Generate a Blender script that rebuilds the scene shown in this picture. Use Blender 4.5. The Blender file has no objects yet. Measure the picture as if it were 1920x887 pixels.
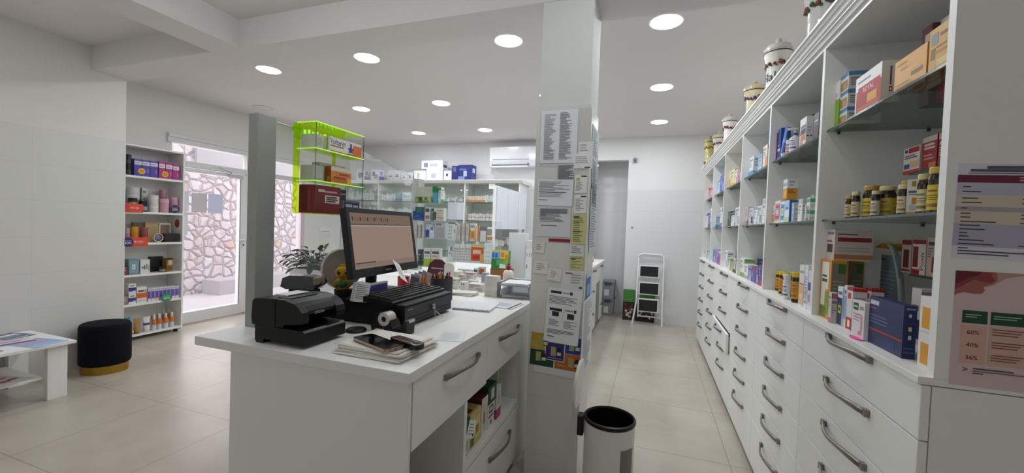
import bpy, bmesh, math, random
from mathutils import Vector, Matrix

S = bpy.context.scene
COL = S.collection
rnd = random.Random(7)

# ------------------------------------------------------------------ camera
W_PX, H_PX, F_PX, EYE = 1920.0, 887.0, 760.0, 1.5
CX, CY = W_PX / 2, H_PX / 2
vy = Vector((1222 - CX, 434 - CY, F_PX)).normalized()
vx = -Vector((-1250 - CX, 343 - CY, F_PX)).normalized()
vx = (vx - vy * vx.dot(vy) / 2).normalized()
vy = (vy - vx * vy.dot(vx)).normalized()
vz = vx.cross(vy)
if vz.y > 0: vz = -vz
cam_d = bpy.data.cameras.new('camera'); cam = bpy.data.objects.new('camera', cam_d); COL.objects.link(cam)
cam_d.sensor_fit = 'HORIZONTAL'; cam_d.sensor_width = 36.0; cam_d.lens = 36.0 * F_PX / W_PX
cam_d.clip_start = 0.02; cam_d.clip_end = 200
right = Vector((vx.x, vy.x, vz.x)); down = Vector((vx.y, vy.y, vz.y)); fwd = Vector((vx.z, vy.z, vz.z))
R = Matrix((right, -down, -fwd)).transposed().to_4x4()
cam.matrix_world = Matrix.Translation((0, 0, EYE)) @ R
S.camera = cam

# the photograph's pinhole, used to read real positions off it
def ray(u, v):
    d = Vector((u - CX, v - CY, F_PX)); return Vector((d.dot(vx), d.dot(vy), d.dot(vz)))
def onX(u, v, x): d = ray(u, v); return d * (x / d.x) + Vector((0, 0, EYE))
def onY(u, v, y): d = ray(u, v); return d * (y / d.y) + Vector((0, 0, EYE))
def onZ(u, v, z): d = ray(u, v); return d * ((z - EYE) / d.z) + Vector((0, 0, EYE))
def solve(k, px, p):
    """the coordinate k (0 x, 1 y, 2 z) of p that puts it on pixel column (k<2) or row (k==2) px"""
    a = 0 if k < 2 else 1
    c0 = CX if a == 0 else CY
    q = Vector(p) - Vector((0, 0, EYE)); q[k] = 0
    ax = [vx, vy, vz]
    base = q.x * vx + q.y * vy + q.z * vz
    n = F_PX * base[a] - (px - c0) * base[2]
    m = (px - c0) * ax[k][2] - F_PX * ax[k][a]
    r = n / m
    return r + (EYE if k == 2 else 0)
def Yat(u, x, z): return solve(1, u, (x, 0, z))
def Xat(u, y, z): return solve(0, u, (0, y, z))
def Zat(v, x, y): return solve(2, v, (x, y, 0))

# ------------------------------------------------------------------ view, world, lamps
S.view_settings.view_transform = 'Standard'; S.view_settings.look = 'None'
S.view_settings.gamma = 1.0; S.view_settings.use_curve_mapping = False
S.view_settings.exposure = 0.0
SKY = 3.7; LAMP = 9.1; LAMPN = 4.0; PEND = 20.0; REAR = 14.5; DISC = 9.0
wd = bpy.data.worlds.new('overcast_sky'); S.world = wd; wd.use_nodes = True
bg = wd.node_tree.nodes['Background']; bg.inputs[0].default_value = (0.96, 0.92, 1.0, 1); bg.inputs[1].default_value = SKY
S.cycles.use_denoising = True
S.cycles.max_bounces = 14; S.cycles.diffuse_bounces = 6; S.cycles.transparent_max_bounces = 24
S.cycles.sample_clamp_indirect = 6.0
def area(name, loc, rot, sx, sy, power, col, shape='RECTANGLE'):
    l = bpy.data.lights.new(name, 'AREA'); l.shape = shape; l.size = sx; l.size_y = sy; l.energy = power; l.color = col
    o = bpy.data.objects.new(name, l); COL.objects.link(o); o.location = loc; o.rotation_euler = rot; return o
# added fill light, as from a guessed, unseen window behind the camera
area('added_rear_fill', (-2.4, -2.15, 1.55), (math.radians(90), 0, math.radians(180)), 3.4, 2.0, REAR, (0.90, 0.96, 1.0))
# daylight through the glazed entrance
area('entrance_daylight', (-6.2, 4.6, 1.25), (0, math.radians(-90), 0), 2.2, 2.0, 26, (1.0, 0.93, 0.97))

# ------------------------------------------------------------------ materials
_M = {}
def hexc(h):
    h = h.lstrip('#'); c = [int(h[i:i + 2], 16) / 255 for i in (0, 2, 4)]
    return tuple(((x + .055) / 1.055) ** 2.4 if x > .04045 else x / 12.92 for x in c)
def setin(b, k, v):
    if k in b.inputs: b.inputs[k].default_value = v
def M(col, rough=.5, metal=0.0, spec=.5, name=None, coat=0):
    key = (col, rough, metal, spec, coat)
    if key in _M: return _M[key]
    m = bpy.data.materials.new(name or 'paint_' + str(len(_M))); m.use_nodes = True
    b = m.node_tree.nodes['Principled BSDF']
    c = hexc(col) if isinstance(col, str) else col
    setin(b, 'Base Color', (*c, 1)); setin(b, 'Roughness', rough); setin(b, 'Metallic', metal)
    setin(b, 'Specular IOR Level', spec); setin(b, 'Coat Weight', coat)
    _M[key] = m; return m
def glow(name, col, s):
    m = bpy.data.materials.new(name); m.use_nodes = True; nt = m.node_tree; nt.nodes.clear()
    e = nt.nodes.new('ShaderNodeEmission'); o = nt.nodes.new('ShaderNodeOutputMaterial')
    e.inputs[0].default_value = (*col, 1); e.inputs[1].default_value = s; nt.links.new(e.outputs[0], o.inputs[0]); return m
def sheet_glass(name, tint, refl=.06, body=0.0, bodycol=(1, 1, 1)):
    m = bpy.data.materials.new(name); m.use_nodes = True; nt = m.node_tree; nt.nodes.clear()
    t = nt.nodes.new('ShaderNodeBsdfTransparent'); t.inputs[0].default_value = (*tint, 1)
    g = nt.nodes.new('ShaderNodeBsdfGlossy'); g.inputs['Roughness'].default_value = .02; g.inputs[0].default_value = (1, 1, 1, 1)
    lw = nt.nodes.new('ShaderNodeLayerWeight'); lw.inputs[0].default_value = .5
    pw = nt.nodes.new('ShaderNodeMath'); pw.operation = 'POWER'; pw.inputs[1].default_value = 4.0; nt.links.new(lw.outputs['Facing'], pw.inputs[0])
    f = nt.nodes.new('ShaderNodeMath'); f.operation = 'MULTIPLY_ADD'; f.inputs[1].default_value = .45; f.inputs[2].default_value = .025; nt.links.new(pw.outputs[0], f.inputs[0])
    mx = nt.nodes.new('ShaderNodeMixShader'); o = nt.nodes.new('ShaderNodeOutputMaterial')
    nt.links.new(f.outputs[0], mx.inputs[0]); nt.links.new(t.outputs[0], mx.inputs[1]); nt.links.new(g.outputs[0], mx.inputs[2])
    out = mx.outputs[0]
    if body:
        d = nt.nodes.new('ShaderNodeBsdfDiffuse'); d.inputs[0].default_value = (*bodycol, 1)
        m2 = nt.nodes.new('ShaderNodeMixShader'); m2.inputs[0].default_value = body
        nt.links.new(out, m2.inputs[1]); nt.links.new(d.outputs[0], m2.inputs[2]); out = m2.outputs[0]
    nt.links.new(out, o.inputs[0]); return m
GLASS = sheet_glass('clear_glass', (.95, .97, .96))
SHELFGLASS = sheet_glass('shelf_glass', (.66, .71, .69), body=.06, bodycol=(.35, .42, .38))
GLASSEDGE = M('#3d4a46', .15, name='glass_edge')
ACRYL = sheet_glass('clear_acrylic', (.96, .97, .97), body=.03, bodycol=(.9, .92, .92))
NEON = sheet_glass('neon_acrylic', (.82, .97, .22), body=.14, bodycol=(.62, .9, .04))
NEONEDGE = M((.6, 1.0, .14), .25, name='neon_edge')
_b = NEONEDGE.node_tree.nodes['Principled BSDF']; setin(_b, 'Emission Color', (.45, 1.0, .05, 1)); setin(_b, 'Emission Strength', .45)
WHITE = M('#e9e9e6', .42, name='white_laminate')
WHITEM = M('#e4e4e2', .6, name='white_matt')
PAPER = M('#eeeeee', .8, name='paper')
PLASTER = M('#e2e0dc', .9, name='wall_paint')
CEIL = M('#dcd8d7', .9, name='ceiling_paint')
BLACK = M((.004, .004, .005), .4, spec=.35, name='black_plastic')
BLACK2 = M((.0075, .0075, .009), .5, spec=.35, name='charcoal_plastic')
NICKEL = M('#8d8984', .32, .9, name='brushed_nickel')
STEEL = M('#b9b9b9', .25, .9, name='steel')
INK = M('#33343a', .8, name='ink')
INKL = M('#7c7e86', .8, name='grey_ink')
GOLD = M('#b08a3c', .28, .9, name='brass')

def nodes_of(name):
    m = bpy.data.materials.new(name); m.use_nodes = True; nt = m.node_tree
    return m, nt, nt.nodes['Principled BSDF']
def N(nt, t, **kw):
    n = nt.nodes.new(t)
    for k, v in kw.items(): setattr(n, k, v)
    return n
def math_n(nt, op, a, b=None):
    n = N(nt, 'ShaderNodeMath', operation=op)
    for i, x in enumerate((a, b)):
        if x is None: continue
        if isinstance(x, (int, float)): n.inputs[i].default_value = x
        else: nt.links.new(x, n.inputs[i])
    return n.outputs[0]
def grid_line(nt, coord, off, pitch, wid):
    """1 on the joints of a regular grid along one coordinate"""
    t = math_n(nt, 'DIVIDE', math_n(nt, 'SUBTRACT', coord, off), pitch)
    f = math_n(nt, 'FRACT', t)
    d = math_n(nt, 'ABSOLUTE', math_n(nt, 'SUBTRACT', f, .5))
    return math_n(nt, 'GREATER_THAN', d, .5 - wid / pitch / 2)
def mixc(nt, fac, a, b):
    n = N(nt, 'ShaderNodeMix', data_type='RGBA')
    if isinstance(fac, (int, float)): n.inputs[0].default_value = fac
    else: nt.links.new(fac, n.inputs[0])
    for i, x in ((6, a), (7, b)):
        if isinstance(x, tuple): n.inputs[i].default_value = (*x, 1)
        else: nt.links.new(x, n.inputs[i])
    return n.outputs[2]
def floor_mat():
    m, nt, b = nodes_of('porcelain_floor_tiles')
    g = N(nt, 'ShaderNodeNewGeometry'); s = N(nt, 'ShaderNodeSeparateXYZ'); nt.links.new(g.outputs['Position'], s.inputs[0])
    ln = math_n(nt, 'MAXIMUM', grid_line(nt, s.outputs[0], -0.285, .83, .004), grid_line(nt, s.outputs[1], 2.12, .81, .004))
    n1 = N(nt, 'ShaderNodeTexNoise'); n1.inputs['Scale'].default_value = 1.6; n1.inputs['Detail'].default_value = 6; n1.inputs['Roughness'].default_value = .6
    nt.links.new(g.outputs['Position'], n1.inputs['Vector'])
    n2 = N(nt, 'ShaderNodeTexNoise'); n2.inputs['Scale'].default_value = 9; n2.inputs['Detail'].default_value = 4
    nt.links.new(g.outputs['Position'], n2.inputs['Vector'])
    r1 = N(nt, 'ShaderNodeMapRange'); r1.inputs[1].default_value = .35; r1.inputs[2].default_value = .65; nt.links.new(n1.outputs[0], r1.inputs[0])
    c = mixc(nt, r1.outputs[0], hexc('#ada497'), hexc('#c0b9ac'))
    r2 = N(nt, 'ShaderNodeMapRange'); r2.inputs[1].default_value = .4; r2.inputs[2].default_value = .7; r2.inputs[4].default_value = .3; nt.links.new(n2.outputs[0], r2.inputs[0])
    c = mixc(nt, r2.outputs[0], c, hexc('#b5b0a2'))
    c = mixc(nt, ln, c, hexc('#7d766c'))
    nt.links.new(c, b.inputs['Base Color']); setin(b, 'Roughness', .30); setin(b, 'Specular IOR Level', .45)
    return m
FLOOR = floor_mat()
def tiled_wall(name, axis, ztop, off, paint='#dedcd8', tile='#d3d2ce', pitch=.69, course=.345):
    m, nt, b = nodes_of(name)
    g = N(nt, 'ShaderNodeNewGeometry'); s = N(nt, 'ShaderNodeSeparateXYZ'); nt.links.new(g.outputs['Position'], s.inputs[0])
    isT = math_n(nt, 'LESS_THAN', s.outputs[2], ztop)
    ln = math_n(nt, 'MAXIMUM', grid_line(nt, s.outputs[2], ztop, course, .003), grid_line(nt, s.outputs[axis], off, pitch, .003))
    c = mixc(nt, math_n(nt, 'MULTIPLY', ln, .32), hexc(tile), hexc('#aaa9a6'))
    c = mixc(nt, isT, hexc(paint), c)
    nt.links.new(c, b.inputs['Base Color'])
    r = math_n(nt, 'SUBTRACT', .85, math_n(nt, 'MULTIPLY', isT, .5)); nt.links.new(r, b.inputs['Roughness'])
    return m
TILE_L = tiled_wall('wall_left_tiles', 1, 2.208, 1.96, pitch=.635, course=.317)
TILE_B = tiled_wall('wall_back_tiles', 0, 2.18, -.41, paint='#e3e3e3', tile='#d9dadb')
TILE_C = tiled_wall('column_tiles', 0, 2.21, -2.0, paint='#d9dcda', tile='#d6d6d3', pitch=5.0)
def stone_mat():
    m, nt, b = nodes_of('rubble_stone')
    g = N(nt, 'ShaderNodeNewGeometry')
    nz = N(nt, 'ShaderNodeTexNoise'); nz.inputs['Scale'].default_value = 3.0; nt.links.new(g.outputs['Position'], nz.inputs['Vector'])
    ad = N(nt, 'ShaderNodeMixRGB') if False else N(nt, 'ShaderNodeVectorMath', operation='MULTIPLY_ADD')
    nt.links.new(nz.outputs['Color'], ad.inputs[0]); ad.inputs[1].default_value = (.16, .16, .16); nt.links.new(g.outputs['Position'], ad.inputs[2])
    v = N(nt, 'ShaderNodeTexVoronoi', feature='DISTANCE_TO_EDGE'); v.inputs['Scale'].default_value = 5.8; nt.links.new(ad.outputs[0], v.inputs['Vector'])
    vc = N(nt, 'ShaderNodeTexVoronoi'); vc.inputs['Scale'].default_value = 5.8; nt.links.new(ad.outputs[0], vc.inputs['Vector'])
    sp = N(nt, 'ShaderNodeSeparateColor'); nt.links.new(vc.outputs['Color'], sp.inputs[0])
    c = mixc(nt, sp.outputs[0], hexc('#c9b9b8'), hexc('#d6cdd0')); c = mixc(nt, math_n(nt, 'GREATER_THAN', sp.outputs[1], .94), c, hexc('#cdb0a6'))
    n3 = N(nt, 'ShaderNodeTexNoise'); n3.inputs['Scale'].default_value = 14; n3.inputs['Detail'].default_value = 5; nt.links.new(g.outputs['Position'], n3.inputs['Vector'])
    c = mixc(nt, math_n(nt, 'MULTIPLY', n3.outputs[0], .35), c, hexc('#b8acad'))
    mort = N(nt, 'ShaderNodeMapRange'); mort.inputs[1].default_value = .02; mort.inputs[2].default_value = .06; nt.links.new(v.outputs['Distance'], mort.inputs[0])
    c = mixc(nt, mort.outputs[0], hexc('#a99ea2'), c)
    nt.links.new(c, b.inputs['Base Color']); setin(b, 'Roughness', .9)
    hgt = N(nt, 'ShaderNodeMapRange'); hgt.inputs[2].default_value = .22; nt.links.new(v.outputs['Distance'], hgt.inputs[0])
    h = math_n(nt, 'ADD', hgt.outputs[0], math_n(nt, 'MULTIPLY', n3.outputs[0], .25))
    bp = N(nt, 'ShaderNodeBump'); bp.inputs['Distance'].default_value = .04; bp.inputs['Strength'].default_value = 1; nt.links.new(h, bp.inputs['Height'])
    nt.links.new(bp.outputs[0], b.inputs['Normal']); return m
STONE = stone_mat()
def velvet_mat():
    m, nt, b = nodes_of('black_velvet'); setin(b, 'Base Color', (.004, .004, .008, 1)); setin(b, 'Roughness', .9)
    setin(b, 'Specular IOR Level', .2); return m
VELVET = velvet_mat()

# ------------------------------------------------------------------ mesh builder
_T = {}
def text_geo(s):
    if s in _T: return _T[s]
    c = bpy.data.curves.new('t', 'FONT'); c.body = s; c.size = 1; c.resolution_u = 2; c.align_x = 'LEFT'
    o = bpy.data.objects.new('t', c); COL.objects.link(o)
    bpy.context.view_layer.update()
    me = bpy.data.meshes.new_from_object(o.evaluated_get(bpy.context.evaluated_depsgraph_get()))
    vs = [v.co.copy() for v in me.vertices]; fs = [tuple(p.vertices) for p in me.polygons]
    bpy.data.objects.remove(o); bpy.data.curves.remove(c); bpy.data.meshes.remove(me)
    x0 = min(v.x for v in vs); x1 = max(v.x for v in vs); y0 = min(v.y for v in vs); y1 = max(v.y for v in vs)
    vs = [((v.x - x0) / (x1 - x0), (v.y - y0) / (y1 - y0)) for v in vs]
    _T[s] = (vs, fs, (x1 - x0) / (y1 - y0)); return _T[s]
ORG = {}
class MB:
    def __init__(s): s.v = []; s.f = []; s.mi = []; s.ms = []; s.sm = []; s.X = Matrix.Identity(4)
    def m(s, mat):
        if mat not in s.ms: s.ms.append(mat)
        return s.ms.index(mat)
    def add(s, vs, fs, mat, smooth=False):
        n = len(s.v); k = s.m(mat)
        s.v += [s.X @ Vector(p) for p in vs]
        for f in fs: s.f.append(tuple(i + n for i in f)); s.mi.append(k); s.sm.append(smooth)
        return s
    def box(s, x0, y0, z0, x1, y1, z1, mat):
        v = [(x0, y0, z0), (x1, y0, z0), (x1, y1, z0), (x0, y1, z0), (x0, y0, z1), (x1, y0, z1), (x1, y1, z1), (x0, y1, z1)]
        return s.add(v, [(0, 3, 2, 1), (4, 5, 6, 7), (0, 1, 5, 4), (1, 2, 6, 5), (2, 3, 7, 6), (3, 0, 4, 7)], mat)
    def quad(s, a, b, c, d, mat): return s.add([a, b, c, d], [(0, 1, 2, 3)], mat)
    def prism(s, pts, axis, a0, a1, mat, smooth=False):
        """polygon (two coordinates) extruded along an axis"""
        def P(p, a):
            return {0: (a, p[0], p[1]), 1: (p[0], a, p[1]), 2: (p[0], p[1], a)}[axis]
        n = len(pts); v = [P(p, a0) for p in pts] + [P(p, a1) for p in pts]
        f = [tuple(range(n)), tuple(range(2 * n - 1, n - 1, -1))]
        s.add(v, f, mat)
        s.add(v, [((i + 1) % n, i, i + n, (i + 1) % n + n) for i in range(n)], mat, smooth); return s
    def lathe(s, prof, mat, c=(0, 0, 0), seg=20, sx=1.0, sy=1.0, mats=None, caps=True):
        n = len(prof); v = []
        for r, z in prof:
            for k in range(seg):
                a = 2 * math.pi * k / seg; v.append((c[0] + r * sx * math.cos(a), c[1] + r * sy * math.sin(a), c[2] + z))
        for i in range(n - 1):
            s.add([], [], mat)
            f = []
            for k in range(seg):
                k2 = (k + 1) % seg; f.append((k, k2, k2 + seg, k + seg))
            s.add(v[i * seg:(i + 2) * seg], f, (mats[i] if mats else mat), True)
        if not caps or (n == 2 and abs(prof[0][1] - prof[1][1]) < 1e-7): return s
        if prof[0][0] > 1e-5: s.add(v[:seg], [tuple(range(seg - 1, -1, -1))], mats[0] if mats else mat)
        if prof[-1][0] > 1e-5: s.add(v[-seg:], [tuple(range(seg))], mats[-1] if mats else mat)
        return s
    def cyl(s, c, r, h, mat, seg=20): return s.lathe([(r, 0), (r, h)], mat, c, seg)
    def tube(s, pts, r, mat, seg=8, closed=False, rs=None):
        pts = [Vector(p) for p in pts]; n = len(pts); rings = []
        for i, p in enumerate(pts):
            a = pts[i - 1] if i or closed else p; b = pts[(i + 1) % n] if i < n - 1 or closed else p
            t = (b - a).normalized(); up = Vector((0, 0, 1)) if abs(t.z) < .9 else Vector((1, 0, 0))
            x = t.cross(up).normalized(); y = x.cross(t); rr = rs[i] if rs else r
            rings.append([p + (x * math.cos(2 * math.pi * k / seg) + y * math.sin(2 * math.pi * k / seg)) * rr for k in range(seg)])
        v = [q for g in rings for q in g]; f = []
        for i in range(n if closed else n - 1):
            j = (i + 1) % n
            for k in range(seg):
                k2 = (k + 1) % seg; f.append((i * seg + k, i * seg + k2, j * seg + k2, j * seg + k))
        s.add(v, f, mat, True)
        if not closed: s.add(v, [tuple(range(seg)), tuple(range(len(v) - 1, len(v) - seg - 1, -1))], mat)
        return s
    def ball(s, c, r, mat, sx=1, sy=1, sz=1, seg=16, rings=10):
        prof = [(math.sin(math.pi * i / rings) * r, -math.cos(math.pi * i / rings) * r * sz) for i in range(rings + 1)]
        prof[0] = (1e-6, prof[0][1]); prof[-1] = (1e-6, prof[-1][1])
        return s.lathe(prof, mat, c, seg, sx, sy)
    def text(s, t, o, ux, uy, w, h, mat, fit=True):
        """lettering in a box w x h at o, along ux, upright along uy"""
        vs, fs, asp = text_geo(t); o = Vector(o); ux = Vector(ux); uy = Vector(uy)
        if fit and w / h > asp: o = o + ux * (w - h * asp) / 2; w = h * asp
        return s.add([o + ux * a * w + uy * b * h for a, b in vs], fs, mat)
    def build(s, name, parent=None, org=None, rotz=0.0, loc=None, bevel=0, label=None, cat=None, group=None, kind=None):
        """org: world point that becomes the origin (mesh given in world space); loc: place a mesh given in local space"""
        me = bpy.data.meshes.new(name)
        if loc is not None: off = Vector((0, 0, 0)); L = Vector(loc)
        else:
            if org is None:
                xs = [p.x for p in s.v]; ys = [p.y for p in s.v]; zs = [p.z for p in s.v]
                org = ((min(xs) + max(xs)) / 2, (min(ys) + max(ys)) / 2, min(zs))
            off = Vector(org); L = Vector(org)
        me.from_pydata([tuple(p - off) for p in s.v], [], s.f)
        for mt in s.ms: me.materials.append(mt)
        me.polygons.foreach_set('material_index', s.mi); me.polygons.foreach_set('use_smooth', s.sm); me.update()
        o = bpy.data.objects.new(name, me); COL.objects.link(o)
        PL = ORG.get(parent.name, Vector((0, 0, 0))) if parent else Vector((0, 0, 0))
        o.location = L - PL; o.rotation_euler = (0, 0, rotz); ORG[o.name] = L
        if parent: o.parent = parent
        if bevel:
            b = o.modifiers.new('bevel', 'BEVEL'); b.width = bevel; b.segments = 2; b.limit_method = 'ANGLE'; b.angle_limit = math.radians(50)
        tag(o, label, cat, group, kind); return o
USED = {}
def tag(o, label=None, cat=None, group=None, kind=None):
    if label:
        o['label'] = label; USED.setdefault(label, []).append(o.name)
    if cat: o['category'] = cat
    if group: o['group'] = group
    if kind: o['kind'] = kind
def thing(name, label, cat, loc, group=None):
    o = bpy.data.objects.new(name, None); COL.objects.link(o); o.location = loc; o.empty_display_size = .05
    ORG[o.name] = Vector(loc); tag(o, label, cat, group); return o
def struct(name, mb, bevel=0): return mb.build(name, kind='structure', bevel=bevel)
def nth(k): return ['first', 'second', 'third', 'fourth', 'fifth', 'sixth', 'seventh', 'eighth', 'ninth', 'tenth', 'eleventh', 'twelfth'][k]

# ------------------------------------------------------------------ the room
m = MB(); m.box(-6.25, -2.4, -.1, 1.3, 7.9, 0, FLOOR); struct('floor', m)
DW = -5.95                                            # plane of the glazed entrance wall
m = MB(); m.box(-6.25, 2.98, 3.05, 1.3, 7.9, 3.6, CEIL)
m.box(-6.25, -2.4, 3.05, 1.3, 2.98, 3.6, CEIL); struct('ceiling', m)
m = MB(); m.box(DW, 2.345, 2.83, 1.1, 2.655, 3.05, CEIL); struct('trim_1', m)            # beam across the room
m = MB(); m.box(-3.455, -2.2, 2.83, -3.145, 2.345, 3.05, CEIL); struct('trim_2', m)       # beam towards the camera
m = MB(); m.box(1.1, -2.4, 0, 1.3, 7.5, 3.05, PLASTER); struct('wall_right', m)
m = MB(); m.box(-.41, 7.05, 0, 1.1, 7.2, 3.05, TILE_B); m.box(-6.25, 7.05, 0, -.98, 7.2, 3.05, TILE_B)
m.box(-.98, 7.05, 2.68, -.41, 7.2, 3.05, TILE_B)
m.box(-1.2, 7.62, 0, -.2, 7.75, 3.05, TILE_B); m.box(-1.1, 7.2, 0, -.98, 7.62, 3.05, TILE_B); m.box(-.41, 7.2, 0, -.29, 7.62, 3.05, TILE_B)
struct('wall_back', m)
m = MB(); m.box(-6.25, -2.2, 0, -5.06, 2.612, 3.05, TILE_L); struct('wall_left', m)
m = MB(); m.box(-6.15, 2.612, 0, DW, 3.5, 3.05, PLASTER); m.box(-6.15, 3.5, 2.55, DW, 5.72, 3.05, PLASTER)
m.box(-6.15, 5.72, 0, DW, 7.05, 3.05, PLASTER); struct('wall_entrance', m)
m = MB()
m.box(-6.25, -2.4, 0, 1.3, -2.2, 3.05, PLASTER); struct('wall_rear', m)
m = MB(); WF = M('#d9d9d9', .45)
for (x0, x1, z0, z1) in ((-4.16, -4.1, .5, 2.6), (-.7, -.64, .5, 2.6), (-4.1, -.7, .5, .55), (-4.1, -.7, 2.55, 2.6), (-2.43, -2.37, .55, 2.55)): m.box(x0, -2.2, z0, x1, -2.1, z1, WF)
struct('added_rear_frame', m)  # added frame for the guessed rear window; the wall behind is solid
# column in the middle of the room
CXL, CXR, CY0, CY1 = -.662, -.362, 2.35, 2.648
m = MB(); m.box(CXL, CY0, 0, CXR, CY1, 2.83, M('#d6dbd9', .8))
m.box(CXL - .012, CY0 - .012, 0, CXR + .008, CY1 + .008, 2.21, TILE_C); struct('trim_3', m)
# skirting line of the entrance wall, head trim over the glazing
FR = M('#d9d9d9', .45)
m = MB(); m.box(DW - .1, 3.5, 2.43, DW + .03, 5.72, 2.55, FR); m.box(DW + .03, 3.5, 2.50, DW + .05, 5.72, 2.535, FR); struct('trim_4', m)

# glazed entrance: a door leaf and a fixed window beside it, one transom each
def pane(name, y0, y1, z0, z1, par): mb = MB(); mb.box(DW - .05, y0, z0, DW - .04, y1, z1, GLASS); mb.build(name, par)
dr = MB()
dr.box(DW - .09, 3.5, 0, DW, 3.56, 2.43, FR); dr.box(DW - .09, 4.60, 0, DW, 4.70, 2.43, FR)
dr.box(DW - .09, 3.56, 2.14, DW, 4.60, 2.22, FR)
DOOR = dr.build('door_1', kind='structure', bevel=.003)
lf = MB(); LX0, LX1 = DW - .07, DW + .012
lf.box(LX0, 3.57, .02, LX1, 3.68, 2.13, FR); lf.box(LX0, 4.50, .02, LX1, 4.595, 2.13, FR)
lf.box(LX0, 3.68, .02, LX1, 4.50, .165, FR); lf.box(LX0, 3.68, 2.075, LX1, 4.50, 2.13, FR)
g = M('#26272a', .5)
for a in ((3.68, .165, 3.69, 2.075), (4.49, .165, 4.50, 2.075)): lf.box(LX1 - .004, a[0], a[1], LX1 + .001, a[2], a[3], g)
LEAF = lf.build('door_leaf', DOOR, bevel=.003)
pane('pane', 3.68, 4.50, .165, 2.075, LEAF); pane('transom_pane', 3.56, 4.60, 2.22, 2.43, DOOR)
DH = M('#d6d6d4', .35); h = MB(); h.box(LX1, 4.53, 1.0, LX1 + .012, 4.57, 1.22, DH)
h.tube([(LX1 + .01, 4.55, 1.14), (LX1 + .05, 4.55, 1.14), (LX1 + .055, 4.50, 1.14), (LX1 + .055, 4.43, 1.14)], .011, DH); h.cyl((LX1 + .012, 4.55, 1.05), .012, .02, BLACK2, 10)
h.build('door_handle', LEAF)
c = MB(); c.box(LX1, 4.30, 2.06, LX1 + .045, 4.50, 2.12, M('#b9bbbd', .4)); c.tube([(LX1 + .05, 4.32, 2.13), (LX1 + .07, 4.1, 2.18)], .01, STEEL); c.build('door_closer', LEAF)
# four tinted film squares stuck on the door glass
st = [(372, 361, 413, 398, '#9a8f96'), (391, 363, 422, 401, '#b4b4cf'), (346, 358, 357, 397, '#b6b6c6'), (346, 402, 355, 441, '#bdbccb'), (346, 337, 349, 355, '#a9a4ad')]
for (u0, v0, u1, v1, cc) in [(363, 361, 391, 399, '#c9c2c6'), (394, 363, 421, 401, '#cfd0e8'), (346, 358, 357, 397, '#d2d2de'), (346, 402, 355, 441, '#d4d4e0')]:
    a = onX(u0, v0, DW); b = onX(u1, v1, DW); mb = MB(); mb.box(DW - .039, a.y, b.z, DW - .037, b.y, a.z, M(cc, .6)); mb.build('film_square', LEAF)
wn = MB()
wn.box(DW - .09, 4.70, 0, DW, 4.78, 2.43, FR); wn.box(DW - .09, 5.64, 0, DW, 5.72, 2.43, M('#d8c6cd', .5)); wn.box(DW - .09, 4.78, 2.14, DW, 5.64, 2.22, FR); wn.box(DW - .09, 4.78, 0, DW, 5.64, .12, FR)
WIN = wn.build('window_1', kind='structure', bevel=.003)
pane('pane', 4.78, 5.64, .12, 2.14, WIN); pane('transom_pane', 4.78, 5.64, 2.22, 2.43, WIN)

# outside: alley with a rubble stone wall
m = MB(); m.box(-14, -3, -.2, -6.25, 16, -.06, M('#c9c4c6', .9)); m.box(-6.25, 3.5, -.06, DW, 5.72, -.001, M('#c9c4c6', .9)); struct('ground', m)
m = MB(); m.box(-8.9, -1, -.06, -8.4, 14, 3.35, STONE); struct('wall_outside', m)
m = MB(); m.box(-8.95, 5.42, 2.42, -8.33, 14, 4.4, M('#aaa6a9', .9)); m.box(-8.9, -1, 3.35, -8.42, 14, 4.6, M('#b9b4b4', .9)); struct('trim_5', m)
m = MB(); m.box(-8.4, 5.6, -.06, -7.9, 7.4, .22, M('#b9b3b6', .9)); struct('step_outside', m)

# ------------------------------------------------------------------ recessed lamps
rows = ['nearest', 'middle', 'back']; colsn = ['leftmost', 'second from the left', 'third from the left', 'rightmost']
LAMPON = glow('lamp_diffuser', (1.0, .99, .97), DISC)
lamp_l = bpy.data.lights.new('downlight_beam', 'AREA'); lamp_l.shape = 'DISK'; lamp_l.size = .2; lamp_l.energy = LAMP; lamp_l.color = (.91, .96, 1.0)
for r, y in enumerate((3.215, 4.652, 6.11)):
    for k, x in enumerate((-3.875, -2.63, -1.2, .035)):
        t = thing('ceiling_downlight', f'round lit recessed ceiling lamp, {colsn[k]} in the {rows[r]} lamp row', 'ceiling light', (x, y, 3.05), 'lit ceiling lamps')
        a = MB(); a.lathe([(.112, -.002), (.118, -.006), (.125, -.004), (.128, 0)], WHITE, (x, y, 3.05), 32); a.build('rim', t)
        d = MB(); d.lathe([(1e-5, -.0035), (.111, -.0035)], LAMPON, (x, y, 3.05), 32); d.build('diffuser', t, label='glowing white diffuser')
        lo = bpy.data.objects.new('downlight_beam', lamp_l); COL.objects.link(lo); lo.parent = t; lo.location = (0, 0, -.012)
lamp_n = lamp_l.copy(); lamp_n.energy = LAMPN  # two unseen ceiling lamps added to brighten the near bay and left wall
for k, x in ((3, .035), (0, -4.75)):
    t = thing('ceiling_downlight', f'added unseen recessed ceiling lamp in the nearest ceiling bay, {colsn[k]}', 'ceiling light', (x, 1.775 if k else .5, 3.05), 'lit ceiling lamps')
    a = MB(); a.lathe([(.112, -.002), (.118, -.006), (.125, -.004), (.128, 0)], WHITE, (x, 1.775 if k else .5, 3.05), 32); a.build('rim', t)
    d = MB(); d.lathe([(1e-5, -.0035), (.111, -.0035)], LAMPON, (x, 1.775 if k else .5, 3.05), 32); d.build('diffuser', t)
    lo = bpy.data.objects.new('downlight_beam', lamp_n if k else lamp_l); COL.objects.link(lo); lo.parent = t; lo.location = (0, 0, -.012)
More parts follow.
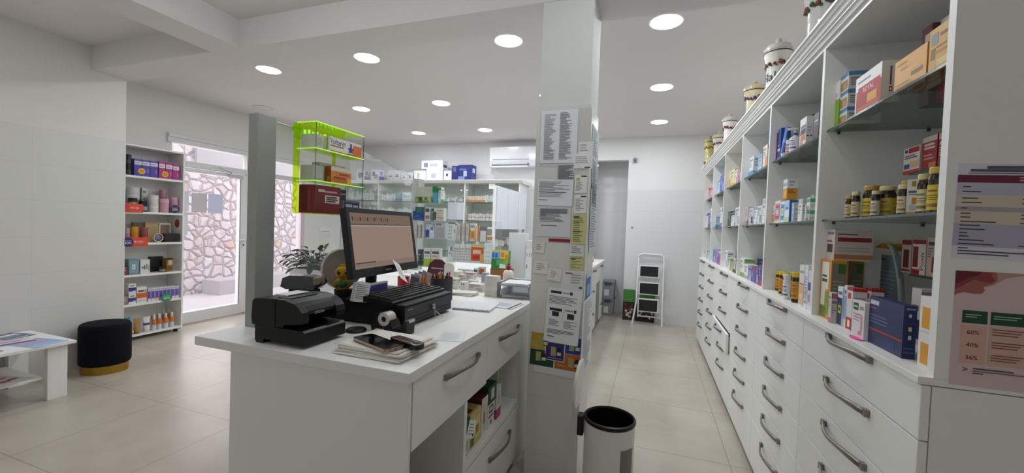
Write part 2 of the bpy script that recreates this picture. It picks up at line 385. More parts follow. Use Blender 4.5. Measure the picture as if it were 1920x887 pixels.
GLOBE = glow('added_globe_glow', (.92, .96, 1.0), PEND)  # unseen globe lamps added to brighten the beams and column front
for x, nm in ((-2.2, 'left'), (-1.1, 'right')):
    y, z = 1.22, 2.72
    t = thing('added_globe_lamp', f'added unseen white globe lamp hanging above the near counter, {nm} of two', 'pendant lamp', (x, y, 3.05), 'added unseen lamps')
    b = MB(); b.cyl((x, y, 3.025), .05, .025, WHITE); b.build('canopy', t)
    b = MB(); b.tube([(x, y, 3.025), (x, y, z + .10)], .004, WHITE, 6); b.build('cord', t)
    b = MB(); b.ball((x, y, z), .10, GLOBE, seg=24, rings=14); o = b.build('globe', t)
t = thing('ceiling_downlight', 'round recessed ceiling lamp that is switched off, far left', 'ceiling light', (-5.28, 4.3, 3.05))
a = MB(); a.lathe([(.112, -.002), (.118, -.006), (.125, -.004), (.128, 0)], M('#b9b5b5', .5), (-5.28, 4.3, 3.05), 32); a.build('rim', t)
a = MB(); a.lathe([(1e-5, -.003), (.111, -.003)], M('#d6d2d2', .5), (-5.28, 4.3, 3.05), 32); a.build('diffuser', t)

# ------------------------------------------------------------------ right wall: six cabinet bays
BY = [1.285, 2.11, 2.94, 3.765, 4.59, 5.42, 6.24]
BN = ['nearest', 'second', 'third', 'fourth', 'fifth', 'farthest']
XS, XD, XB = .675, .653, 1.095
ZL, ZM, ZU = 1.163, 1.578, 1.962
def bow_handle(L, feet=.012, rise=.03):
    """a bowed bar pull along local y, standing out along -x"""
    mb = MB(); n = 14; prev = None; v = []
    for i in range(n + 1):
        t = i / n; y = (t - .5) * L
        out = .006 + rise * math.sin(math.pi * t) ** .7; w = .010 - .0045 * math.sin(math.pi * t); th = .0045
        zz = .004 * math.sin(2 * math.pi * t)
        for a, b in ((-out - th, -w), (-out + th, -w), (-out + th, w), (-out - th, w)): v.append((a, y, b + zz))
    f = []
    for i in range(n):
        for k in range(4): f.append((i * 4 + k, i * 4 + (k + 1) % 4, i * 4 + 4 + (k + 1) % 4, i * 4 + 4 + k))
    mb.add(v, f, NICKEL, True); mb.add(v, [(3, 2, 1, 0), (n * 4, n * 4 + 1, n * 4 + 2, n * 4 + 3)], NICKEL)
    for sgn in (-1, 1): mb.box(-.014, sgn * L / 2 - .010, -.011, 0, sgn * L / 2 + .010, .011, NICKEL)
    return mb
HCACHE = {}
def handle(parent, x, y, z, L, flip=1):
    key = (L, flip)
    if key not in HCACHE:
        mb = bow_handle(L)
        if flip < 0: mb.v = [Vector((-p.x, p.y, p.z)) for p in mb.v]; mb.f = [tuple(reversed(f)) for f in mb.f]
        o = mb.build('handle', None, loc=(0, 0, 0)); HCACHE[key] = o.data; bpy.data.objects.remove(o)
    o = bpy.data.objects.new('handle', HCACHE[key]); COL.objects.link(o); o.parent = parent
    o.location = Vector((x, y, z)) - ORG[parent.name]
for i in range(6):
    y0, y1 = BY[i], BY[i + 1]
    far = i == 5
    lab = ['nearest white bay of the right-hand wall cabinet, amber bottles on its middle shelf', 'second nearest white bay of the right-hand wall cabinet, yellow-capped bottles on its ledge',
           'third white bay from the near end of the right-hand wall cabinet', 'fourth white bay of the right-hand wall cabinet, one drawer slightly pulled out',
           'fifth white bay from the near end of the right-hand wall cabinet', 'farthest narrow-looking white bay of the right-hand wall cabinet'][i]
    t = thing('wall_cabinet', lab, 'cabinet', (XS, (y0 + y1) / 2, 0), 'bays of the right-hand wall cabinet')
    b = MB(); p = .012
    b.box(XS, y0, ZL, XB, y0 + p * (2.2 if i == 0 else 1), 2.33, WHITE); b.box(XS, y1 - p, ZL, XB, y1, 2.33, WHITE)
    b.box(XB - .012, y0, .0, XB, y1, 2.33, WHITE); b.box(XS, y0 + p, 2.312, XB - .012, y1 - p, 2.33, WHITE)
    b.box(XS, y0, .05, XB - .012, y0 + p, ZL - .022, WHITE); b.box(XS, y1 - p, .05, XB - .012, y1, ZL - .022, WHITE)
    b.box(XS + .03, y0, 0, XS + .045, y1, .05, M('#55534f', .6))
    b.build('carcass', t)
    for k in range(6):
        z1 = 1.1405 if k == 0 else 1.0 - .167 * (k - 1) - .0015
        z0 = 1.0 - .167 * k + .0015 if k < 5 else .052
        dx = -.03 if (i == 3 and k == 3) else 0
        d = MB(); d.box(XD + dx, y0 + .0015, z0, XS - .002 + dx, y1 - .0015, z1, WHITE)
        if dx: d.box(XS - .002 + dx, y0 + .03, z0 + .01, XS + .1, y0 + .045, z1 - .03, WHITE)
        dr = d.build('drawer', t, bevel=.002, label='white drawer left a little open' if dx else None)
        handle(dr, XD + dx, (y0 + y1) / 2 - .02, 1.0 - .167 * k + .134 - (0 if k else .002), .30)
    for zz in (ZM, ZU):
        s = MB(); s.box(XS + .02, y0 + p + .002, zz - .008, XB - .02, y1 - p - .002, zz, SHELFGLASS); s.box(XS + .019, y0 + p + .002, zz - .008, XS + .0205, y1 - p - .002, zz, GLASSEDGE)
        gs = s.build('glass_shelf', t, label='glass shelf')
        for (xx, yy) in ((XS + .06, y1 - p - .006), (XB - .06, y1 - p - .006), (XS + .06, y0 + p + .006), (XB - .06, y0 + p + .006)):
            q = MB(); q.cyl((xx, yy, zz - .018), .006, .010, M('#3a3a3a', .4), 8); q.build('shelf_pin', gs)
m = MB(); m.box(XD - .008, BY[0], ZL - .02, XB - .012, BY[-1], ZL, WHITE)
m.build('ledge_board', bevel=.002, label='long white ledge running along the whole right-hand wall cabinet', cat='ledge')
prof = [(XS, 2.331), (.664, 2.333), (.660, 2.347), (.652, 2.350), (.652, 2.358), (.645, 2.362), (.641, 2.376), (.634, 2.379), (.630, 2.390), (.622, 2.393), (.622, 2.404), (XB, 2.404), (XB, 2.331)]
m = MB(); m.prism(prof, 1, BY[0], BY[-1] + .04, WHITE)
m.build('cornice', label='stepped white cornice along the top of the right-hand wall cabinet', cat='cornice')

# ------------------------------------------------------------------ goods: cartons, bottles, tubes, jars
def dec(mb, w, d, h, face, a0, b0, a1, b1, mat, off=None):
    """a printed patch on a carton's face, given in fractions of that face (a along, b up)"""
    mb.nd = getattr(mb, 'nd', 0) + 1
    e = .0003 + .00004 * mb.nd
    if face == 'F': P = lambda a, b: (-w / 2 + a * w, -d / 2 - e, b * h)
    elif face == 'R': P = lambda a, b: (w / 2 + e, -d / 2 + a * d, b * h)
    elif face == 'L': P = lambda a, b: (-w / 2 - e, d / 2 - a * d, b * h)
    else: P = lambda a, b: (-w / 2 + a * w, -d / 2 + b * d, h + e)
    mb.quad(P(a0, b0), P(a1, b0), P(a1, b1), P(a0, b1), mat)
def dtext(mb, w, d, h, face, a0, b0, a1, b1, s, mat, vert=False):
    e = .0003 + .00004 * (getattr(mb, 'nd', 0) + 2)
    if face == 'F': o = lambda a, b: Vector((-w / 2 + a * w, -d / 2 - e, b * h)); ux = Vector((1, 0, 0)); W = w
    elif face == 'R': o = lambda a, b: Vector((w / 2 + e, -d / 2 + a * d, b * h)); ux = Vector((0, 1, 0)); W = d
    else: o = lambda a, b: Vector((-w / 2 - e, d / 2 - a * d, b * h)); ux = Vector((0, -1, 0)); W = d
    uz = Vector((0, 0, 1))
    if vert: mb.text(s, o(a1, b0), uz, -ux, (b1 - b0) * h, (a1 - a0) * W, mat)
    else: mb.text(s, o(a0, b0), ux, uz, (a1 - a0) * W, (b1 - b0) * h, mat)
def printed(mb, w, d, h, base, acc, acc2, seed, sides='FRL'):
    """a plausible print of bands, a picture patch and lines of small type"""
    r = random.Random(seed); A = M(acc, .45); B = M(acc2, .45)
    lum = sum(hexc(base)) / 3; T = M('#50525c', .6) if lum > .25 else M('#d9d9de', .6)
    for f in sides:
        k = r.random() if f == 'F' else r.random() * .5
        if k < .35:
            dec(mb, w, d, h, f, 0, .0, 1, .16 + .14 * r.random(), A); b1 = .9
        elif k < .7:
            dec(mb, w, d, h, f, 0, .80, 1, .97, A); b1 = .76
        else:
            dec(mb, w, d, h, f, .55, .1, .93, .5, A); b1 = .92
        dec(mb, w, d, h, f, .12, b1 - .12, .12 + .5 + .25 * r.random(), b1 - .03, B, .0006)
        y = b1 - .19
        for q in range(4):
            x1 = .3 + .5 * r.random(); dec(mb, w, d, h, f, .12, y - .022, x1, y, T, .0006); y -= .07
            if y < .36: break
DEC = {}
def carton(w, d, h, x, y, z, yaw, base, acc, acc2, label, group=None, decs=None, name='medicine_carton', sides='FRL', cat='box', rough=.42, tilt=0):
    mb = MB(); mb.box(-w / 2, -d / 2, 0, w / 2, d / 2, h, M(base, rough))
    if decs is None: printed(mb, w, d, h, base, acc, acc2, label, sides)
    else:
        for q in decs:
            if len(q) == 6: dec(mb, w, d, h, *q[:5], M(q[5], .5) if isinstance(q[5], str) else q[5])
            else: dtext(mb, w, d, h, *q[:5], q[5], M(q[6], .5), len(q) > 7)
    if yaw == RX and z > 1.1 and x > .6 and y > 1.2: BOX.append((x - d / 2, x + d / 2, y - w / 2, y + w / 2, z, z + h))
    return mb.build(name, None, rotz=yaw, loc=(x, y, z), label=label, cat=cat, group=group)
RX = -math.pi / 2                                        # front faces -x (right-hand cabinet)
def prad(u0, u1, x, z):
    """centre and radius of a round thing that fills pixel columns u0..u1"""
    y = Yat((u0 + u1) / 2, x, z + .05); return y, (u1 - u0) / 2 * (x * vx[2] + y * vy[2]) / F_PX * 1.02
BOX = []
def fit(x0, x1, y0, y1, z0, z1, g=.0015):
    """trim or push a box so that it stands clear of the goods already set out"""
    for (a0, a1, b0, b1, c0, c1) in BOX:
        if min(x1, a1) - max(x0, a0) < .0005 or min(y1, b1) - max(y0, b0) < .0005 or min(z1, c1) - max(z0, c0) < .002: continue
        W, D = y1 - y0, x1 - x0; opt = []
        if a0 - g - x0 > .018: opt.append(((x1 - (a0 - g)) / D * .5, 0))
        if b0 - g - y0 > .006: opt.append(((y1 - (b0 - g)) / W, 1))
        if y1 - (b1 + g) > .006: opt.append((((b1 + g) - y0) / W, 2))
        opt.append((.35 + max(0, (a1 + g) - x0) * 4, 3))
        k = min(opt)[1]
        if k == 0: x1 = a0 - g
        elif k == 1: y1 = b0 - g
        elif k == 2: y0 = b1 + g
        else: x1 += a1 + g - x0; x0 = a1 + g
    return x0, x1, y0, y1
def shelf_item(u0, u1, vt, x, z, depth=.06, u2=None):
    """front face between columns u0 (far) and u1 (near), top edge at row vt; returns width, depth, height, x, y"""
    ya = Yat(u0, x, z + .05); yb = Yat(u1, x, z + .05); h = Zat(vt, x, (ya + yb) / 2) - z
    if u2: depth = max(.02, Xat(u2, yb, z + .05) - x)
    return ya - yb, depth, h, x + depth / 2, (ya + yb) / 2
def rcarton(u0, u1, vt, x, z, look, base, acc, acc2, place, depth=.06, u2=None, decs=None, group=None, h=None, zb=None, wid=None):
    w, d, hh, xx, yy = shelf_item(u0, u1, vt, x, z, depth, u2)
    if x > .76:
        yf = Yat((u0 + u1) / 2, .71, z + .05); k = max(i for i in range(6) if BY[i] <= max(yf, BY[0]))
        yy = min(yy, BY[k + 1] - .016 - w / 2)
    x0, x1, y0, y1 = fit(xx - d / 2, xx + d / 2, yy - w / 2 + .001, yy + w / 2 - .001, zb or z, (zb or z) + (h or hh))
    x1 = min(x1, XB - .014); d = x1 - x0; xx = (x0 + x1) / 2; w = y1 - y0 + .002; yy = (y0 + y1) / 2
    BOX.append((x0, x1, y0, y1, zb or z, (zb or z) + (h or hh)))
    return carton(max(w - .002, .006), d, h or hh, xx, yy, (zb or z) + .0005, RX, base, acc, acc2, f'{look} {place}', group or f'goods {place}', decs)
def bottle(r, h, x, y, z, glass, label_c, cap_c, lab, group, caph=.18, neck=.72, name='pill_bottle', lab0=.08, lab1=.62, cap='cap', acc=None, face=RX):
    if face == RX:
        x0, x1, y0, y1 = fit(x - r, x + r, y - r, y + r, z, z + h); r = min(x1 - x0, y1 - y0) / 2; x = (x0 + x1) / 2; y = (y0 + y1) / 2
        BOX.append((x - r, x + r, y - r, y + r, z, z + h))
    G = M(glass, .12, coat=.3); L = M(label_c, .55); hc = h * (1 - caph)
    t = thing(name, lab, 'bottle', (x, y, z), group)
    b = MB(); prof = [(r * .9, 0), (r, h * .03), (r, h * lab0), (r * 1.004, h * lab0), (r * 1.004, h * lab1), (r, h * lab1), (r, hc * .86), (r * neck, hc * .97), (r * neck, hc)]
    b.lathe(prof, G, (x, y, z), 20, mats=[G, G, G, L, G, G, G, G])
    A = M(acc or '#6a5a3a', .6)
    for (q0, q1, a) in ((.72, .80, .6), (.56, .60, .8), (.48, .51, .8), (.40, .43, .7), (.12, .26, 1.0)):
        za = z + h * (lab0 + (lab1 - lab0) * q0); zb = z + h * (lab0 + (lab1 - lab0) * q1); n = 6; v = []
        for i in range(n + 1):
            an = math.pi + face * 0 - .2 + (i / n - .5) * 2 * a
            v += [(x + r * 1.012 * math.cos(an + .75), y + r * 1.012 * math.sin(an + .75), zz) for zz in (za, zb)]
        b.add(v, [(2 * i, 2 * i + 2, 2 * i + 3, 2 * i + 1) for i in range(n)], A, True)
    b.build('bottle_body', t)
    c = MB(); rc = r * neck * 1.12; c.lathe([(rc, 0), (rc * 1.02, h * caph * .15), (rc * 1.02, h * caph * .85), (rc * .94, h * caph)], M(cap_c, .35), (x, y, z + hc), 20); c.build(cap, t)
    return t
P = lambda s, i: f"on the {BN[i]} cabinet bay's {dict(U='top shelf', M='middle shelf', B='ledge')[s]}"
ZZ = dict(U=ZU, M=ZM, B=ZL)

# nearest bay, top glass shelf
pl = P('U', 0); X0 = .72  # nearest-bay print colours are picked dark, with the bay's shade in them
rcarton(1552, 1572, 158, X0, ZU, 'white and lime green carton', '#e6e6e2', '#86b52a', '#d23a6a', pl, .09,
        decs=[('F', 0, 0, 1, .62, '#86b52a'), ('F', .2, .68, .8, .76, '#c2a9c9'), ('F', .3, .5, .7, .66, '#d23a55'), ('R', 0, 0, 1, .6, '#86b52a')])
for k, nm in enumerate(('lowest', 'middle', 'topmost')):
    w, d, h, xx, yy = shelf_item(1573, 1588, 188, .725, ZU, u2=1652)
    hh = (Zat(140, .725, yy) - ZU) / 3
    carton(w, d, hh - .001, xx, yy, ZU + .0005 + k * hh, RX, '#d9d6d0', '', '', f'{nm} of three stacked blue-topped white cartons {pl}', 'stacked blue-topped cartons',
           [('F', 0, .8, 1, 1, '#4f86b8'), ('R', 0, .78, 1, 1, '#4f86b8'), ('F', .1, .1, .9, .6, '#a97a4a'), ('F', .35, .15, .75, .5, '#c7a06a'), ('T', 0, 0, 1, 1, '#4a7fb2'), ('R', .06, .58, .6, .66, '#77787c'), ('R', .06, .46, .75, .53, '#8b8c90'), ('R', .06, .34, .7, .41, '#8b8c90'), ('R', .06, .22, .75, .29, '#8b8c90')])
rcarton(1603, 1652, 133, .71, ZU, 'red and white carton with a fruit picture', '#e9e7e4', '', '', pl, u2=1688,
        decs=[('F', .05, .04, 1, .62, '#b3202e'), ('F', .1, .04, .9, .18, '#c2542a'), ('F', .5, .2, .85, .42, '#d8a13a'), ('F', .2, .22, .45, .36, '#a9331f'), ('F', .12, .58, .96, .70, '#b3202e'), ('F', .1, .52, .95, .64, 'ROYAL', '#f0ecec'), ('F', .1, .82, .6, .86, '#7a86a8'),
              ('R', .44, .42, .54, .86, '#6d6467'), ('R', .42, .26, .60, .38, '#b3202e'), ('R', .47, .29, .55, .35, '#f0ecec')])
rcarton(1677, 1738, 100, .71, ZU, 'plain amber-orange carton', '#d9a14a', '#b98a3c', '#8e6a3c', pl, .07,
        decs=[('F', .08, .8, .4, .86, '#b07a2c'), ('F', .2, .62, .45, .7, '#c08a3a'), ('F', .55, .3, .9, .42, '#8a6a4c'), ('F', .4, .5, .75, .56, '#e8c27a'), ('F', .45, .6, .5, .72, '#e8c27a'), ('F', .06, .2, .5, .24, '#b98a4a'), ('F', .06, .12, .6, .16, '#b98a4a')])
rcarton(1741, 1784, 46, .71, ZU, 'tall mustard-gold carton with a grey oval', '#c79a38', '', '', pl, .08,
        decs=[('F', .1, .62, .42, .88, '#8a8a92'), ('F', .5, .75, .95, .82, '#9a4a3c'), ('F', .1, .3, .3, .55, '#8a6a2a'), ('F', .35, .4, .95, .45, '#b07f28'), ('F', .35, .52, .8, .56, '#a8752a'), ('F', .4, .1, .95, .26, '#e0c486')])
rcarton(1722, 1742, 50, .86, ZU, 'dark red and green carton behind the gold one', '#5c1a26', '#4f7a44', '#c9c2a8', pl, .1, decs=[('F', .35, .3, .8, .9, '#d3cdb4'), ('F', .4, .4, .7, .7, '#3f7a3a')])
rcarton(1752, 1785, 30, .88, ZU, 'white crimson-cornered carton behind the gold one', '#dcd8d8', '#a3183a', '#a3183a', pl, .1)

# nearest bay, middle glass shelf: amber supplement bottles
pl = P('M', 0); gp = 'amber supplement bottles'
AMB = '#2a1408'
bot = [(1563, 1581, 362, .76, 'small cream-labelled amber bottle at the far end', '#cdb98a', '#c9bb8a'),
       (1584, 1602, 353, .84, 'tall wide-capped amber bottle in the back row', '#cfc09a', '#cfc49a'),
       (1586, 1598, 367, .735, 'tiny amber bottle with a gold cap', '#d5c39c', '#c9a94a'),
       (1598, 1611, 360, .735, 'slim amber bottle with a beige label', '#d6c9a8', '#d8cda0'),
       (1611, 1636, 349, .76, 'big amber jar with a bright yellow label', '#d7bd3c', '#b9933f'),
       (1635, 1648, 358, .735, 'slim amber bottle with a white label', '#d9d2c2', '#d8cda0'),
       (1648, 1674, 350, .77, 'big amber jar with an olive-yellow label', '#bfa436', '#c9bd86'),
       (1673, 1689, 340, .79, 'amber bottle with a yellow label and gold cap', '#dcc33c', '#c2a04a'),
       (1685, 1702, 347, .735, 'amber bottle with a pale pinkish label', '#d2c2a4', '#d0c6a0'),
       (1722, 1744, 327, .755, 'cream-labelled amber bottle right of the white carton', '#d3c7a4', '#cfc48a'),
       (1743, 1767, 314, .755, 'largest yellow-labelled amber bottle at the near end', '#d6b92e', '#c9ad4a')]
for (u0, u1, vt, x, look, lc, cc) in bot:
    y, r = prad(u0, u1, x, ZM); h = Zat(vt, x, y) - ZM
    bottle(r, h, x, y, ZM + .0005, AMB, lc, cc, f'{look} {pl}', gp, caph=.14, neck=.80, acc='#7a6a3a')
yc_, r_c = prad(1702, 1723, .735, ZM)
carton(r_c * 1.8, .034, Zat(337, .735, yc_) - ZM, .740, yc_ + .008, ZM + .0005, -.43, '#e6e4de', '', '', f"white carton with orange sketch among amber bottles {pl}", gp,
       [('F', .3, .8, .6, .95, '#a5893c'), ('F', .1, .62, .9, .68, '#4a5a8c'), ('F', .1, .56, .8, .59, '#8a92a8'), ('F', .35, .3, .8, .48, '#d08a3a'), ('F', .2, .12, .85, .28, '#b9c2d2'), ('F', 0, 0, 1, .08, '#c9a64a')])
# small glass shelf at the rear with red cartons
def rear_shelf(v, u, x, y0, y1, lab):
    z = onX(u, v, x).z; s = MB(); s.box(x - .01, y0, z - .008, XB - .013, y1, z, GLASSEDGE); s.build('glass_shelf', None, label=lab, cat='shelf'); return z
zr = rear_shelf(328, 1694, .90, 1.32, 1.90, 'small dark rear shelf carrying red cartons in the nearest cabinet bay')
pl = 'on the nearest bay upper rear shelf'
rcarton(1694, 1725, 276, .905, zr, 'white carton with red and violet print', '#d9d2cc', '', '', pl, .05,
        decs=[('F', .3, .78, .95, .97, '#b51f28'), ('F', .08, .82, .24, .94, '#3a4a44'), ('F', .08, .66, .7, .71, '#6a5a9a'), ('F', .08, .58, .85, .63, '#8a4a5a'), ('F', .06, .2, .4, .38, '#54428c'), ('F', .45, .22, .95, .46, '#d9b48a'), ('F', 0, 0, 1, .14, '#c23a1e')])
rcarton(1728, 1757, 254, .905, zr, 'dark red carton with pale lettering lines', '#97141f', '', '', pl, .05,
        decs=[('F', .02, .82, .98, .98, '#cfc6c2'), ('F', .15, .70, .8, .77, '#e8c9c2'), ('F', .15, .60, .85, .67, '#e0b9b0'), ('F', .15, .40, .7, .45, '#c98a80'), ('F', .15, .30, .8, .35, '#c98a80'), ('F', .5, .05, .95, .2, '#c97a2a')])
rcarton(1759, 1776, 246, .905, zr, 'second dark red carton at the near end', '#8f131e', '#c9a49a', '#c9bab4', pl, .05)
zr2 = rear_shelf(510, 1690, .90, 1.32, 1.86, 'small dark rear shelf above the stacked orange cartons in the nearest cabinet bay')
pl = 'on the nearest bay lower rear shelf'
rcarton(1690, 1708, 450, .905, zr2, 'dark red carton with a brown picture', '#b9a79a', '', '', pl, .05, decs=[('F', 0, .85, 1, 1, '#7d1822'), ('F', .2, .15, .8, .7, '#5a1a1c'), ('F', .05, .04, .95, .1, '#7d1822')])
rcarton(1710, 1735, 450, .905, zr2, 'dark red carton with an upright name', '#cfc4ba', '', '', pl, .05, decs=[('F', 0, .88, 1, 1, '#8d1822'), ('F', .05, .2, .45, .8, '#74161c'), ('F', .0, .0, .6, .14, '#8d1822'), ('F', .62, .06, .92, .72, 'Povit', '#5a1a24', 1)])
rcarton(1737, 1756, 446, .905, zr2, 'beige and maroon carton beside the panel', '#bfa89a', '#7a1c28', '#342a44', pl, .05)

# nearest bay, ledge
pl = P('B', 0); X0 = .70
w, d, h, xx, yy = shelf_item(1536, 1555, 487, X0, ZL, u2=1584)
hA = h
carton(w, d, h, xx, yy, ZL + .0005, RX, '#cf8a1e', '', '', f'tall orange carton with a white leaf panel {pl}', 'orange herbal cartons',
       [('F', .12, .5, .8, .96, '#e2dfd2'), ('F', .12, .22, .55, .5, '#dcd9c4'), ('F', .18, .70, .6, .74, '#4a4a44'), ('F', .18, .62, .66, .67, '#3a3a36'), ('F', .5, .08, .98, .46, '#8a9a3a'), ('F', .06, .02, .6, .2, '#5d7a2c'), ('R', .06, .05, .94, .95, '#7d7a70'), ('R', .45, .78, .94, .95, '#3f6a34'),
        ] + [('R', .12, .1 + .06 * k, .82, .12 + .06 * k, '#a5a39a') for k in range(10)])
w2, d2, h2, xx2, yy2 = shelf_item(1572, 1590, 487, .80, ZL, u2=1616)
carton(w2, d2, hA, xx2, yy2, ZL + .0005, RX, '#c4881e', '', '', f'second tall orange carton set back behind the first {pl}', 'orange herbal cartons',
       [('R', .06, .05, .94, .95, '#76736a'), ('R', .45, .78, .94, .95, '#3f6a34')] + [('R', .12, .1 + .06 * k, .82, .12 + .06 * k, '#9d9b92') for k in range(10)])
w, d, h, xx, yy = shelf_item(1543, 1558, 431, .715, ZL, u2=1601)
carton(w, .13, h - hA - .001, .715 + .065, yy, ZL + hA + .001, RX, '#c9bfb8', '', '', 'pale carton with a red strip lying on the tall orange cartons, nearest bay', 'orange herbal cartons',
       [('R', .08, .62, .95, .76, '#8d1f2b'), ('R', .08, .84, .6, .88, '#5a5050'), ('R', .08, .4, .9, .43, '#a49a96'), ('R', .08, .3, .9, .33, '#a49a96'), ('R', 0, .05, 1, .2, '#b07a52'), ('F', .15, .25, .8, .52, '#4a2a2a'), ('F', .1, .6, .7, .66, '#a84452'), ('F', .1, .85, .9, .93, '#6a6a9a')])
rcarton(1553, 1558, 548, .685, ZL, 'small pinkish-white upright carton', '#d8cdc9', '#b06a7a', '#8a8088', pl, u2=1569)
rcarton(1569, 1578, 538, .70, ZL, 'white and navy carton with a yellow flower', '#e2e2e2', '', '', pl, .06,
        decs=[('F', 0, .02, 1, .72, '#26305e'), ('F', .2, .32, .8, .52, '#d8c63a'), ('F', .35, .38, .65, .47, '#26305e'), ('F', .1, .8, .9, .88, '#5a6a9a'), ('R', .1, .1, .9, .9, '#c9c9cc')])
rcarton(1579, 1586, 535, .705, ZL, 'white and pale blue slim carton', '#dfe3e8', '', '', pl, .022, decs=[('F', 0, .2, 1, .75, '#8fb4de'), ('F', .2, .8, .8, .88, '#5a6ab0')])
for (a, b, c, x, lk) in ((1586, 1597, 1624, .70, 'white carton with red top and bottom'), (1620, 1632, 1656, .80, 'red-topped white carton behind the navy box')):
    rcarton(a, b, 540 if x < .75 else 541, x, ZL, lk, '#dedad8', '', '', pl, u2=c,
            decs=[('T', 0, 0, 1, 1, '#b01f1c'), ('F', .0, .94, 1, 1, '#b01f1c'), ('F', .0, .02, 1, .3, '#c0281f'), ('F', .2, .74, .7, .88, '#c23a3c'), ('F', .3, .08, .7, .24, '#e8e0dc'), ('R', 0, .93, 1, 1, '#b01f1c')] + [('R', .1, .2 + .08 * k, .9, .23 + .08 * k, '#9a9894') for k in range(8)])
rcarton(1597, 1620, 565, .678, ZL, 'white carton with a dark green badge', '#e6e4e3', '', '', pl, u2=1630,
        decs=[('F', .08, .74, .5, .94, '#1f5a38'), ('F', .14, .82, .44, .86, '#d8e2d8'), ('F', .62, .78, .92, .88, '#9a9aa4'), ('F', .1, .62, .8, .65, '#b07a9a'), ('F', .1, .54, .7, .57, '#b58aa4'), ('F', .1, .46, .6, .49, '#b58aa4'), ('F', .72, .2, .86, .62, '#d49ab4'), ('F', .55, .1, .8, .2, '#c98aa8')])
m = MB(); m.lathe([(.030, 0), (.032, .002), (1e-5, .003)], M('#e83f93', .5), (.672, Yat(1606, .672, ZL), ZL + .0006), 24, sx=.5, sy=1.2)
m.build('price_sticker', None, label='bright pink round sticker lying on the ledge below the green-badged carton', cat='sticker')
rcarton(1627, 1692, 563, .69, ZL, 'large dark navy carton with a red stripe', '#202a5c', '', '', pl, u2=1717,
        decs=[('F', 0, .30, 1, .335, '#b5342c'), ('F', .04, .84, .3, .93, '#c9c4d8'), ('F', .04, .75, .22, .79, '#8a4a7a'), ('F', .04, .60, .55, .63, '#5a6494'), ('F', .04, .53, .6, .56, '#5a6494'), ('F', .04, .46, .55, .49, '#5a6494'), ('F', .6, .08, .8, .2, '#2c3872'), ('R', .4, .78, .6, .84, '#c9c9d2'), ('R', 0, .66, 1, .67, '#3a4370'), ('R', .4, .52, .65, .6, '#c9c07a'), ('R', .4, .36, .65, .44, '#c4c6d4'), ('R', .1, .1, .9, .13, '#4a527c'), ('R', .1, .18, .8, .21, '#4a527c'), ('R', .2, .92, .9, .95, '#8a90b4')])
ys = Yat(1718, .70, ZL); zt = Zat(553, .70, ys); hh = (zt - ZL) / 2
for k, nm in enumerate(('lower', 'upper')):
    carton(.055, .10, hh - .001, .70 + .05, ys - .03, ZL + .0005 + k * hh, RX, '#e2e0de', '', '', f'{nm} of two stacked white cartons with orange panels {pl}', 'stacked orange-panelled cartons',
           [('R', .3, .08, .98, .72, '#dd9a2c'), ('R', .2, .84, .9, .92, '#8a8aa4'), ('F', .2, .1, .9, .7, '#dd9a2c'), ('R', .4, .5, .85, .54, '#b5741c'), ('R', .4, .4, .8, .43, '#b5741c')])
rcarton(1706, 1724, 541, .83, ZL, 'pale dark-pictured carton behind the stacked orange cartons', '#d4cfcb', '', '', P('B', 0), .14,
        decs=[('F', .3, .1, .95, .45, '#2a2438'), ('F', .1, .6, .8, .7, '#7a5a5c'), ('R', 0, .8, 1, .95, '#8a8680'), ('R', 0, .4, 1, .6, '#9a968e')])
# folded card display: grey text panel between two curved wings that meet in a peak
xw = .90; yl = Yat(1611, xw, ZL + .25); yr = Yat(1686, xw, ZL + .25); ypk = Yat(1660, xw, ZL + .35); zp = Zat(456, xw, ypk); zc = Zat(478, xw, ypk)
t = thing('card_display', 'folded card display with grey text panel and yellow-black curved wing in the nearest cabinet bay', 'display', (xw, (yl + yr) / 2, ZL))
a = MB(); a.box(xw + .01, yr + .02, ZL + .001, xw + .013, yl - .05, zc, M('#65717c', .5)); hz = zc - ZL; wy = yl - .05 - yr - .02
for k in range(8): a.box(xw + .0092, yr + .02 + wy * .1, ZL + hz * (.34 + .06 * k), xw + .01, yr + .02 + wy * (.9 - .06 * (k % 3)), ZL + hz * (.352 + .06 * k), M('#838f99', .5))
a.box(xw + .0092, yr + .02 + wy * .4, zc - hz * .08, xw + .01, yr + .02 + wy * .92, zc - hz * .055, INK); a.build('text_panel', t)
def wing(ye, mats, x0, x1):
    a = MB(); v = []; n = 16
    for i in range(n + 1):
        q = i / n; yy = ypk + (ye - ypk) * (1 - (1 - min(1, q * 1.25)) ** 2) ** .75; zz = zp - (zp - ZL - .001) * q
        v += [(x0, yy, zz), (x1, yy - (ye - ypk) * .12, zz)]
    f = [(2 * i, 2 * i + 1, 2 * i + 3, 2 * i + 2) for i in range(n)]
    a.add(v, f[:6], mats[0], True); a.add(v, f[6:9], mats[1], True); a.add(v, f[9:], mats[2], True); o = a.build('wing', t); sm = o.modifiers.new('thick', 'SOLIDIFY'); sm.thickness = .0025
wing(yl, (M('#c8a02c', .4), M('#1c1410', .4), M('#5a1420', .4)), xw - .012, xw + .09); wing(yr, (M('#b4b4b4', .5),) * 3, xw + .004, xw + .03)

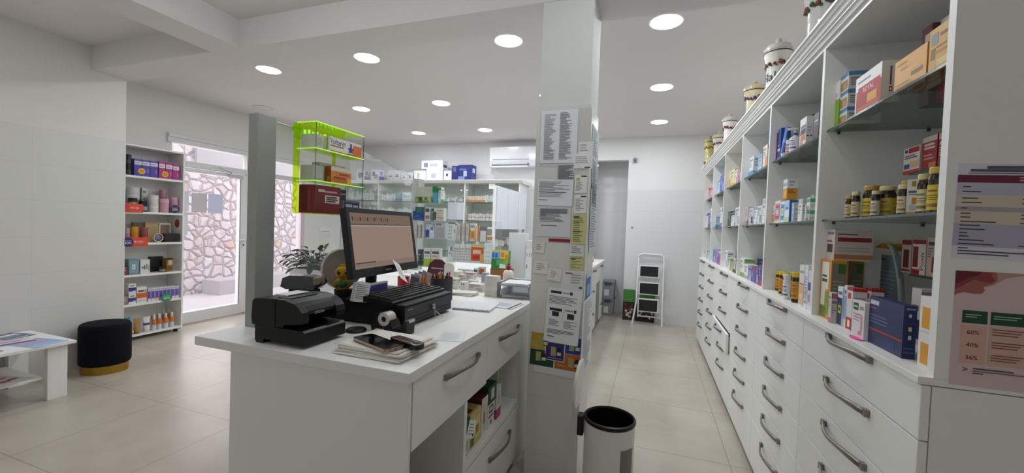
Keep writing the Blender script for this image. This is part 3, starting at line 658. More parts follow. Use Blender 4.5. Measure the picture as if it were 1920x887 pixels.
# second bay
pl = P('U', 1)
mb = MB(); w, d, h, xx, yy = shelf_item(1448, 1455.5, 252, .71, ZU)
mb.box(-w / 2, -.006, 0, w / 2, .006, h, M('#b23a4c', .4)); mb.lathe([(w * .30, -.001), (w * .30, 0)], M('#c9a9ae', .4), (0, 0, 0), 12); mb.box(-w * .3, -.0075, h * .1, w * .3, -.006, h * .9, M('#cf5a68', .3))
mb.build('blister_pack', None, rotz=RX, loc=(.716, yy, ZU + .0005), label=f'narrow red hanging blister pack {pl}', cat='package', group=f'goods {pl}')
rcarton(1457, 1463, 242, .715, ZU, 'blue carton beside the red pack', '#2a4f9c', '', '', pl, .05, decs=[('F', .1, .3, .9, .38, '#c9d4ea'), ('F', .1, .45, .7, .5, '#8aa4d2'), ('F', 0, .0, 1, .1, '#7a96c9')])
def tube(r, h, x, y, z, col, capc, lab, group, acc='#ffffff', stripes=((.45, .55),), cap='cap', thick=.35, yaw=RX, name='cream_tube', caph=.14):
    """a squeeze tube standing on its cap: round at the cap, flat at the crimped top"""
    BOX.append((x - .03, x + .03, y - r, y + r, z, z + h))
    t = thing(name, lab, 'tube', (x, y, z), group); n = 16; L = [caph, .3, .45, .6, .75, .88, .97, 1.0]; rings = []
    ca, sa = math.cos(yaw), math.sin(yaw)
    for q in L:
        e = (q - caph) / (1 - caph); wx = r * (1 + .12 * e); wy = r * (1 - .93 * e)
        rings.append([(x + ca * wx * math.cos(2 * math.pi * k / n) - sa * wy * math.sin(2 * math.pi * k / n), y + sa * wx * math.cos(2 * math.pi * k / n) + ca * wy * math.sin(2 * math.pi * k / n), z + h * q) for k in range(n)])
    b = MB(); C0 = M(col, .3); A = M(acc, .4)
    for i in range(len(L) - 1):
        mid = (L[i] + L[i + 1]) / 2; mt = A if any(s0 <= mid <= s1 for s0, s1 in stripes) else C0
        b.add(rings[i] + rings[i + 1], [(k, (k + 1) % n, (k + 1) % n + n, k + n) for k in range(n)], mt, True)
    b.add(rings[-1], [tuple(range(n))], C0); b.build('tube_body', t)
    c = MB(); c.lathe([(r * .80, 0), (r * .92, h * caph)], M(capc, .35), (x, y, z), n); c.build(cap, t); return t
w, d, h, xx, yy = shelf_item(1464, 1480, 236, .72, ZU); tube(prad(1464, 1480, .72, ZU)[1] * .95, h, .722, yy, ZU + .0005, '#2456a8', '#dfe4ea', f'leaning-looking blue cream tube with a white cap {pl}', f'goods {pl}', '#5a86cc', ((.5, .58),))
w, d, h, xx, yy = shelf_item(1474, 1482, 263, .71, ZU); bottle(prad(1474, 1482, .71, ZU)[1], h, .71, yy, ZU + .0005, '#b9555a', '#d8c9cc', '#e2e2e2', f'small red-labelled spray bottle with a white top {pl}', f'goods {pl}', .3, .8, 'spray_bottle', acc='#a03a44')
w, d, h, xx, yy = shelf_item(1482, 1499, 247, .725, ZU); h *= .93
bt = bottle(prad(1482, 1499, .725, ZU)[1], h, .725, yy, ZU + .0005, '#dcdde4', '#e9e9ee', '#5a3a9a', f'round white pump bottle with violet trim {pl}', f'goods {pl}', .12, .42, 'pump_bottle', .12, .75, acc='#5a4a9a')
q = MB(); q.cyl((.725, yy, ZU + h), .005, .02, WHITEM, 8); q.box(.69, yy - .008, ZU + h + .018, .735, yy + .008, ZU + h + .028, WHITEM); q.build('pump_head', bt)
rcarton(1479, 1500, 238, .83, ZU, 'dark green-black carton behind the pump bottle', '#23242c', '#7a8a3a', '#c9c9cc', pl, .1)
rcarton(1499, 1511, 222, .71, ZU, 'tall white carton with orange and black pictures', '#d9d9da', '', '', pl, u2=1524.5,
        decs=[('F', .1, .42, .95, .62, '#3a3c40'), ('F', .1, .64, .95, .74, '#6a6c72'), ('F', .15, .2, .95, .40, '#c9743a'), ('F', .1, .03, .6, .18, '#b98a9a'), ('R', .12, .3, .4, .34, '#2a2a2e'), ('R', .6, .3, .85, .34, '#2a2a2e'), ('R', .15, .6, .8, .63, '#a4a4a8'), ('R', .15, .5, .7, .53, '#a4a4a8')])
rcarton(1525, 1535, 212, .72, ZU, 'tall charcoal carton with a maroon picture', '#3a3a42', '', '', pl, .11, decs=[('F', .15, .1, .9, .55, '#5a1f2e'), ('F', .15, .7, .8, .75, '#b9b9be'), ('R', .2, .2, .8, .55, '#5a2430')])
pl = P('M', 1)
for k, (a, b) in enumerate(((1439, 1445), (1445.8, 1452))):
    rcarton(a, b, 386, .71, ZM, ('farther' if k == 0 else 'nearer') + ' of two slim white-orange cartons', '#e0ddd8', '', '', pl, .05, decs=[('F', 0, .1, 1, .5, '#dd8a2a'), ('F', .1, .62, .9, .7, '#8a92a0'), ('F', .2, .8, .8, .86, '#b5b5ba')])
def swirl(cols):
    r = []
    for k, c in enumerate(cols): r.append(('F', .1 + .06 * k, .12 + .1 * k, .92 - .08 * k, .88 - .1 * k, c))
    return r
rcarton(1452.5, 1462.5, 377, .71, ZM, 'white carton with a purple and orange swirl', '#e2dfe2', '', '', pl, .06, decs=swirl(['#d98a5a', '#a04a94', '#c9a4c9', '#e6dfe8', '#dda06a']))
rcarton(1463, 1470.6, 378, .71, ZM, 'white carton with a blue and lime swirl', '#e0e4e2', '', '', pl, .06, decs=swirl(['#6aa4d2', '#4a86c4', '#cfe0b0', '#b5d04a']))
rcarton(1471, 1479.5, 376, .71, ZM, 'pale blue and green carton', '#dbe6ee', '', '', pl, .12, decs=[('F', 0, .55, 1, 1, '#a9c6e4'), ('F', 0, .0, 1, .25, '#bcd8a4'), ('F', .2, .6, .8, .7, '#5a7ab4'), ('R', 0, 0, 1, 1, '#3a5a9c')])
ws, ds, hs, xs_, ys_ = shelf_item(1484, 1488, 380, .72, ZM, u2=1496)
for k in range(4):
    carton(ws * 1.1, ds, hs / 4 - .001, xs_, ys_, ZM + .0005 + k * hs / 4, RX, '#dcdedd', '', '', f"{['lowest', 'second from bottom', 'third from bottom', 'topmost'][k]} of four flat white cartons stacked on the second cabinet bay's middle shelf", 'flat white cartons',
           [('F', 0, .1, 1, .9, '#9dbbe2'), ('R', .1, .55, .9, .75, '#8f9a94'), ('R', .1, .2, .6, .32, '#b2b8b4')])
rcarton(1496, 1504, 374, .72, ZM, 'white carton with grey lettering', '#e2e3e2', '#b9c2c0', '#8f9896', pl, u2=1508)
rcarton(1502, 1507, 366, .79, ZM, 'taller plain white carton in the back row', '#dcdedd', '#7a8684', '#a9b0b0', pl, u2=1519)
rcarton(1509, 1511, 385, .70, ZM, 'very slim white carton', '#e4e6e6', '#b4bcbc', '#c9cfcf', pl, .03)
ws, ds, hs, xs_, ys_ = shelf_item(1515, 1518, 370, .71, ZM, u2=1531)
for k, nm in enumerate(('lower', 'upper')):
    carton(ws + .02, ds, hs / 2 - .001, xs_, ys_ + .01, ZM + .0005 + k * hs / 2, RX, '#dfe3e0', '', '', f"{nm} of two green-topped white cartons stacked on the second cabinet bay's middle shelf", 'green-topped white cartons',
           [('R', .05, .58, .95, .92, '#58a878'), ('R', .1, .3, .8, .36, '#7a8a84'), ('R', .1, .15, .6, .2, '#9aa6a0'), ('F', 0, .6, 1, .9, '#58a878')])
yq = Yat(1471, .72, ZM + .2); zq0 = Zat(374.5, .72, yq); zq1 = Zat(355, .72, yq); zq2 = Zat(337, .72, yq); yq1 = Yat(1475, .72, zq0); dq = Xat(1495, yq1, zq0) - .72
for (za_, zb_, c_, lk, dd_) in ((zq0, zq1, '#c98a1e', "amber-orange square carton lying on the upright cartons on the second cabinet bay's middle shelf", [('R', .1, .55, .8, .7, '#a8501e'), ('R', .1, .78, .6, .86, '#a8501e'), ('F', .2, .2, .8, .9, '#d8b05a')]),
                             (zq1, zq2, '#d4d4d2', "white square carton on top of the amber-orange one on the second bay's middle shelf", [('R', .2, .55, .7, .8, '#a9aaac'), ('R', .2, .3, .6, .4, '#8f9092'), ('F', .1, .3, .9, .6, '#9aa0a8')])):
    carton(.075, dq, zb_ - za_ - .001, .72 + dq / 2, yq1 + .0375, za_ + .001, RX, c_, '', '', lk, 'square cartons', dd_)
pl = P('B', 1)
YB = [(1447, 1467, 502, .80, 'largest yellow-capped brown bottle at the far end'), (1455, 1468, 509, .76, 'small yellow-capped brown bottle, farther of a pair'), (1461, 1473, 509, .735, 'small yellow-capped brown bottle, nearer of a pair'), (1467, 1478, 511, .72, 'yellow-capped brown bottle half behind the white one'),
      (1478, 1490, 510, .75, 'brown bottle with yellow cap right of the white one'), (1485, 1498, 511, .71, 'brown bottle with yellow cap beside the upright cartons')]
for (a, b, v, x, lk) in YB:
    y, r_b = prad(a, b, x, ZL); bottle(r_b, Zat(v, x, y) - ZL, x, y, ZL + .0005, '#2c1808', '#c9922c', '#d8b81e', f"{lk} on the second cabinet bay's ledge", 'yellow-capped brown bottles', .16, .9, lab0=.12, lab1=.70, acc='#9a5a1c')
yw, r_b = prad(1469, 1481, .70, ZL); bottle(r_b, Zat(514, .70, yw) - ZL, .70, yw, ZL + .0005, '#dcdce2', '#e4e4ea', '#e2e0d6', "white bottle with blue print among brown ones on the second cabinet bay's ledge", 'yellow-capped brown bottles', .18, .9, acc='#4a5aa4')
rcarton(1445.5, 1450, 512, .86, ZL, 'dark green carton at the far corner', '#2c4a34', '#5a7a5a', '#8aa48a', pl, .05)
rcarton(1497, 1506, 497, .70, ZL, 'cream carton with orange lower half', '#dfdad4', '', '', pl, .09, decs=[('F', 0, .05, 1, .5, '#ddb48a'), ('F', .1, .8, .9, .86, '#a9a29a'), ('F', .1, .52, .9, .56, '#c06a5a'), ('F', .2, .2, .7, .3, '#e8d2b4')])
rcarton(1507, 1513, 497, .70, ZL, 'white carton with upright blue lettering', '#dedee2', '', '', pl, .10, decs=[('F', .15, .12, .85, .74, 'B-TERATTO', '#3a3f8c', 1), ('R', .1, .1, .9, .8, '#c9c9d4')])
rcarton(1514, 1519, 508, .70, ZL, 'white and violet carton', '#d8d6de', '', '', pl, .09, decs=[('F', 0, .5, 1, .7, '#5a3f94'), ('F', .2, .2, .8, .4, '#a494b8'), ('R', 0, .5, .3, .7, '#5a3f94')])

# third to farthest bay: smaller and smaller cartons
FAR = {
 ('U', 2): [(1396, 1403, 296, .72, 'white carton', '#e0e2e4', '#b4c4d8'), (1404, 1412, 295, .72, 'white and sky-blue carton', '#dfe5ea', '#6a9ad0'), (1412.5, 1420.5, 294, .82, 'dusky blue carton', '#6f88a6', '#46607e'), (1421, 1428.5, 291, .72, 'pale blue carton', '#b4cbe8', '#7a9cc8'), (1430, 1438, 273, .72, 'orange and white carton', '#e6dcd2', '#e08a2c')],
 ('M', 2): [(1387, 1394, 389, .71, 'white and brick-red carton', '#d8c9c6', '#a84848'), (1394.5, 1401, 388, .72, 'pale pink carton', '#dcc6ca', '#b48a94'), (1401.5, 1412, 391, .73, 'navy and white carton', '#c9ccd8', '#2c3a68'), (1413, 1419, 387, .72, 'white carton with blue band', '#e0e2e6', '#8c9cc4'), (1419.5, 1428, 386, .72, 'grey-white patterned carton', '#d4d6d8', '#8c929a'), (1428.5, 1434, 373, .72, 'tall white carton', '#dfe2e2', '#b4bcbc'), (1401, 1415, 388, .84, 'mauve carton in the back row', '#9a7c88', '#6a4a5c')],
 ('B', 2): [(1386.5, 1395, 484, .70, 'white and leaf-green carton', '#dfe4d8', '#7aa04a'), (1395.5, 1402, 496, .70, 'small white carton', '#e2e2e6', '#a4a4b4'), (1403, 1408.5, 502, .70, 'lavender carton', '#a8a2cc', '#5a52a0'), (1409, 1415.5, 500, .70, 'blue and red carton', '#5a5a9c', '#b43a4a'), (1416, 1421.5, 500, .70, 'violet carton', '#6a4fa0', '#c4b4dc'), (1422, 1428, 498, .70, 'purple and crimson carton', '#5c3c84', '#a83050'), (1405, 1428, 484, .82, 'wide navy carton in the back row', '#28306a', '#4a5494'), (1419, 1429, 461, .94, 'tall grey-white carton at the back', '#c9cac6', '#9a9c98')],
 ('U', 3): [(1364, 1369.5, 322, .72, 'cream carton with an orange edge', '#e2d8c4', '#dc8a34'), (1370, 1376.5, 318, .72, 'yellow and white carton', '#e4dc9c', '#d8b830'), (1377, 1382, 319, .72, 'white carton with a pink band', '#e4dede', '#c88a94'), (1382.5, 1387, 319, .72, 'rose-red carton', '#c49a9c', '#a84c58'), (1387.5, 1391, 316, .72, 'white carton with dark top', '#dcdcdc', '#4c4450'), (1384, 1392, 288, .86, 'tall white carton standing behind', '#dcdee0', '#b4b8bc')],
 ('M', 3): [(1357.5, 1363, 399, .72, 'white-green carton', '#dce4dc', '#8cb49c'), (1364, 1370, 397, .72, 'very dark green carton', '#203c30', '#4a6a58'), (1370.5, 1377, 399, .72, 'white and black carton', '#dcdcdc', '#34343a'), (1378, 1386, 389, .72, 'grey-white carton', '#cccece', '#9a9ea2')],
 ('B', 3): [(1357, 1363, 470, .71, 'white carton at the far end', '#e2e2e6', '#b4b0c8'), (1363.5, 1368.5, 484, .70, 'small cream-green carton', '#d8dccc', '#8c9c5c'), (1369, 1374, 485, .70, 'small olive carton', '#a4ac84', '#5c6a34'), (1374.5, 1379, 485, .70, 'small white-black carton', '#c4c4bc', '#2c2c30'), (1379.5, 1384, 486, .70, 'small dark carton', '#4a4c48', '#9ca47c'), (1365, 1384, 473, .82, 'wide lavender-white carton in the back row', '#bcb8cc', '#54468c')],
 ('U', 4): [(1338.5, 1344, 341, .72, 'pale sky-blue carton', '#a8cae8', '#6c9cd0'), (1344.5, 1349, 338, .72, 'light blue and white carton', '#c8dcee', '#7cacd8'), (1350, 1357.5, 328, .72, 'tall royal blue carton', '#4a5cb0', '#8c9cd8')],
 ('M', 4): [(1337, 1342, 405, .72, 'blue-white carton', '#bcd4e4', '#5c94c4'), (1342.5, 1348, 403, .76, 'sky-blue carton', '#7cb0d8', '#c4dcec'), (1350, 1353, 389, .72, 'tall white-blue carton', '#dce2e8', '#6c7cb8')],
 ('B', 4): [(1331, 1336, 468, .71, 'orange carton', '#e0a060', '#d87c34'), (1336.5, 1341, 468, .71, 'steel-blue carton', '#6c8cc0', '#a4bce0'), (1341.5, 1346, 468, .71, 'lilac carton', '#a890c4', '#644c94'), (1346.5, 1351, 470, .71, 'magenta carton', '#b44c90', '#dcb4d0')],
 ('U', 5): [(1323.5, 1329, 354, .72, 'pale pink carton', '#dcb4bc', '#c87c8c'), (1330, 1335.5, 353, .72, 'pink and red carton', '#d89ca4', '#b45464')],
 ('M', 5): [(1323, 1327, 400, .72, 'white-navy carton', '#d8dce4', '#4c5488'), (1327.5, 1331, 402, .72, 'violet carton', '#8c84bc', '#5c4c94'), (1331.5, 1335, 390, .72, 'tall white carton', '#e0e0e4', '#a4a4b4')],
 ('B', 5): [(1317.5, 1321, 467, .71, 'grey-blue carton', '#b4c0cc', '#7c8c9c'), (1321.5, 1325, 468, .71, 'white carton', '#dce0e0', '#a4b0b0'), (1325.5, 1330, 469, .71, 'pale green carton', '#bcccc0', '#7c9c88')],
}
for (s, i), L in FAR.items():
    for (a, b, v, x, lk, c1, c2) in L:
        rcarton(a, b, v, x, ZZ[s], lk, c1, c2, '#8a8a94', P(s, i), .07 if x < .8 else .05)

# painted apothecary jars on the cornice
def jar(u, vt, x, body, lid, flowers, lab, text=None, k=1.0, vb=None):
    zb = 2.405; y = Yat(u, x, 2.5); h = Zat(vt, x, y) - zb; r = .085 * k
    t = thing('apothecary_jar', lab, 'jar', (x, y, zb), 'painted jars on the cornice')
    B = M(body, .15, coat=.5); b = MB(); q = h * .80
    b.lathe([(r * .86, 0), (r * .92, .01), (r * .80, q * .12), (r * .72, q * .3), (r * .70, q * .5), (r * .74, q * .72), (r * .92, q * .93), (r * .95, q)], B, (x, y, zb), 28)
    D = M('#3a2c30', .4)
    for z0, rr in ((q * .955, .945), (q * .09, .835)): b.lathe([(r * rr, zb + z0), (r * rr * 1.012, zb + z0 + .004), (r * rr, zb + z0 + .008)], D, (x, y, 0), 28)
    rr_ = random.Random(lab)
    for band in (.76, .2):
        for j in range(14):
            a = 2 * math.pi * j / 14 + rr_.random() * .2; zz = zb + q * (band + .07 * (rr_.random() - .5)); rad = r * (.775 if band > .5 else .79)
            c = rr_.choice(flowers); s = .011 + .007 * rr_.random()
            b.ball((x + rad * math.cos(a), y + rad * math.sin(a), zz), s, M(c, .4), .9, .9, .9, 7, 5)
            b.ball((x + rad * math.cos(a + .17), y + rad * math.sin(a + .17), zz - .012), s * .7, M('#4a5a34', .4), .9, .9, .8, 6, 4)
    b.build('jar_body', t)
    l = MB(); LM = M(lid, .15, coat=.5); l.lathe([(r * 1.0, 0), (r * 1.0, h * .03), (r * .8, h * .09), (r * .25, h * .12), (r * .16, h * .14), (r * .24, h * .17), (r * .15, h * .2), (1e-5, h * .2)], LM, (x, y, zb + q + .001), 28); l.build('lid', t)
    if text:
        w = MB(); vs, fs, asp = text_geo(text); hh = q * .17; ww = hh * asp; rad = r * .745; a0 = math.radians(235)
        pts = [(x + rad * math.cos(a0 + (p[0] - .5) * ww / rad), y + rad * math.sin(a0 + (p[0] - .5) * ww / rad), zb + q * .40 + p[1] * hh) for p in vs]
        w.add(pts, fs, INK); w.build('lettering', t)
RED = ['#6a1c2c', '#7d2c38', '#8a4034']; YEL = ['#c9a02c', '#54447c', '#7d2c38']
jar(1542, -46, .76, '#d9d8d4', '#cfcfca', ['#7a3a2c', '#4a5a34', '#8a4a34'], 'nearest painted jar on the cornice, cut off by the photo top', None, 1.1)
jar(1456, 74, .76, '#dcdad2', '#d2d0c8', RED, 'white jar with dark red roses and black writing, second on the cornice', 'Malva', 1.05)
jar(1413, 153, .76, '#e0d2b0', '#d9c9a4', YEL, 'cream jar with yellow and violet flowers on the cornice', None)
jar(1367, 213, .76, '#dedad6', '#c9c4c0', RED, 'white rose-painted jar right of the yellow-green jars, fourth on the cornice', None, .95)
jar(1347, 247, .755, '#dfd6c2', '#d6c8a8', YEL, 'pale jar with violet flowers between two jars at the far cornice end', None, .95)
jar(1330, 254, .70, '#b9b070', '#a8a06a', ['#b0743c', '#a85c34'], 'olive-yellow jar with orange flowers, farthest on the cornice', None, .9)

# two sheets stuck on the end panel
def sheet_on(plane, val, u0, v0, u1, v1, base, label, decs=(), cat='notice', name='notice_sheet', group=None, off=0, texts=(), th=.0012, kind=None, tilt=0):
    """a sheet of paper filling a pixel box on a wall plane ('Y' facing the camera, 'X' facing +x)"""
    f = onY if plane == 'Y' else onX
    um, vm = (u0 + u1) / 2, (v0 + v1) / 2
    a = f(u0, vm, val); b = f(u1, vm, val); tp = f(um, v0, val); bt = f(um, v1, val)
    w = abs(b.x - a.x) if plane == 'Y' else abs(b.y - a.y); h = tp.z - bt.z
    mb = MB(); mb.X = Matrix.Rotation(tilt, 4, 'Y'); mb.box(-w / 2, 0, 0, w / 2, th, h, M(base, .75))
    for i_, q in enumerate(decs):
        e = .0003 + .00003 * i_
        if len(q) == 2: mb.add([(-w / 2 + a_ * w, -e, b_ * h) for a_, b_ in q[0]], [tuple(range(len(q[0])))], M(q[1], .75))
        elif len(q) == 5: mb.quad((-w / 2 + q[0] * w, -e, q[1] * h), (-w / 2 + q[2] * w, -e, q[1] * h), (-w / 2 + q[2] * w, -e, q[3] * h), (-w / 2 + q[0] * w, -e, q[3] * h), M(q[4], .75))
        else: mb.text(q[4], (-w / 2 + q[0] * w, -e, q[1] * h), (1, 0, 0), (0, 0, 1), (q[2] - q[0]) * w, (q[3] - q[1]) * h, M(q[5], .75))
    c = (a + b) / 2
    if plane == 'Y': loc = (c.x, val - th - off, bt.z); rz = 0
    else: loc = (val + th + off, c.y, bt.z); rz = math.pi / 2
    return mb.build(name, None, loc=loc, rotz=rz, label=label, cat=cat, group=group)
def lines(x0, x1, y0, y1, n, col='#7c7e86', seed=1, t=.45):
    r = random.Random(seed); o = []; dy = (y1 - y0) / n
    for k in range(n): o.append((x0, y1 - dy * (k + t), x0 + (x1 - x0) * (.45 + .55 * r.random()), y1 - dy * k, col))
    return o
EPY = BY[0]
D = [(.0, .80, 1, .88, '#6e2440'), (0, .67, 1, .80, '#bab8cc'), (0, .55, 1, .67, '#cfc4b4'), (0, .50, 1, .55, '#a8a1a6'), (0, .37, 1, .50, '#cfc4b4'), (0, .13, 1, .37, '#aeacc2')]
D += [(.06, z, .06 + w, z + .012, '#3c3d42') for z, w in ((.75, .08), (.70, .18), (.63, .16), (.585, .2), (.525, .06), (.47, .1), (.43, .1), (.385, .35), (.345, .2), (.305, .25), (.265, .08), (.23, .1), (.19, .25), (.15, .35), (.105, .1), (.075, .85), (.045, .5))]
D += [(.64, z, .70, z + .012, '#5c5d62') for z in (.75, .63, .585, .47, .43, .385, .15)] + [(.6, .82, .75, .835, '#c9a4b4'), (.6, .85, .72, .862, '#c9a4b4')]
D += [(.28, .945, .95, .975, '#54566c'), (.12, .915, .68, .94, '#54566c'), (.1, .895, .98, .903, '#6c6e7c')]
sheet_on('Y', EPY, 1787, 307, 1985, 489, '#d9d9e4', 'printed table sheet with handwriting at top, stuck on the cabinet end panel', D, tilt=.02)
D = [([(0, 1), (0, .86), (.14, .85), (.26, .865), (.36, .885), (.42, .92), (.48, .955), (.58, .975), (.80, .985), (.86, 1)], '#b39285'), ([(0, 1), (0, .78), (.03, .80), (.09, .815), (.18, .805), (.26, .81), (.29, .84), (.27, .87), (.36, .90), (.40, .93), (.39, 1)], '#a3625a'),
     ([(0, 1), (0, .84), (.05, .855), (.12, .90), (.18, .93), (.24, .915), (.34, .905), (.38, .93), (.34, .97), (.36, 1)], '#8a3a40'), ([(0, 1), (0, .885), (.05, .90), (.09, .925), (.15, .95), (.22, .965), (.26, 1)], '#6a2032')]
for a, b in ((.09, .33), (.36, .70), (.73, 1.0)):
    D.append((a, .55, b, .66, '#1d4a30'))
    for z in (.42, .31, .20): D.append((a, z, b, z + .11, '#d2a99c'))
    D += [(a + .03, .62, b - .06, .628, '#9ab4a4'), (a + .03, .60, b - .1, .608, '#9ab4a4')]
for z in (.46, .35, .24):
    for a, b in ((.38, .68), (.75, 1.0)):
        for j in range(3): D.append((a, z + .045 - .022 * j, b - .03 * j, z + .054 - .022 * j, '#7c544c'))
D += [(.14, .455, .26, .49, '60%', '#4c2c30'), (.14, .345, .26, .38, '40%', '#4c2c30'), (.14, .235, .26, .27, '36%', '#4c2c30'), (.12, .13, .17, .165, '>', '#3c3d42'), (.22, .155, .6, .165, '#4c3c44'), (.22, .135, .95, .143, '#6c5c64'), (.22, .115, .32, .124, '#4c3c44')]
sheet_on('Y', EPY, 1784, 512, 1990, 733, '#d2bbba', 'pink poster with a dark green table header, stuck low on the cabinet end panel', D, cat='poster', name='poster')

# ------------------------------------------------------------------ counters
CT = 1.0
m = MB(); m.box(-1.764, 1.15, CT - .037, -.737, 2.632, CT, WHITE)
m.build('countertop', bevel=.002, label='white worktop of the near counter holding printer, monitor and cash drawer', cat='worktop')
m = MB(); m.prism([(-2.42, 2.634), (-.737, 2.634), (-.715, 3.0), (-.715, 5.15), (-2.42, 5.15)], 2, CT - .037, CT, WHITE)
m.build('countertop', bevel=.002, label='white worktop of the far counter beyond the column', cat='worktop')
m = MB(); m.box(-1.35, 5.152, CT - .037, -.715, 6.93, CT, WHITE)
m.build('countertop', bevel=.002, label='narrow white worktop at the far end of the aisle counter by the wall niche', cat='worktop')
t = thing('counter_cabinet', 'white near counter cabinet with drawers, open shelf and knee space', 'cabinet', (-1.15, 1.9, 0)); CAB = t
b = MB(); FX = -.748
b.box(-1.576, 1.165, 0, FX, 1.188, CT - .038, WHITE)
b.box(-1.576, 1.188, 0, -1.556, 2.62, CT - .038, WHITE)
b.box(-1.556, 1.62, 0, FX, 1.648, .708, WHITE)
b.box(-1.30, 1.648, .385, FX, 2.40, .42, WHITE); b.box(-1.30, 1.648, .42, -1.285, 2.40, .73, WHITE)
b.box(-1.556, 2.40, 0, FX, 2.62, CT - .038, WHITE); b.box(-1.556, 1.188, .70, -.772, 2.40, .712, WHITE)
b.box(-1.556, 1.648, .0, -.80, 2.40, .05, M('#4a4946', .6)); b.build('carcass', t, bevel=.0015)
for (y0, y1, z0, z1, hy) in ((1.193, 1.858, .712, .957, 1.575), (1.861, 2.398, .728, .957, 2.18), (1.65, 2.398, .055, .378, 2.085)):
    d = MB(); d.box(FX - .022, y0, z0, FX + .002, y1, z1, WHITE); dr = d.build('drawer', t, bevel=.002)
    handle(dr, FX + .002, hy, .895 if z1 > .9 else .288, .31, -1)
# goods in the open shelf of the near counter
LX = math.pi / 2
SH = 'in the open shelf of the near counter'
def ccar(y0, y1, h, z, dep, look, base, decs, x=-.775): return carton(y1 - y0, dep, h, x - dep / 2, (y0 + y1) / 2, z, LX, base, '#888888', '#777777', f'{look} {SH}', 'tea cartons in the near counter shelf', decs)
ccar(1.672, 1.742, .165, .4205, .14, 'dark green carton with a white front', '#1f5a30', [('F', .1, .02, 1, .55, '#d8d6cc'), ('F', .3, .1, .8, .4, '#a4a89a'), ('L', .1, .72, .9, .76, '#5a8a64'), ('T', .1, .1, .9, .9, '#2a6a3c')])
ccar(1.748, 1.875, .172, .4205, .15, 'yellow floral carton', '#c9b878', [('F', .3, .2, .9, .8, '#d8cf9a'), ('F', .5, .3, .8, .55, '#a87a2c'), ('F', .05, .05, .4, .3, '#5a6a2c'), ('T', .1, .1, .5, .5, '#8a3a2c'), ('T', .5, .4, .9, .9, '#c98a2c'), ('L', .2, .2, .8, .7, '#b59a4a')])
ccar(1.882, 1.962, .195, .4205, .16, 'white carton with a wine-red top', '#dcd8d0', [('T', 0, 0, 1, 1, '#6a1428'), ('F', .2, .1, .8, .8, '#cfc9be'), ('F', .3, .3, .6, .6, '#a4806a'), ('L', 0, .8, 1, 1, '#6a1428')])
ccar(1.968, 2.062, .125, .4205, .13, 'white carton with black and red print', '#dedbd6', [('F', .2, .6, .8, .92, '#2a2a2c'), ('F', .3, .68, .7, .85, '#d8d8d4'), ('F', .1, .42, .9, .5, '#a4283a'), ('F', .4, .1, .6, .3, '#5a5a5c')])
ccar(1.968, 2.085, .095, .547, .16, 'bottle-green carton lying on top of another', '#164a26', [('F', .1, .1, .9, .9, '#1f5a30'), ('F', .35, .2, .75, .8, '#cfd4c8'), ('T', .1, .1, .9, .9, '#1c5630')])
ccar(2.092, 2.165, .175, .4205, .13, 'white carton with a pink base', '#dfdad8', [('F', 0, 0, 1, .3, '#b03a6a'), ('F', .3, .45, .7, .85, '#c9b9a9'), ('L', 0, 0, 1, .3, '#b03a6a')])
ccar(2.172, 2.235, .27, .4205, .11, 'tall pale green carton in the corner', '#c9d0bc', [('F', .2, .6, .8, .9, '#8aa46a'), ('F', .2, .2, .7, .3, '#a4aa94')], x=-.80)
m = MB(); m.X = Matrix.Rotation(.45, 4, 'Y')
m.box(-.045, 0, -.04, .045, .001, .04, PAPER)
for k in range(4): m.quad((-.035, -.0006, .02 - .014 * k), (.02 + .004 * k, -.0006, .02 - .014 * k), (.02 + .004 * k, -.0006, .024 - .014 * k), (-.035, -.0006, .024 - .014 * k), INKL)
m.quad((.02, -.0008, -.03), (.035, -.0008, -.03), (.035, -.0008, -.018), (.02, -.0008, -.018), INK)
m.build('paper_note', None, loc=(-.7715, 1.755, .525), rotz=LX, label='white tilted paper note stuck on the green and yellow cartons in the near counter', cat='note')
# far counter cabinet: drawer fronts on the aisle
t = thing('counter_cabinet', 'white far counter cabinet with small drawers facing the aisle beyond the column', 'cabinet', (-1.5, 4.95, 0))
b = MB(); FX2 = -.735
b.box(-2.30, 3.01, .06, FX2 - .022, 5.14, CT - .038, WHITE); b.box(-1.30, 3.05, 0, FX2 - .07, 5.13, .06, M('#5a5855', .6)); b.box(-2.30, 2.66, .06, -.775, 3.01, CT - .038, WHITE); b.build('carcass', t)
def far_drawers(t, L):
    for (y0, y1, z0, z1, hz) in L:
        d = MB(); d.box(FX2 - .021, y0 + .002, z0, FX2, y1 - .002, z1, WHITE); dr = d.build('drawer', t, bevel=.002)
        handle(dr, FX2, (y0 + y1) / 2, hz, .16, -1)
far_drawers(t, ((3.02, 3.9, .70, .955, .90), (3.9, 4.7, .70, .955, .90), (4.7, 5.14, .70, .955, .92), (3.02, 4.4, .07, .69, .62), (4.4, 5.14, .40, .69, .64), (4.4, 5.14, .07, .39, .33)))
t = thing('counter_cabinet', 'narrow white end cabinet of the aisle counter with an open niche', 'cabinet', (-1.05, 6.15, 0))
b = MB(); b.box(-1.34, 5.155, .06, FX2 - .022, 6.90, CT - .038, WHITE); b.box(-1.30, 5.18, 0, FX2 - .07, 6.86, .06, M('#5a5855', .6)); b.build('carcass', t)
far_drawers(t, ((5.16, 6.25, .70, .955, .92), (6.25, 6.88, .70, .955, .92), (5.16, 6.05, .40, .69, .64), (5.16, 6.05, .07, .39, .33), (6.5, 6.88, .07, .69, .3)))
d = MB(); d.box(FX2 - .02, 6.07, .07, FX2 - .005, 6.48, .69, M('#8f9194', .6)); d.build('open_niche_back', t)

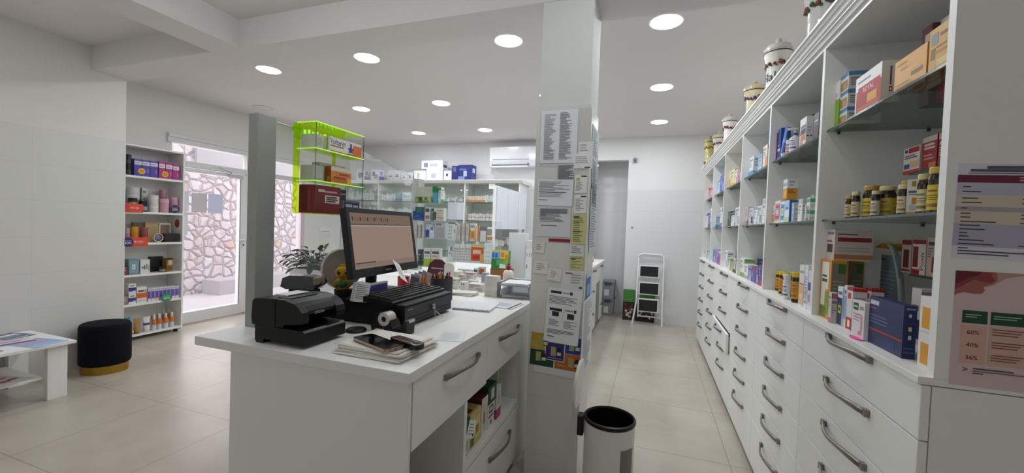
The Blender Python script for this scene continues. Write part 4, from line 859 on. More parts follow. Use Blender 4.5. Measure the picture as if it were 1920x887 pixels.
# -------------------------------------------------- till: printer
t = thing('receipt_printer', 'black receipt printer at the near end of the counter', 'printer', (-1.365, 1.30, CT))
x0, x1, y0, y1 = -1.495, -1.228, 1.19, 1.415
b = MB()
b.prism([(x0 + .012, CT + .012), (x0 + .02, CT), (x0 + .055, CT), (x0 + .058, CT + .018), (x1, CT + .012), (x1, CT + .062), (x1 - .012, CT + .07), (x0 + .012, CT + .07)], 1, y0 + .004, y1 - .004, BLACK)
b.build('printer_base', t, bevel=.003)
u = MB(); z = CT
u.prism([(x0, z + .072), (x0 - .004, z + .10), (x0, z + .165), (x0 + .012, z + .176), (x0 + .12, z + .182), (x0 + .12, z + .072)], 1, y0, y1, BLACK2)
u.build('rear_cover', t, bevel=.003)
u = MB(); front = [(x0 + .124, z + .074), (x0 + .124, z + .182), (x0 + .16, z + .183), (x1 - .055, z + .172), (x1 - .03, z + .160), (x1 - .012, z + .14), (x1 - .006, z + .118), (x1 - .008, z + .098), (x1 - .10, z + .086), (x0 + .16, z + .074)]
u.prism(front, 1, y0, y0 + .03, BLACK); u.prism(front, 1, y1 - .05, y1, BLACK)
u.prism([(x0 + .124, z + .074), (x0 + .124, z + .182), (x0 + .16, z + .183), (x1 - .055, z + .172), (x1 - .03, z + .160), (x1 - .016, z + .14), (x1 - .02, z + .126), (x1 - .07, z + .12), (x1 - .09, z + .08)], 1, y0 + .03, y1 - .05, BLACK)
u.build('front_cover', t, bevel=.0025)
u = MB(); u.text('EPSON', (x1 - .0055, y0 + .055, z + .128), (0, 1, 0), (-.12, 0, 1), .055, .011, M('#b8b8bc', .4)); u.build('lettering', t)
u = MB(); u.box(x0 + .10, y0 + .03, z + .1815, x0 + .165, y1 - .06, z + .1845, M('#050506', .3)); u.build('paper_slot', t)
m = MB(); m.box(-1.44, 1.245, CT + .187, -1.375, 1.355, CT + .189, PAPER); m.box(-1.44, 1.247, CT + .1835, -1.375, 1.25, CT + .187, PAPER); m.box(-1.44, 1.35, CT + .1835, -1.375, 1.353, CT + .187, PAPER)
m.build('receipt_slip', label='small white curled receipt slip lying on the printer', cat='receipt')
# cash drawer
t = thing('cash_drawer', 'black cash drawer with a key in its lock, under the keyboard', 'cash drawer', (-1.31, 1.85, CT))
dx0, dx1, dy0, dy1 = -1.545, -1.072, 1.618, 2.09
b = MB(); b.box(dx0, dy0, CT + .008, dx1 - .012, dy1, CT + .108, BLACK2); b.box(dx0 - .002, dy0 - .002, CT + .104, dx1 + .002, dy1 + .002, CT + .112, BLACK)
for q in ((dx0 + .03, dy0 + .03), (dx1 - .05, dy0 + .03), (dx0 + .03, dy1 - .03), (dx1 - .05, dy1 - .03)): b.cyl((q[0], q[1], CT), .014, .009, BLACK, 10)
b.build('drawer_case', t, bevel=.002)
f = MB(); f.box(dx1 - .014, dy0 + .004, CT + .014, dx1, dy1 - .004, CT + .10, M('#16161a', .45)); f.box(dx1, dy0 + .03, CT + .044, dx1 + .003, dy1 - .03, CT + .047, BLACK); f.box(dx1, dy0 + .03, CT + .024, dx1 + .003, dy1 - .03, CT + .027, BLACK)
fr = f.build('drawer_front', t, bevel=.002)
f = MB(); f.X = Matrix.Translation((dx1, 1.87, CT + .066)) @ Matrix.Rotation(math.pi / 2, 4, 'Y'); f.cyl((0, 0, 0), .013, .008, STEEL, 16); f.cyl((0, 0, .008), .006, .006, NICKEL, 10); f.build('lock', t)
f = MB(); kx = dx1 + .016; f.box(kx - .002, 1.866, CT + .054, kx, 1.874, CT + .082, STEEL); f.tube([(kx, 1.87 + .012 * math.cos(a), CT + .048 + .012 * math.sin(a)) for a in [i * .5236 for i in range(12)]], .0012, STEEL, 5, True)
f.box(kx, 1.868, CT + .014, kx + .002, 1.877, CT + .046, NICKEL); f.tube([(kx + .003, 1.88, CT + .04), (kx + .012, 1.90, CT + .02), (kx + .02, 1.925, CT + .006)], .003, STEEL, 5); f.build('key_ring', t)
f = MB()
for k in range(5): f.box(dx1, dy0 + .03 + .009 * k, CT + .082, dx1 + .0008, dy0 + .037 + .009 * k, CT + .088 + .002 * (k == 0), M('#7c7c82', .4))
f.build('lettering', t)
# keyboard
t = thing('keyboard', 'black computer keyboard lying on the cash drawer', 'keyboard', (-1.215, 1.86, CT + .112))
kx0, kx1, ky0, ky1, kz = -1.325, -1.125, 1.60, 2.10, CT + .1125
b = MB(); b.prism([(kx0, kz), (kx1, kz), (kx1, kz + .010), (kx1 - .006, kz + .013), (kx0 + .004, kz + .03), (kx0, kz + .026)], 1, ky0, ky1, BLACK2); b.build('keyboard_body', t, bevel=.002)
k = MB(); KC = M('#1c1d22', .45)
for r in range(6):
    xr = kx1 - .026 - r * .0285; zr_ = kz + .013 + (kx1 - .006 - xr) * (.017 / .19)
    n = 21; yy = ky0 + .014
    for q in range(n):
        ww = .0195
        if q in (15, 18): yy += .008
        if r == 0 and 4 <= q <= 9: ww = .0219
        k.box(xr - .011, yy, zr_ - .002, xr + .011, yy + ww - .001, zr_ + .0075, KC); yy += .0219
k.build('keys', t)
# monitor
t = thing('monitor', 'black computer monitor with a beige screen above the keyboard', 'monitor', (-1.43, 1.84, CT + .112))
A_, B_ = Vector((-1.302, 1.537, 1.226)), Vector((-1.340, 2.146, 1.226)); TL = Vector((-1.356, 1.531, 1.558))
ux = (B_ - A_).normalized(); uz = (TL - A_).normalized(); uz = (uz - ux * uz.dot(ux)).normalized(); un = ux.cross(uz)
MX = Matrix(((ux.x, -un.x, uz.x, A_.x), (ux.y, -un.y, uz.y, A_.y), (ux.z, -un.z, uz.z, A_.z), (0, 0, 0, 1)))
Wm, Hm = (B_ - A_).length, .338
b = MB(); b.X = MX; b.box(0, .0, 0, Wm, .032, Hm, BLACK); b.box(.08, .032, .06, Wm - .08, .05, Hm - .06, BLACK2); b.build('monitor_housing', t, bevel=.003)
b = MB(); b.X = MX; fw = .0225
b.box(0, -.004, 0, Wm, 0, .042, BLACK); b.box(0, -.004, Hm - fw, Wm, 0, Hm, BLACK); b.box(0, -.004, .042, fw, 0, Hm - fw, BLACK); b.box(Wm - fw, -.004, .042, Wm, 0, Hm - fw, BLACK); b.build('bezel', t)
def screen_mat(n, c, e=.42): 
    mm = glow(n, c, e); return mm
SC = screen_mat('screen_page', hexc('#c0a898'), .50); SC2 = screen_mat('screen_toolbar', hexc('#a59082'), .46); SC3 = screen_mat('screen_line', hexc('#6a5a58'), .4); SC4 = screen_mat('screen_page_shade', hexc('#b59f92'), .46); SC5 = screen_mat('screen_icon', hexc('#a07a50'), .5); SC6 = screen_mat('screen_title', hexc('#d6c6ba'), .5)
b = MB(); b.X = MX; sx0, sx1, sz0, sz1 = fw, Wm - fw, .042, Hm - fw
def sq(a0, c0, a1, c1, mm, e): b.quad((sx0 + a0 * (sx1 - sx0), e, sz0 + c0 * (sz1 - sz0)), (sx0 + a1 * (sx1 - sx0), e, sz0 + c0 * (sz1 - sz0)), (sx0 + a1 * (sx1 - sx0), e, sz0 + c1 * (sz1 - sz0)), (sx0 + a0 * (sx1 - sx0), e, sz0 + c1 * (sz1 - sz0)), mm)
sq(0, 0, 1, 1, SC, -.0005); sq(0, .80, 1, 1, SC2, -.0008); sq(0, .785, 1, .80, SC3, -.0009); sq(0, .76, 1, .785, SC6, -.0008); sq(0, 0, 1, .10, SC4, -.0008)
sq(.5, .79, .52, .81, SC3, -.0012); sq(.72, .79, .74, .81, SC3, -.0012)
for q in range(16): sq(.03 + q * .035, .86, .05 + q * .035, .93, SC5 if q % 3 else SC3, -.0012)
sq(.02, .09, .3, .11, SC3, -.0012); sq(.02, .05, .42, .06, SC2, -.0012)
b.build('screen', t, label='lit beige screen')
b = MB(); b.X = MX; [b.box(Wm * .44 + .010 * k, -.0046, .016, Wm * .44 + .010 * k + .008, -.004, .025, M('#8c8c92', .4)) for k in range(6)]; b.build('lettering', t)
b = MB(); b.tube([(-1.40, 1.86, 1.38), (-1.45, 1.86, 1.30), (-1.455, 1.86, 1.14)], .03, BLACK, 12); b.box(-1.54, 1.77, CT + .113, -1.365, 1.97, CT + .128, BLACK2); b.build('stand', t, bevel=.003)
# tape dispenser
t = thing('tape_dispenser', 'black desk tape dispenser in front of the cash drawer', 'tape dispenser', (-1.09, 1.555, CT))
b = MB(); tx0, tx1, ty0, ty1 = -1.19, -1.0, 1.525, 1.59
b.prism([(tx0 + .01, CT), (tx1, CT), (tx1 + .004, CT + .062), (tx1 - .010, CT + .066), (tx1 - .03, CT + .030), (tx1 - .07, CT + .026), (tx1 - .085, CT + .06), (tx0 + .05, CT + .088), (tx0 + .015, CT + .08), (tx0, CT + .05)], 1, ty0, ty1, BLACK); b.build('dispenser_body', t, bevel=.003)
b = MB(); b.X = Matrix.Translation((tx0 + .075, ty0 - .001, CT + .063)) @ Matrix.Rotation(math.pi / 2, 4, 'X') @ Matrix.Translation((0, 0, -.05)); b.lathe([(.013, 0), (.030, 0), (.030, .053), (.013, .053), (.013, 0)], M('#c9c7c2', .35), (0, 0, 0), 22); b.build('tape_roll', t)
b = MB(); b.box(tx1 - .004, ty0 + .01, CT + .056, tx1 + .009, ty1 - .01, CT + .069, STEEL); b.build('cutter_blade', t)
b = MB(); b.box(tx0 + .03, ty0 - .0012, CT + .012, tx0 + .075, ty0, CT + .019, M('#9a9a9c', .5)); b.build('label_plate', t)
# paper stack, phone, car key
t = thing('paper_stack', 'loose stack of creased white papers under the phone', 'paper stack', (-.97, 1.34, CT))
r = random.Random(3); zq = CT + .0003
for k in range(9):
    m = MB(); a = (r.random() - .5) * .16; m.X = Matrix.Translation((-.965 + (r.random() - .5) * .03, 1.345 + (r.random() - .5) * .03, zq)) @ Matrix.Rotation(a, 4, 'Z')
    n = 8; W_, D_ = .29, .245; vs = []
    for i in range(n + 1):
        for j in range(n + 1):
            px, py = i / n - .5, j / n - .5
            lift = .004 * max(0, abs(px) * 2 - .55) * (1 + math.sin(k * 2.1 + py * 7)) * (k / 9)
            vs.append((px * W_, py * D_, lift))
    fs = [(i * (n + 1) + j, (i + 1) * (n + 1) + j, (i + 1) * (n + 1) + j + 1, i * (n + 1) + j + 1) for i in range(n) for j in range(n)]
    m.add(vs, fs, M('#e8e5dd' if k % 3 else '#dfdcd2', .8), True); o = m.build('paper_sheet', t); sm = o.modifiers.new('thick', 'SOLIDIFY'); sm.thickness = .0022; sm.offset = 1; zq += .0031
ST = zq + .0045
t = thing('mobile_phone', 'black smartphone with metal frame lying screen up on the papers', 'phone', (-.99, 1.29, ST))
c4 = [onZ(663, 638, ST), onZ(727, 664, ST), onZ(757, 651, ST), onZ(692, 627, ST)]
ctr = sum(c4, Vector()) / 4; ln = ((c4[1] + c4[2]) - (c4[0] + c4[3])) / 2; wdv = ((c4[3] + c4[2]) - (c4[0] + c4[1])) / 2
ang = math.atan2(ln.y, ln.x); Lp, Wp = ln.length * .97, wdv.length * .92
def rounded(w, h, r, n=5):
    p = []
    for cx_, cy_, a0 in ((w / 2 - r, h / 2 - r, 0), (-w / 2 + r, h / 2 - r, 90), (-w / 2 + r, -h / 2 + r, 180), (w / 2 - r, -h / 2 + r, 270)):
        for i in range(n + 1): a = math.radians(a0 + 90 * i / n); p.append((cx_ + r * math.cos(a), cy_ + r * math.sin(a)))
    return p
b = MB(); b.X = Matrix.Translation((ctr.x, ctr.y, ST)) @ Matrix.Rotation(ang, 4, 'Z'); b.prism(rounded(Lp, Wp, .014), 2, 0, .0095, M('#b59c8c', .25, .9), True); b.build('phone_frame', t)
b = MB(); b.X = Matrix.Translation((ctr.x, ctr.y, ST + .0095)) @ Matrix.Rotation(ang, 4, 'Z'); b.prism(rounded(Lp - .005, Wp - .005, .012), 2, 0, .0006, M('#08080a', .08), True); b.build('screen', t)
b = MB(); b.X = Matrix.Translation((ctr.x, ctr.y, ST)) @ Matrix.Rotation(ang, 4, 'Z'); b.box(Lp / 2 - .0005, -.006, .003, Lp / 2 + .0007, .006, .0065, BLACK)
for k in range(4):
    for s_ in (-1, 1): b.box(Lp / 2 - .0005, s_ * (.014 + k * .005) - .001, .004, Lp / 2 + .0007, s_ * (.014 + k * .005) + .001, .006, BLACK)
b.build('charging_port', t)
t = thing('car_key', 'black car key fob with copper edging beside the phone', 'car key', (-.88, 1.35, ST))
p0, p1 = onZ(738, 634, ST + .01), onZ(790, 650, ST + .01); mid = (p0 + p1) / 2; an = math.atan2(p1.y - p0.y, p1.x - p0.x); Lk = (p1 - p0).length
b = MB(); b.X = Matrix.Translation((mid.x, mid.y, ST - .001)) @ Matrix.Rotation(an, 4, 'Z')
b.prism(rounded(Lk, .05, .018), 2, 0, .019, M('#101013', .2), True); b.build('fob_body', t, bevel=.005)
b = MB(); b.X = Matrix.Translation((mid.x, mid.y, ST - .001)) @ Matrix.Rotation(an, 4, 'Z'); b.tube([(-Lk * .40, -.016, .0185), (0, -.020, .0195), (Lk * .2, -.012, .0195)], .0018, M('#b5714a', .25, .9), 6); b.build('copper_trim', t)
b = MB(); b.X = Matrix.Translation((mid.x, mid.y, ST - .001)) @ Matrix.Rotation(an, 4, 'Z'); b.ball((Lk * .32, 0, .019), .012, M('#1b1b20', .15), sz=.35); b.ball((Lk * .12, .008, .019), .008, M('#26262b', .2), sz=.3); b.build('button', t)
# scanner base puck, scanner, chick, notes
m = MB(); m.lathe([(.044, 0), (.046, .006), (.040, .013), (.018, .017), (1e-5, .018)], BLACK2, (-1.245, 1.50, CT), 28)
m.build('scanner_base', label='flat round black puck on the counter right of the printer', cat='stand')
t = thing('barcode_scanner', 'glossy black barcode scanner resting on a dark stand behind the printer', 'scanner', (-1.56, 1.52, CT))
b = MB(); b.box(-1.66, 1.44, CT, -1.47, 1.58, CT + .10, M('#17181b', .45)); b.box(-1.62, 1.47, CT + .10, -1.50, 1.55, CT + .165, BLACK2); b.build('stand', t, bevel=.006)
b = MB(); b.X = Matrix.Translation((-1.55, 1.51, CT + .166)) @ Matrix.Rotation(.35, 4, 'Z'); b.prism([(-.105, .012), (-.095, .052), (-.06, .066), (.02, .064), (.075, .056), (.085, .03), (.06, .0), (-.08, 0)], 1, -.035, .035, M('#0b0b0d', .15), True); b.build('scanner_head', t, bevel=.006)
b = MB(); b.box(-1.475, 1.475, CT + .195, -1.462, 1.535, CT + .225, M('#8a7a5c', .25)); b.build('scan_window', t)
t = thing('toy_chick', 'yellow plush toy chick holding a green egg, left of the monitor', 'toy', (-1.50, 1.66, CT + .113))
Y_ = M('#d8a21c', .85); c = Vector((-1.50, Yat(642, -1.50, 1.2), CT + .1135)); K = .0165
vd = Vector((-c.x, -c.y, 0)).normalized(); sd = Vector((-vd.y, vd.x, 0)); V3 = lambda a, b_, h: c + vd * a + sd * b_ + Vector((0, 0, h))
b = MB(); b.ball(V3(0, 0, .050), .034, Y_, sz=1.45); b.ball(V3(.004, 0, .116), .035, Y_, sz=.95)
for k in (-1, 0, 1): b.ball(V3(.0, k * .008, .151), .006, Y_, sz=1.6)
b.build('plush_body', t)
for k in (-1, 1):
    b = MB(); b.ball(V3(.029, k * .017, .120), .0105, M('#0c0a0a', .1), 1, 1, 1.15); b.ball(V3(.039, k * .016, .125), .0028, PAPER); b.build('eye', t)
    b = MB(); b.ball(V3(.020, k * .030, .058), .013, M('#b9881a', .85), sz=1.5); b.build('wing', t)
b = MB(); b.ball(V3(.037, 0, .106), .008, M('#e0752a', .5), sz=.8); b.build('beak', t)
b = MB(); b.ball(V3(.030, 0, .062), .023, M('#3f7d5c', .6), sz=.95); b.build('egg', t)
b = MB(); b.lathe([(.037, 0), (.039, .03), (.035, .032)], M('#3a3426', .6), c, 20); b.build('nest_cup', t)
m = MB(); zc_ = CT + .113
m.X = Matrix.Translation((-1.30, 1.585, zc_ + .0)) @ Matrix.Rotation(math.radians(62), 4, 'Z') @ Matrix.Rotation(.18, 4, 'Y')
m.box(-.035, 0, .0, .038, .0015, .095, PAPER); m.box(-.045, .004, .0, .03, .0055, .09, M('#d9d7d0', .8))
for k in range(8): m.quad((-.028, -.0005, .08 - .009 * k), (.02 + .01 * (k % 2), -.0005, .08 - .009 * k), (.02 + .01 * (k % 2), -.0005, .083 - .009 * k), (-.028, -.0005, .083 - .009 * k), INKL)
m.build('paper_note', label='folded white paper notes leaning below the left corner of the monitor', cat='note')
t = thing('blue_organizer', 'blue and violet desk organizer under the monitor', 'organizer', (-1.38, 1.70, CT + .1125))
b = MB(); b.box(-1.36, 1.63, zc_, -1.33, 1.70, zc_ + .058, M('#1f3fa0', .4)); b.box(-1.36, 1.63, zc_, -1.355, 1.84, zc_ + .06, M('#1f3fa0', .4)); b.build('tray', t)
b = MB(); b.box(-1.352, 1.70, zc_, -1.330, 1.84, zc_ + .06, M('#4a3f9a', .45)); b.box(-1.354, 1.66, zc_ + .0605, -1.332, 1.845, zc_ + .068, PAPER); b.build('box_content', t)
mb = MB(); q0 = A_ + ux * (Wm * .52) - un * 0
mb.X = MX @ Matrix.Translation((Wm * .60, -.010, .052)) @ Matrix.Rotation(.50, 4, 'Y') @ Matrix.Rotation(-.55, 4, 'X')
mb.box(-.036, 0, -.135, .036, .001, 0, PAPER)
for k in range(6): mb.quad((-.026, -.0006, -.03 - .013 * k), (.01 + .004 * (k % 3), -.0006, -.03 - .013 * k), (.01 + .004 * (k % 3), -.0006, -.027 - .013 * k), (-.026, -.0006, -.027 - .013 * k), INKL)
mb.build('price_note', label='white slip of paper hanging slanted from the monitor foot over the keyboard', cat='note')
# round mirror behind the scanner
t = thing('table_mirror', 'round grey tabletop mirror behind the scanner', 'mirror', (-1.61, 1.80, CT))
b = MB(); b.X = Matrix.Translation((-1.60, 1.80, CT + .235)) @ Matrix.Rotation(math.radians(60), 4, 'Z') @ Matrix.Rotation(math.pi / 2, 4, 'X'); b.lathe([(.105, 0), (.112, .004), (.112, .012), (.105, .016)], WHITEM, (0, 0, 0), 32); b.build('rim', t)
b = MB(); b.X = Matrix.Translation((-1.60, 1.80, CT + .235)) @ Matrix.Rotation(math.radians(60), 4, 'Z') @ Matrix.Rotation(math.pi / 2, 4, 'X'); b.lathe([(.104, .0165), (1e-5, .0165)], M('#b4b0ae', .4, .2), (0, 0, 0), 32); b.build('mirror_glass', t)
b = MB(); b.cyl((-1.61, 1.80, CT), .06, .008, WHITEM, 20); b.cyl((-1.61, 1.80, CT + .008), .007, .12, WHITEM, 10); b.build('stand', t)

# posts and clear screen on the customers' side
GP = M('#a4a7a2', .45)
def post(x0, y0, x1, y1, lab):
    m = MB(); m.box(x0, y0, CT + .0005, x1, y1, 1.965, GP); m.build('screen_post', bevel=.002, label=lab, cat='post', group='grey screen posts')
post(-1.735, 1.345, -1.678, 1.44, 'tall grey-white rectangular post behind the printer')
post(-2.41, 3.72, -2.34, 3.84, 'far grey-white post rising behind the acrylic displays')
g0, gm, g1 = Vector((-1.706, 1.445, 0)), Vector((-1.706, 1.955, 0)), Vector((-2.37, 3.715, 0))
t = thing('clear_screen', 'large clear screen spanning between the two grey posts', 'screen', (g0.x, g0.y, 1.1))
for p0, p1 in ((g0, gm), (gm.lerp(g1, .004), g1)):
    b = MB(); dv = (p1 - p0).normalized(); e = Vector((-dv.y, dv.x, 0)) * .003
    v = [p0 - e, p1 - e, p1 + e, p0 + e]; v = [(q.x, q.y, 1.10) for q in v] + [(q.x, q.y, 1.955) for q in v]
    b.add(v, [(0, 3, 2, 1), (0, 1, 5, 4), (1, 2, 6, 5), (2, 3, 7, 6), (3, 0, 4, 7)], ACRYL); b.add(v[4:], [(0, 1, 2, 3)], GLASSEDGE)
    b.build('pane', t)
for p in (g0.lerp(gm, .35), gm.lerp(g1, .12), gm.lerp(g1, .85)):
    b = MB(); b.box(p.x - .02, p.y - .03, CT + .0005, p.x + .02, p.y + .03, 1.11, WHITEM); b.build('foot_clamp', t)

# neon green acrylic display hanging on the screen
NX = -1.652; ny0, ny1 = 1.515, 1.875; nz0, nz1 = 1.525, 1.965; nd = .115
t = thing('neon_display', 'neon green acrylic shelf display with medicine boxes, hanging on the clear screen', 'display', (NX, 1.69, nz0))
yk = 1.625
b = MB(); b.box(NX - .004 - 0, ny0, nz0, NX, ny0 + .035, nz1, NEON); b.build('side_strip', t)
b = MB(); b.box(NX - .003, ny0, nz1 - .075, NX, ny1 - .02, nz1, NEON)
for k in range(9): b.box(NX + .0003, ny0 + .055 + k * .026, nz1 - .045, NX + .001, ny0 + .071 + k * .026, nz1 - .022 + .006 * (k % 2), NEONEDGE)
b.build('header_panel', t, label='neon header with etched lettering')
b = MB(); b.box(NX - .003, ny1 - .11, nz0, NX, ny1 - .085, nz1 - .075, NEON); b.build('back_strip', t)
def nshelf(z, dep, nm='shelf'):
    b = MB(); b.box(NX, ny0 + .02, z, NX + dep, ny1, z + .005, NEON)
    b.box(NX + dep, ny0 + .02, z, NX + dep + .003, ny1, z + .005, NEONEDGE); b.box(NX, ny0 + .017, z, NX + dep, ny0 + .02, z + .005, NEONEDGE); b.build(nm, t)
zsA = Zat(296, NX + .1, 1.80); zsB = Zat(350, NX + .1, 1.80)
for yh in (ny0 + .03, ny1 - .10):
    b = MB(); b.box(-1.7025, yh, nz1 - .03, NX - .004, yh + .02, nz1 - .01, NEON); b.build('hanger', t)
nshelf(nz1, nd, 'top_cover'); nshelf(zsA, nd); nshelf(zsB, nd); b = MB(); b.box(NX, ny0 + .02, nz0, NX + nd, ny1, nz0 + .004, NEON); b.build('shelf', t)
b = MB(); b.box(NX + nd - .002, ny1 - .003, nz0, NX + nd, ny1, nz1, GLASSEDGE); b.box(NX + nd - .002, ny0 + .02, nz0, NX + nd, ny0 + .022, nz1, M('#4a5a3a', .2)); b.build('edge', t)
def ncar(y0, y1, dep, h, z, look, base, decs, x=None): return carton(y1 - y0, dep, h, (x if x is not None else NX + .006) + dep / 2, (y0 + y1) / 2, z, LX, base, '#888888', '#777777', look, 'boxes in the neon display', decs)
zz = zsA + .0055
ncar(1.63, 1.865, .10, .075, zz, 'white and orange pain-gel box on the top shelf of the neon display', '#e6e3e0',
     [('F', .0, 0, .62, .10, '#c9501e'), ('F', .72, 0, 1, .80, '#d9742a'), ('F', .55, 0, .76, .14, '#b8401c'), ('F', .02, .52, .48, .92, 'Voltaren', '#2c2c5c'), ('F', .03, .38, .42, .46, '#b04a34'), ('F', .62, .22, .68, .72, '#2c3f8c'), ('F', .56, .45, .74, .55, '#2c3f8c'), ('F', .58, .2, .62, .45, '#4a5aa4'), ('F', .68, .2, .72, .45, '#c23a2c'), ('F', .62, .74, .68, .86, '#2c3f8c'), ('L', .3, .0, .34, 1, '#5a4a42'), ('L', .78, .1, .9, .9, 'Voltaren', '#4a4a4c', 1), ('L', .0, .0, .1, 1, '#c9c9c4')])
ncar(1.55, 1.60, .09, .07, zz, 'white unmarked end of a box on the top shelf of the neon display', '#c9c8c0', [('F', .2, .2, .8, .8, '#b4b3aa')])
zz = zsB + .0055
ncar(1.55, 1.615, .08, .075, zz, 'grey-white box at left on the middle shelf of the neon display', '#bab9b2', [('F', .1, .1, .9, .2, '#a4a39c')])
ncar(1.62, 1.80, .05, .10, zz + .0, 'plain grey-white tall box at the rear of the neon middle shelf', '#b4b4ae', [('F', .1, .8, .6, .86, '#9a9a94')])
ncar(1.655, 1.80, .035, .085, zz, 'orange vitamin box with a red emblem on the neon middle shelf', '#d98a3c', [('F', 0, .74, 1, 1, '#e2d4c4'), ('F', .18, .48, .34, .70, 'C', '#b9401c'), ('F', .38, .52, .9, .64, '#b9401c'), ('F', .05, .1, .9, .36, '#c96a24'), ('F', .14, .28, .7, .42, '#a83a1c'), ('F', .8, .05, 1, .4, '#e0b04a'), ('L', 0, 0, 1, 1, '#b5541c'), ('L', .2, .1, .8, .4, '#d8943c')], x=NX + .062)
zz = nz0 + .0045
hr = Zat(348, NX + .1, 1.60) - zz
ncar(1.545, 1.715, .10, min(hr, zsB - zz - .002), zz, 'big dark red box with a white caption on the bottom neon shelf', '#7a1620', [('F', .12, .76, .85, .82, '#c9a4a0'), ('F', .12, .76, .36, .86, '#d8b8b4'), ('F', .38, .38, .95, .66, '#d8d4d0'), ('F', .43, .56, .85, .62, '#4a3434'), ('F', .43, .49, .88, .54, '#4a3434'), ('F', .43, .42, .8, .47, '#4a3434'), ('L', .2, .1, .5, .9, '#5a1018'), ('L', .62, .1, .7, .9, '#8a3a3c')])
ncar(1.722, 1.80, .06, .135, zz, 'navy box behind the small one on the bottom neon shelf', '#22264c', [('F', .05, .78, .95, .84, '#a4a4b8'), ('F', .05, .5, .9, .54, '#7a7a94'), ('F', .4, .3, 1, .42, '#7a2430')])
ncar(1.745, 1.862, .035, .075, zz, 'small dark blue box with light lettering on the bottom neon shelf', '#1c2050', [('F', .1, .55, .5, .76, '#b8bcd4'), ('F', .54, .55, .9, .7, '#b8bcd4'), ('F', .05, .34, .95, .42, '#6a2a44'), ('F', .05, .9, .95, .95, '#8a8aa4'), ('L', 0, 0, 1, 1, '#b4b0aa')], x=NX + .07)

# ------------------------------------------------------------------ far counter: displays and desk clutter
def bcar(u0, u1, vt, y, z, look, base, acc, acc2, label, depth=.06, decs=None, group=None, h=None):
    """a carton whose front faces the camera (-y), read off pixel columns and its top row"""
    xa = Xat(u0, y, z + .05); xb = Xat(u1, y, z + .05); hh = h or (Zat(vt, (xa + xb) / 2, y) - z)
    return carton(max(.006, xb - xa - .002), depth, hh, (xa + xb) / 2, y + depth / 2, z + .0005, 0, base, acc, acc2, f'{look} {label}', group or f'goods {label}', decs, sides='FR')
def acryl_stand(u0, u1, y, tiers, dep, label, group):
    """clear stepped stand: side walls, back, one floor per tier (rows given)"""
    xa = Xat(u0, y, 1.2); xb = Xat(u1, y, 1.2); zs = [max(CT + .008, Zat(v, (xa + xb) / 2, y)) for v in tiers]
    t = thing('acrylic_stand', label, 'display stand', ((xa + xb) / 2, y + dep / 2, CT), group)
    b = MB(); b.box(xa, y, CT + .0005, xa + .004, y + dep, zs[0] + .02, ACRYL); b.build('side_wall', t)
    b = MB(); b.box(xb - .004, y, CT + .0005, xb, y + dep, zs[0] + .02, ACRYL); b.build('side_wall', t)
    b = MB(); b.box(xa + .004, y + dep - .004, CT + .0005, xb - .004, y + dep, zs[0] + .20, ACRYL); b.build('back_wall', t)
    for z in zs:
        b = MB(); b.box(xa + .004, y, z - .004, xb - .004, y + dep - .004, z, ACRYL); b.box(xa + .004, y - .0008, z - .004, xb - .004, y, z, M('#a9b2b4', .2)); b.box(xa + .004, y - .003, z, xb - .004, y - .0008, z + .022, ACRYL); b.build('tier', t)
    return zs
Y1 = 3.10
za = acryl_stand(768, 838, Y1, (381, 414, 447, 500), .16, 'clear acrylic tiered stand nearest behind the monitor, green boxes on top', 'acrylic stands')
pA = 'on the clear stand right of the monitor'
bcar(781, 815, 350, Y1 + .075, za[0], 'wide white striped backing carton', '#d6d8ca', '', '', pA, .03, [('F', .02 + .14 * k, .02, .03 + .14 * k, .98, '#a4a698') for k in range(7)])
bcar(778, 791, 369, Y1 + .015, za[0], 'lime green and dark label box, left', '#7fa03a', '', '', pA, .05, [('F', .5, 0, 1, 1, '#3f5a4a'), ('F', .1, .3, .45, .6, '#b4cc5a')])
bcar(792, 805, 369, Y1 + .015, za[0], 'pale green box with lime base', '#b9c49a', '', '', pA, .05, [('F', 0, 0, 1, .4, '#7a9a2c'), ('F', .3, .5, .7, .9, '#5a7a4a')])
def ycyl(u0, u1, vt, y, z, body, capc, look, label, name='bottle', cap='cap', caph=.2, neck=.6, labc=None, acc=None, group=None):
    xa = Xat(u0, y, z + .05); xb = Xat(u1, y, z + .05); r = (xb - xa) / 2; x = (xa + xb) / 2; h = Zat(vt, x, y) - z
    return bottle(r * .94, h, x, y, z + .0005, body, labc or body, capc, f'{look} {label}', group or f'goods {label}', caph, neck, name, cap=cap, acc=acc or '#8a8a94', face=-math.pi)
ycyl(812, 821, 350, Y1 + .06, za[0], '#3f8fae', '#1f7a3a', 'blue bottle with a wide green cap', pA, caph=.3, neck=1.1, labc='#4aa4c0')
bcar(822, 827, 351, Y1 + .05, za[0], 'slim white upright carton', '#e4e6e2', '#3f9a5a', '#9a9a94', pA, .05)
bcar(774, 795, 388, Y1 + .02, za[1], 'royal blue carton with green top stripes', '#22489c', '', '', pA, .05, [('F', .25, .55, 1, 1, '#2c6a5a'), ('F', 0, .7, .2, 1, '#b4ccc4'), ('F', .45, .58, .48, 1, '#6aa49a'), ('F', .65, .58, .68, 1, '#6aa49a'), ('F', .2, .3, .6, .34, '#7a94d0')])
bcar(796, 807, 389, Y1 + .02, za[1], 'white carton with dark picture panels', '#dedede', '', '', pA, .05, [('F', .1, .65, .8, .92, '#5a5c64'), ('F', .15, .15, .85, .4, '#b4746a')])
bcar(808, 812, 391, Y1 + .02, za[1], 'narrow sea-green carton', '#5a8a80', '#3c6a62', '#c4d4d0', pA, .05)
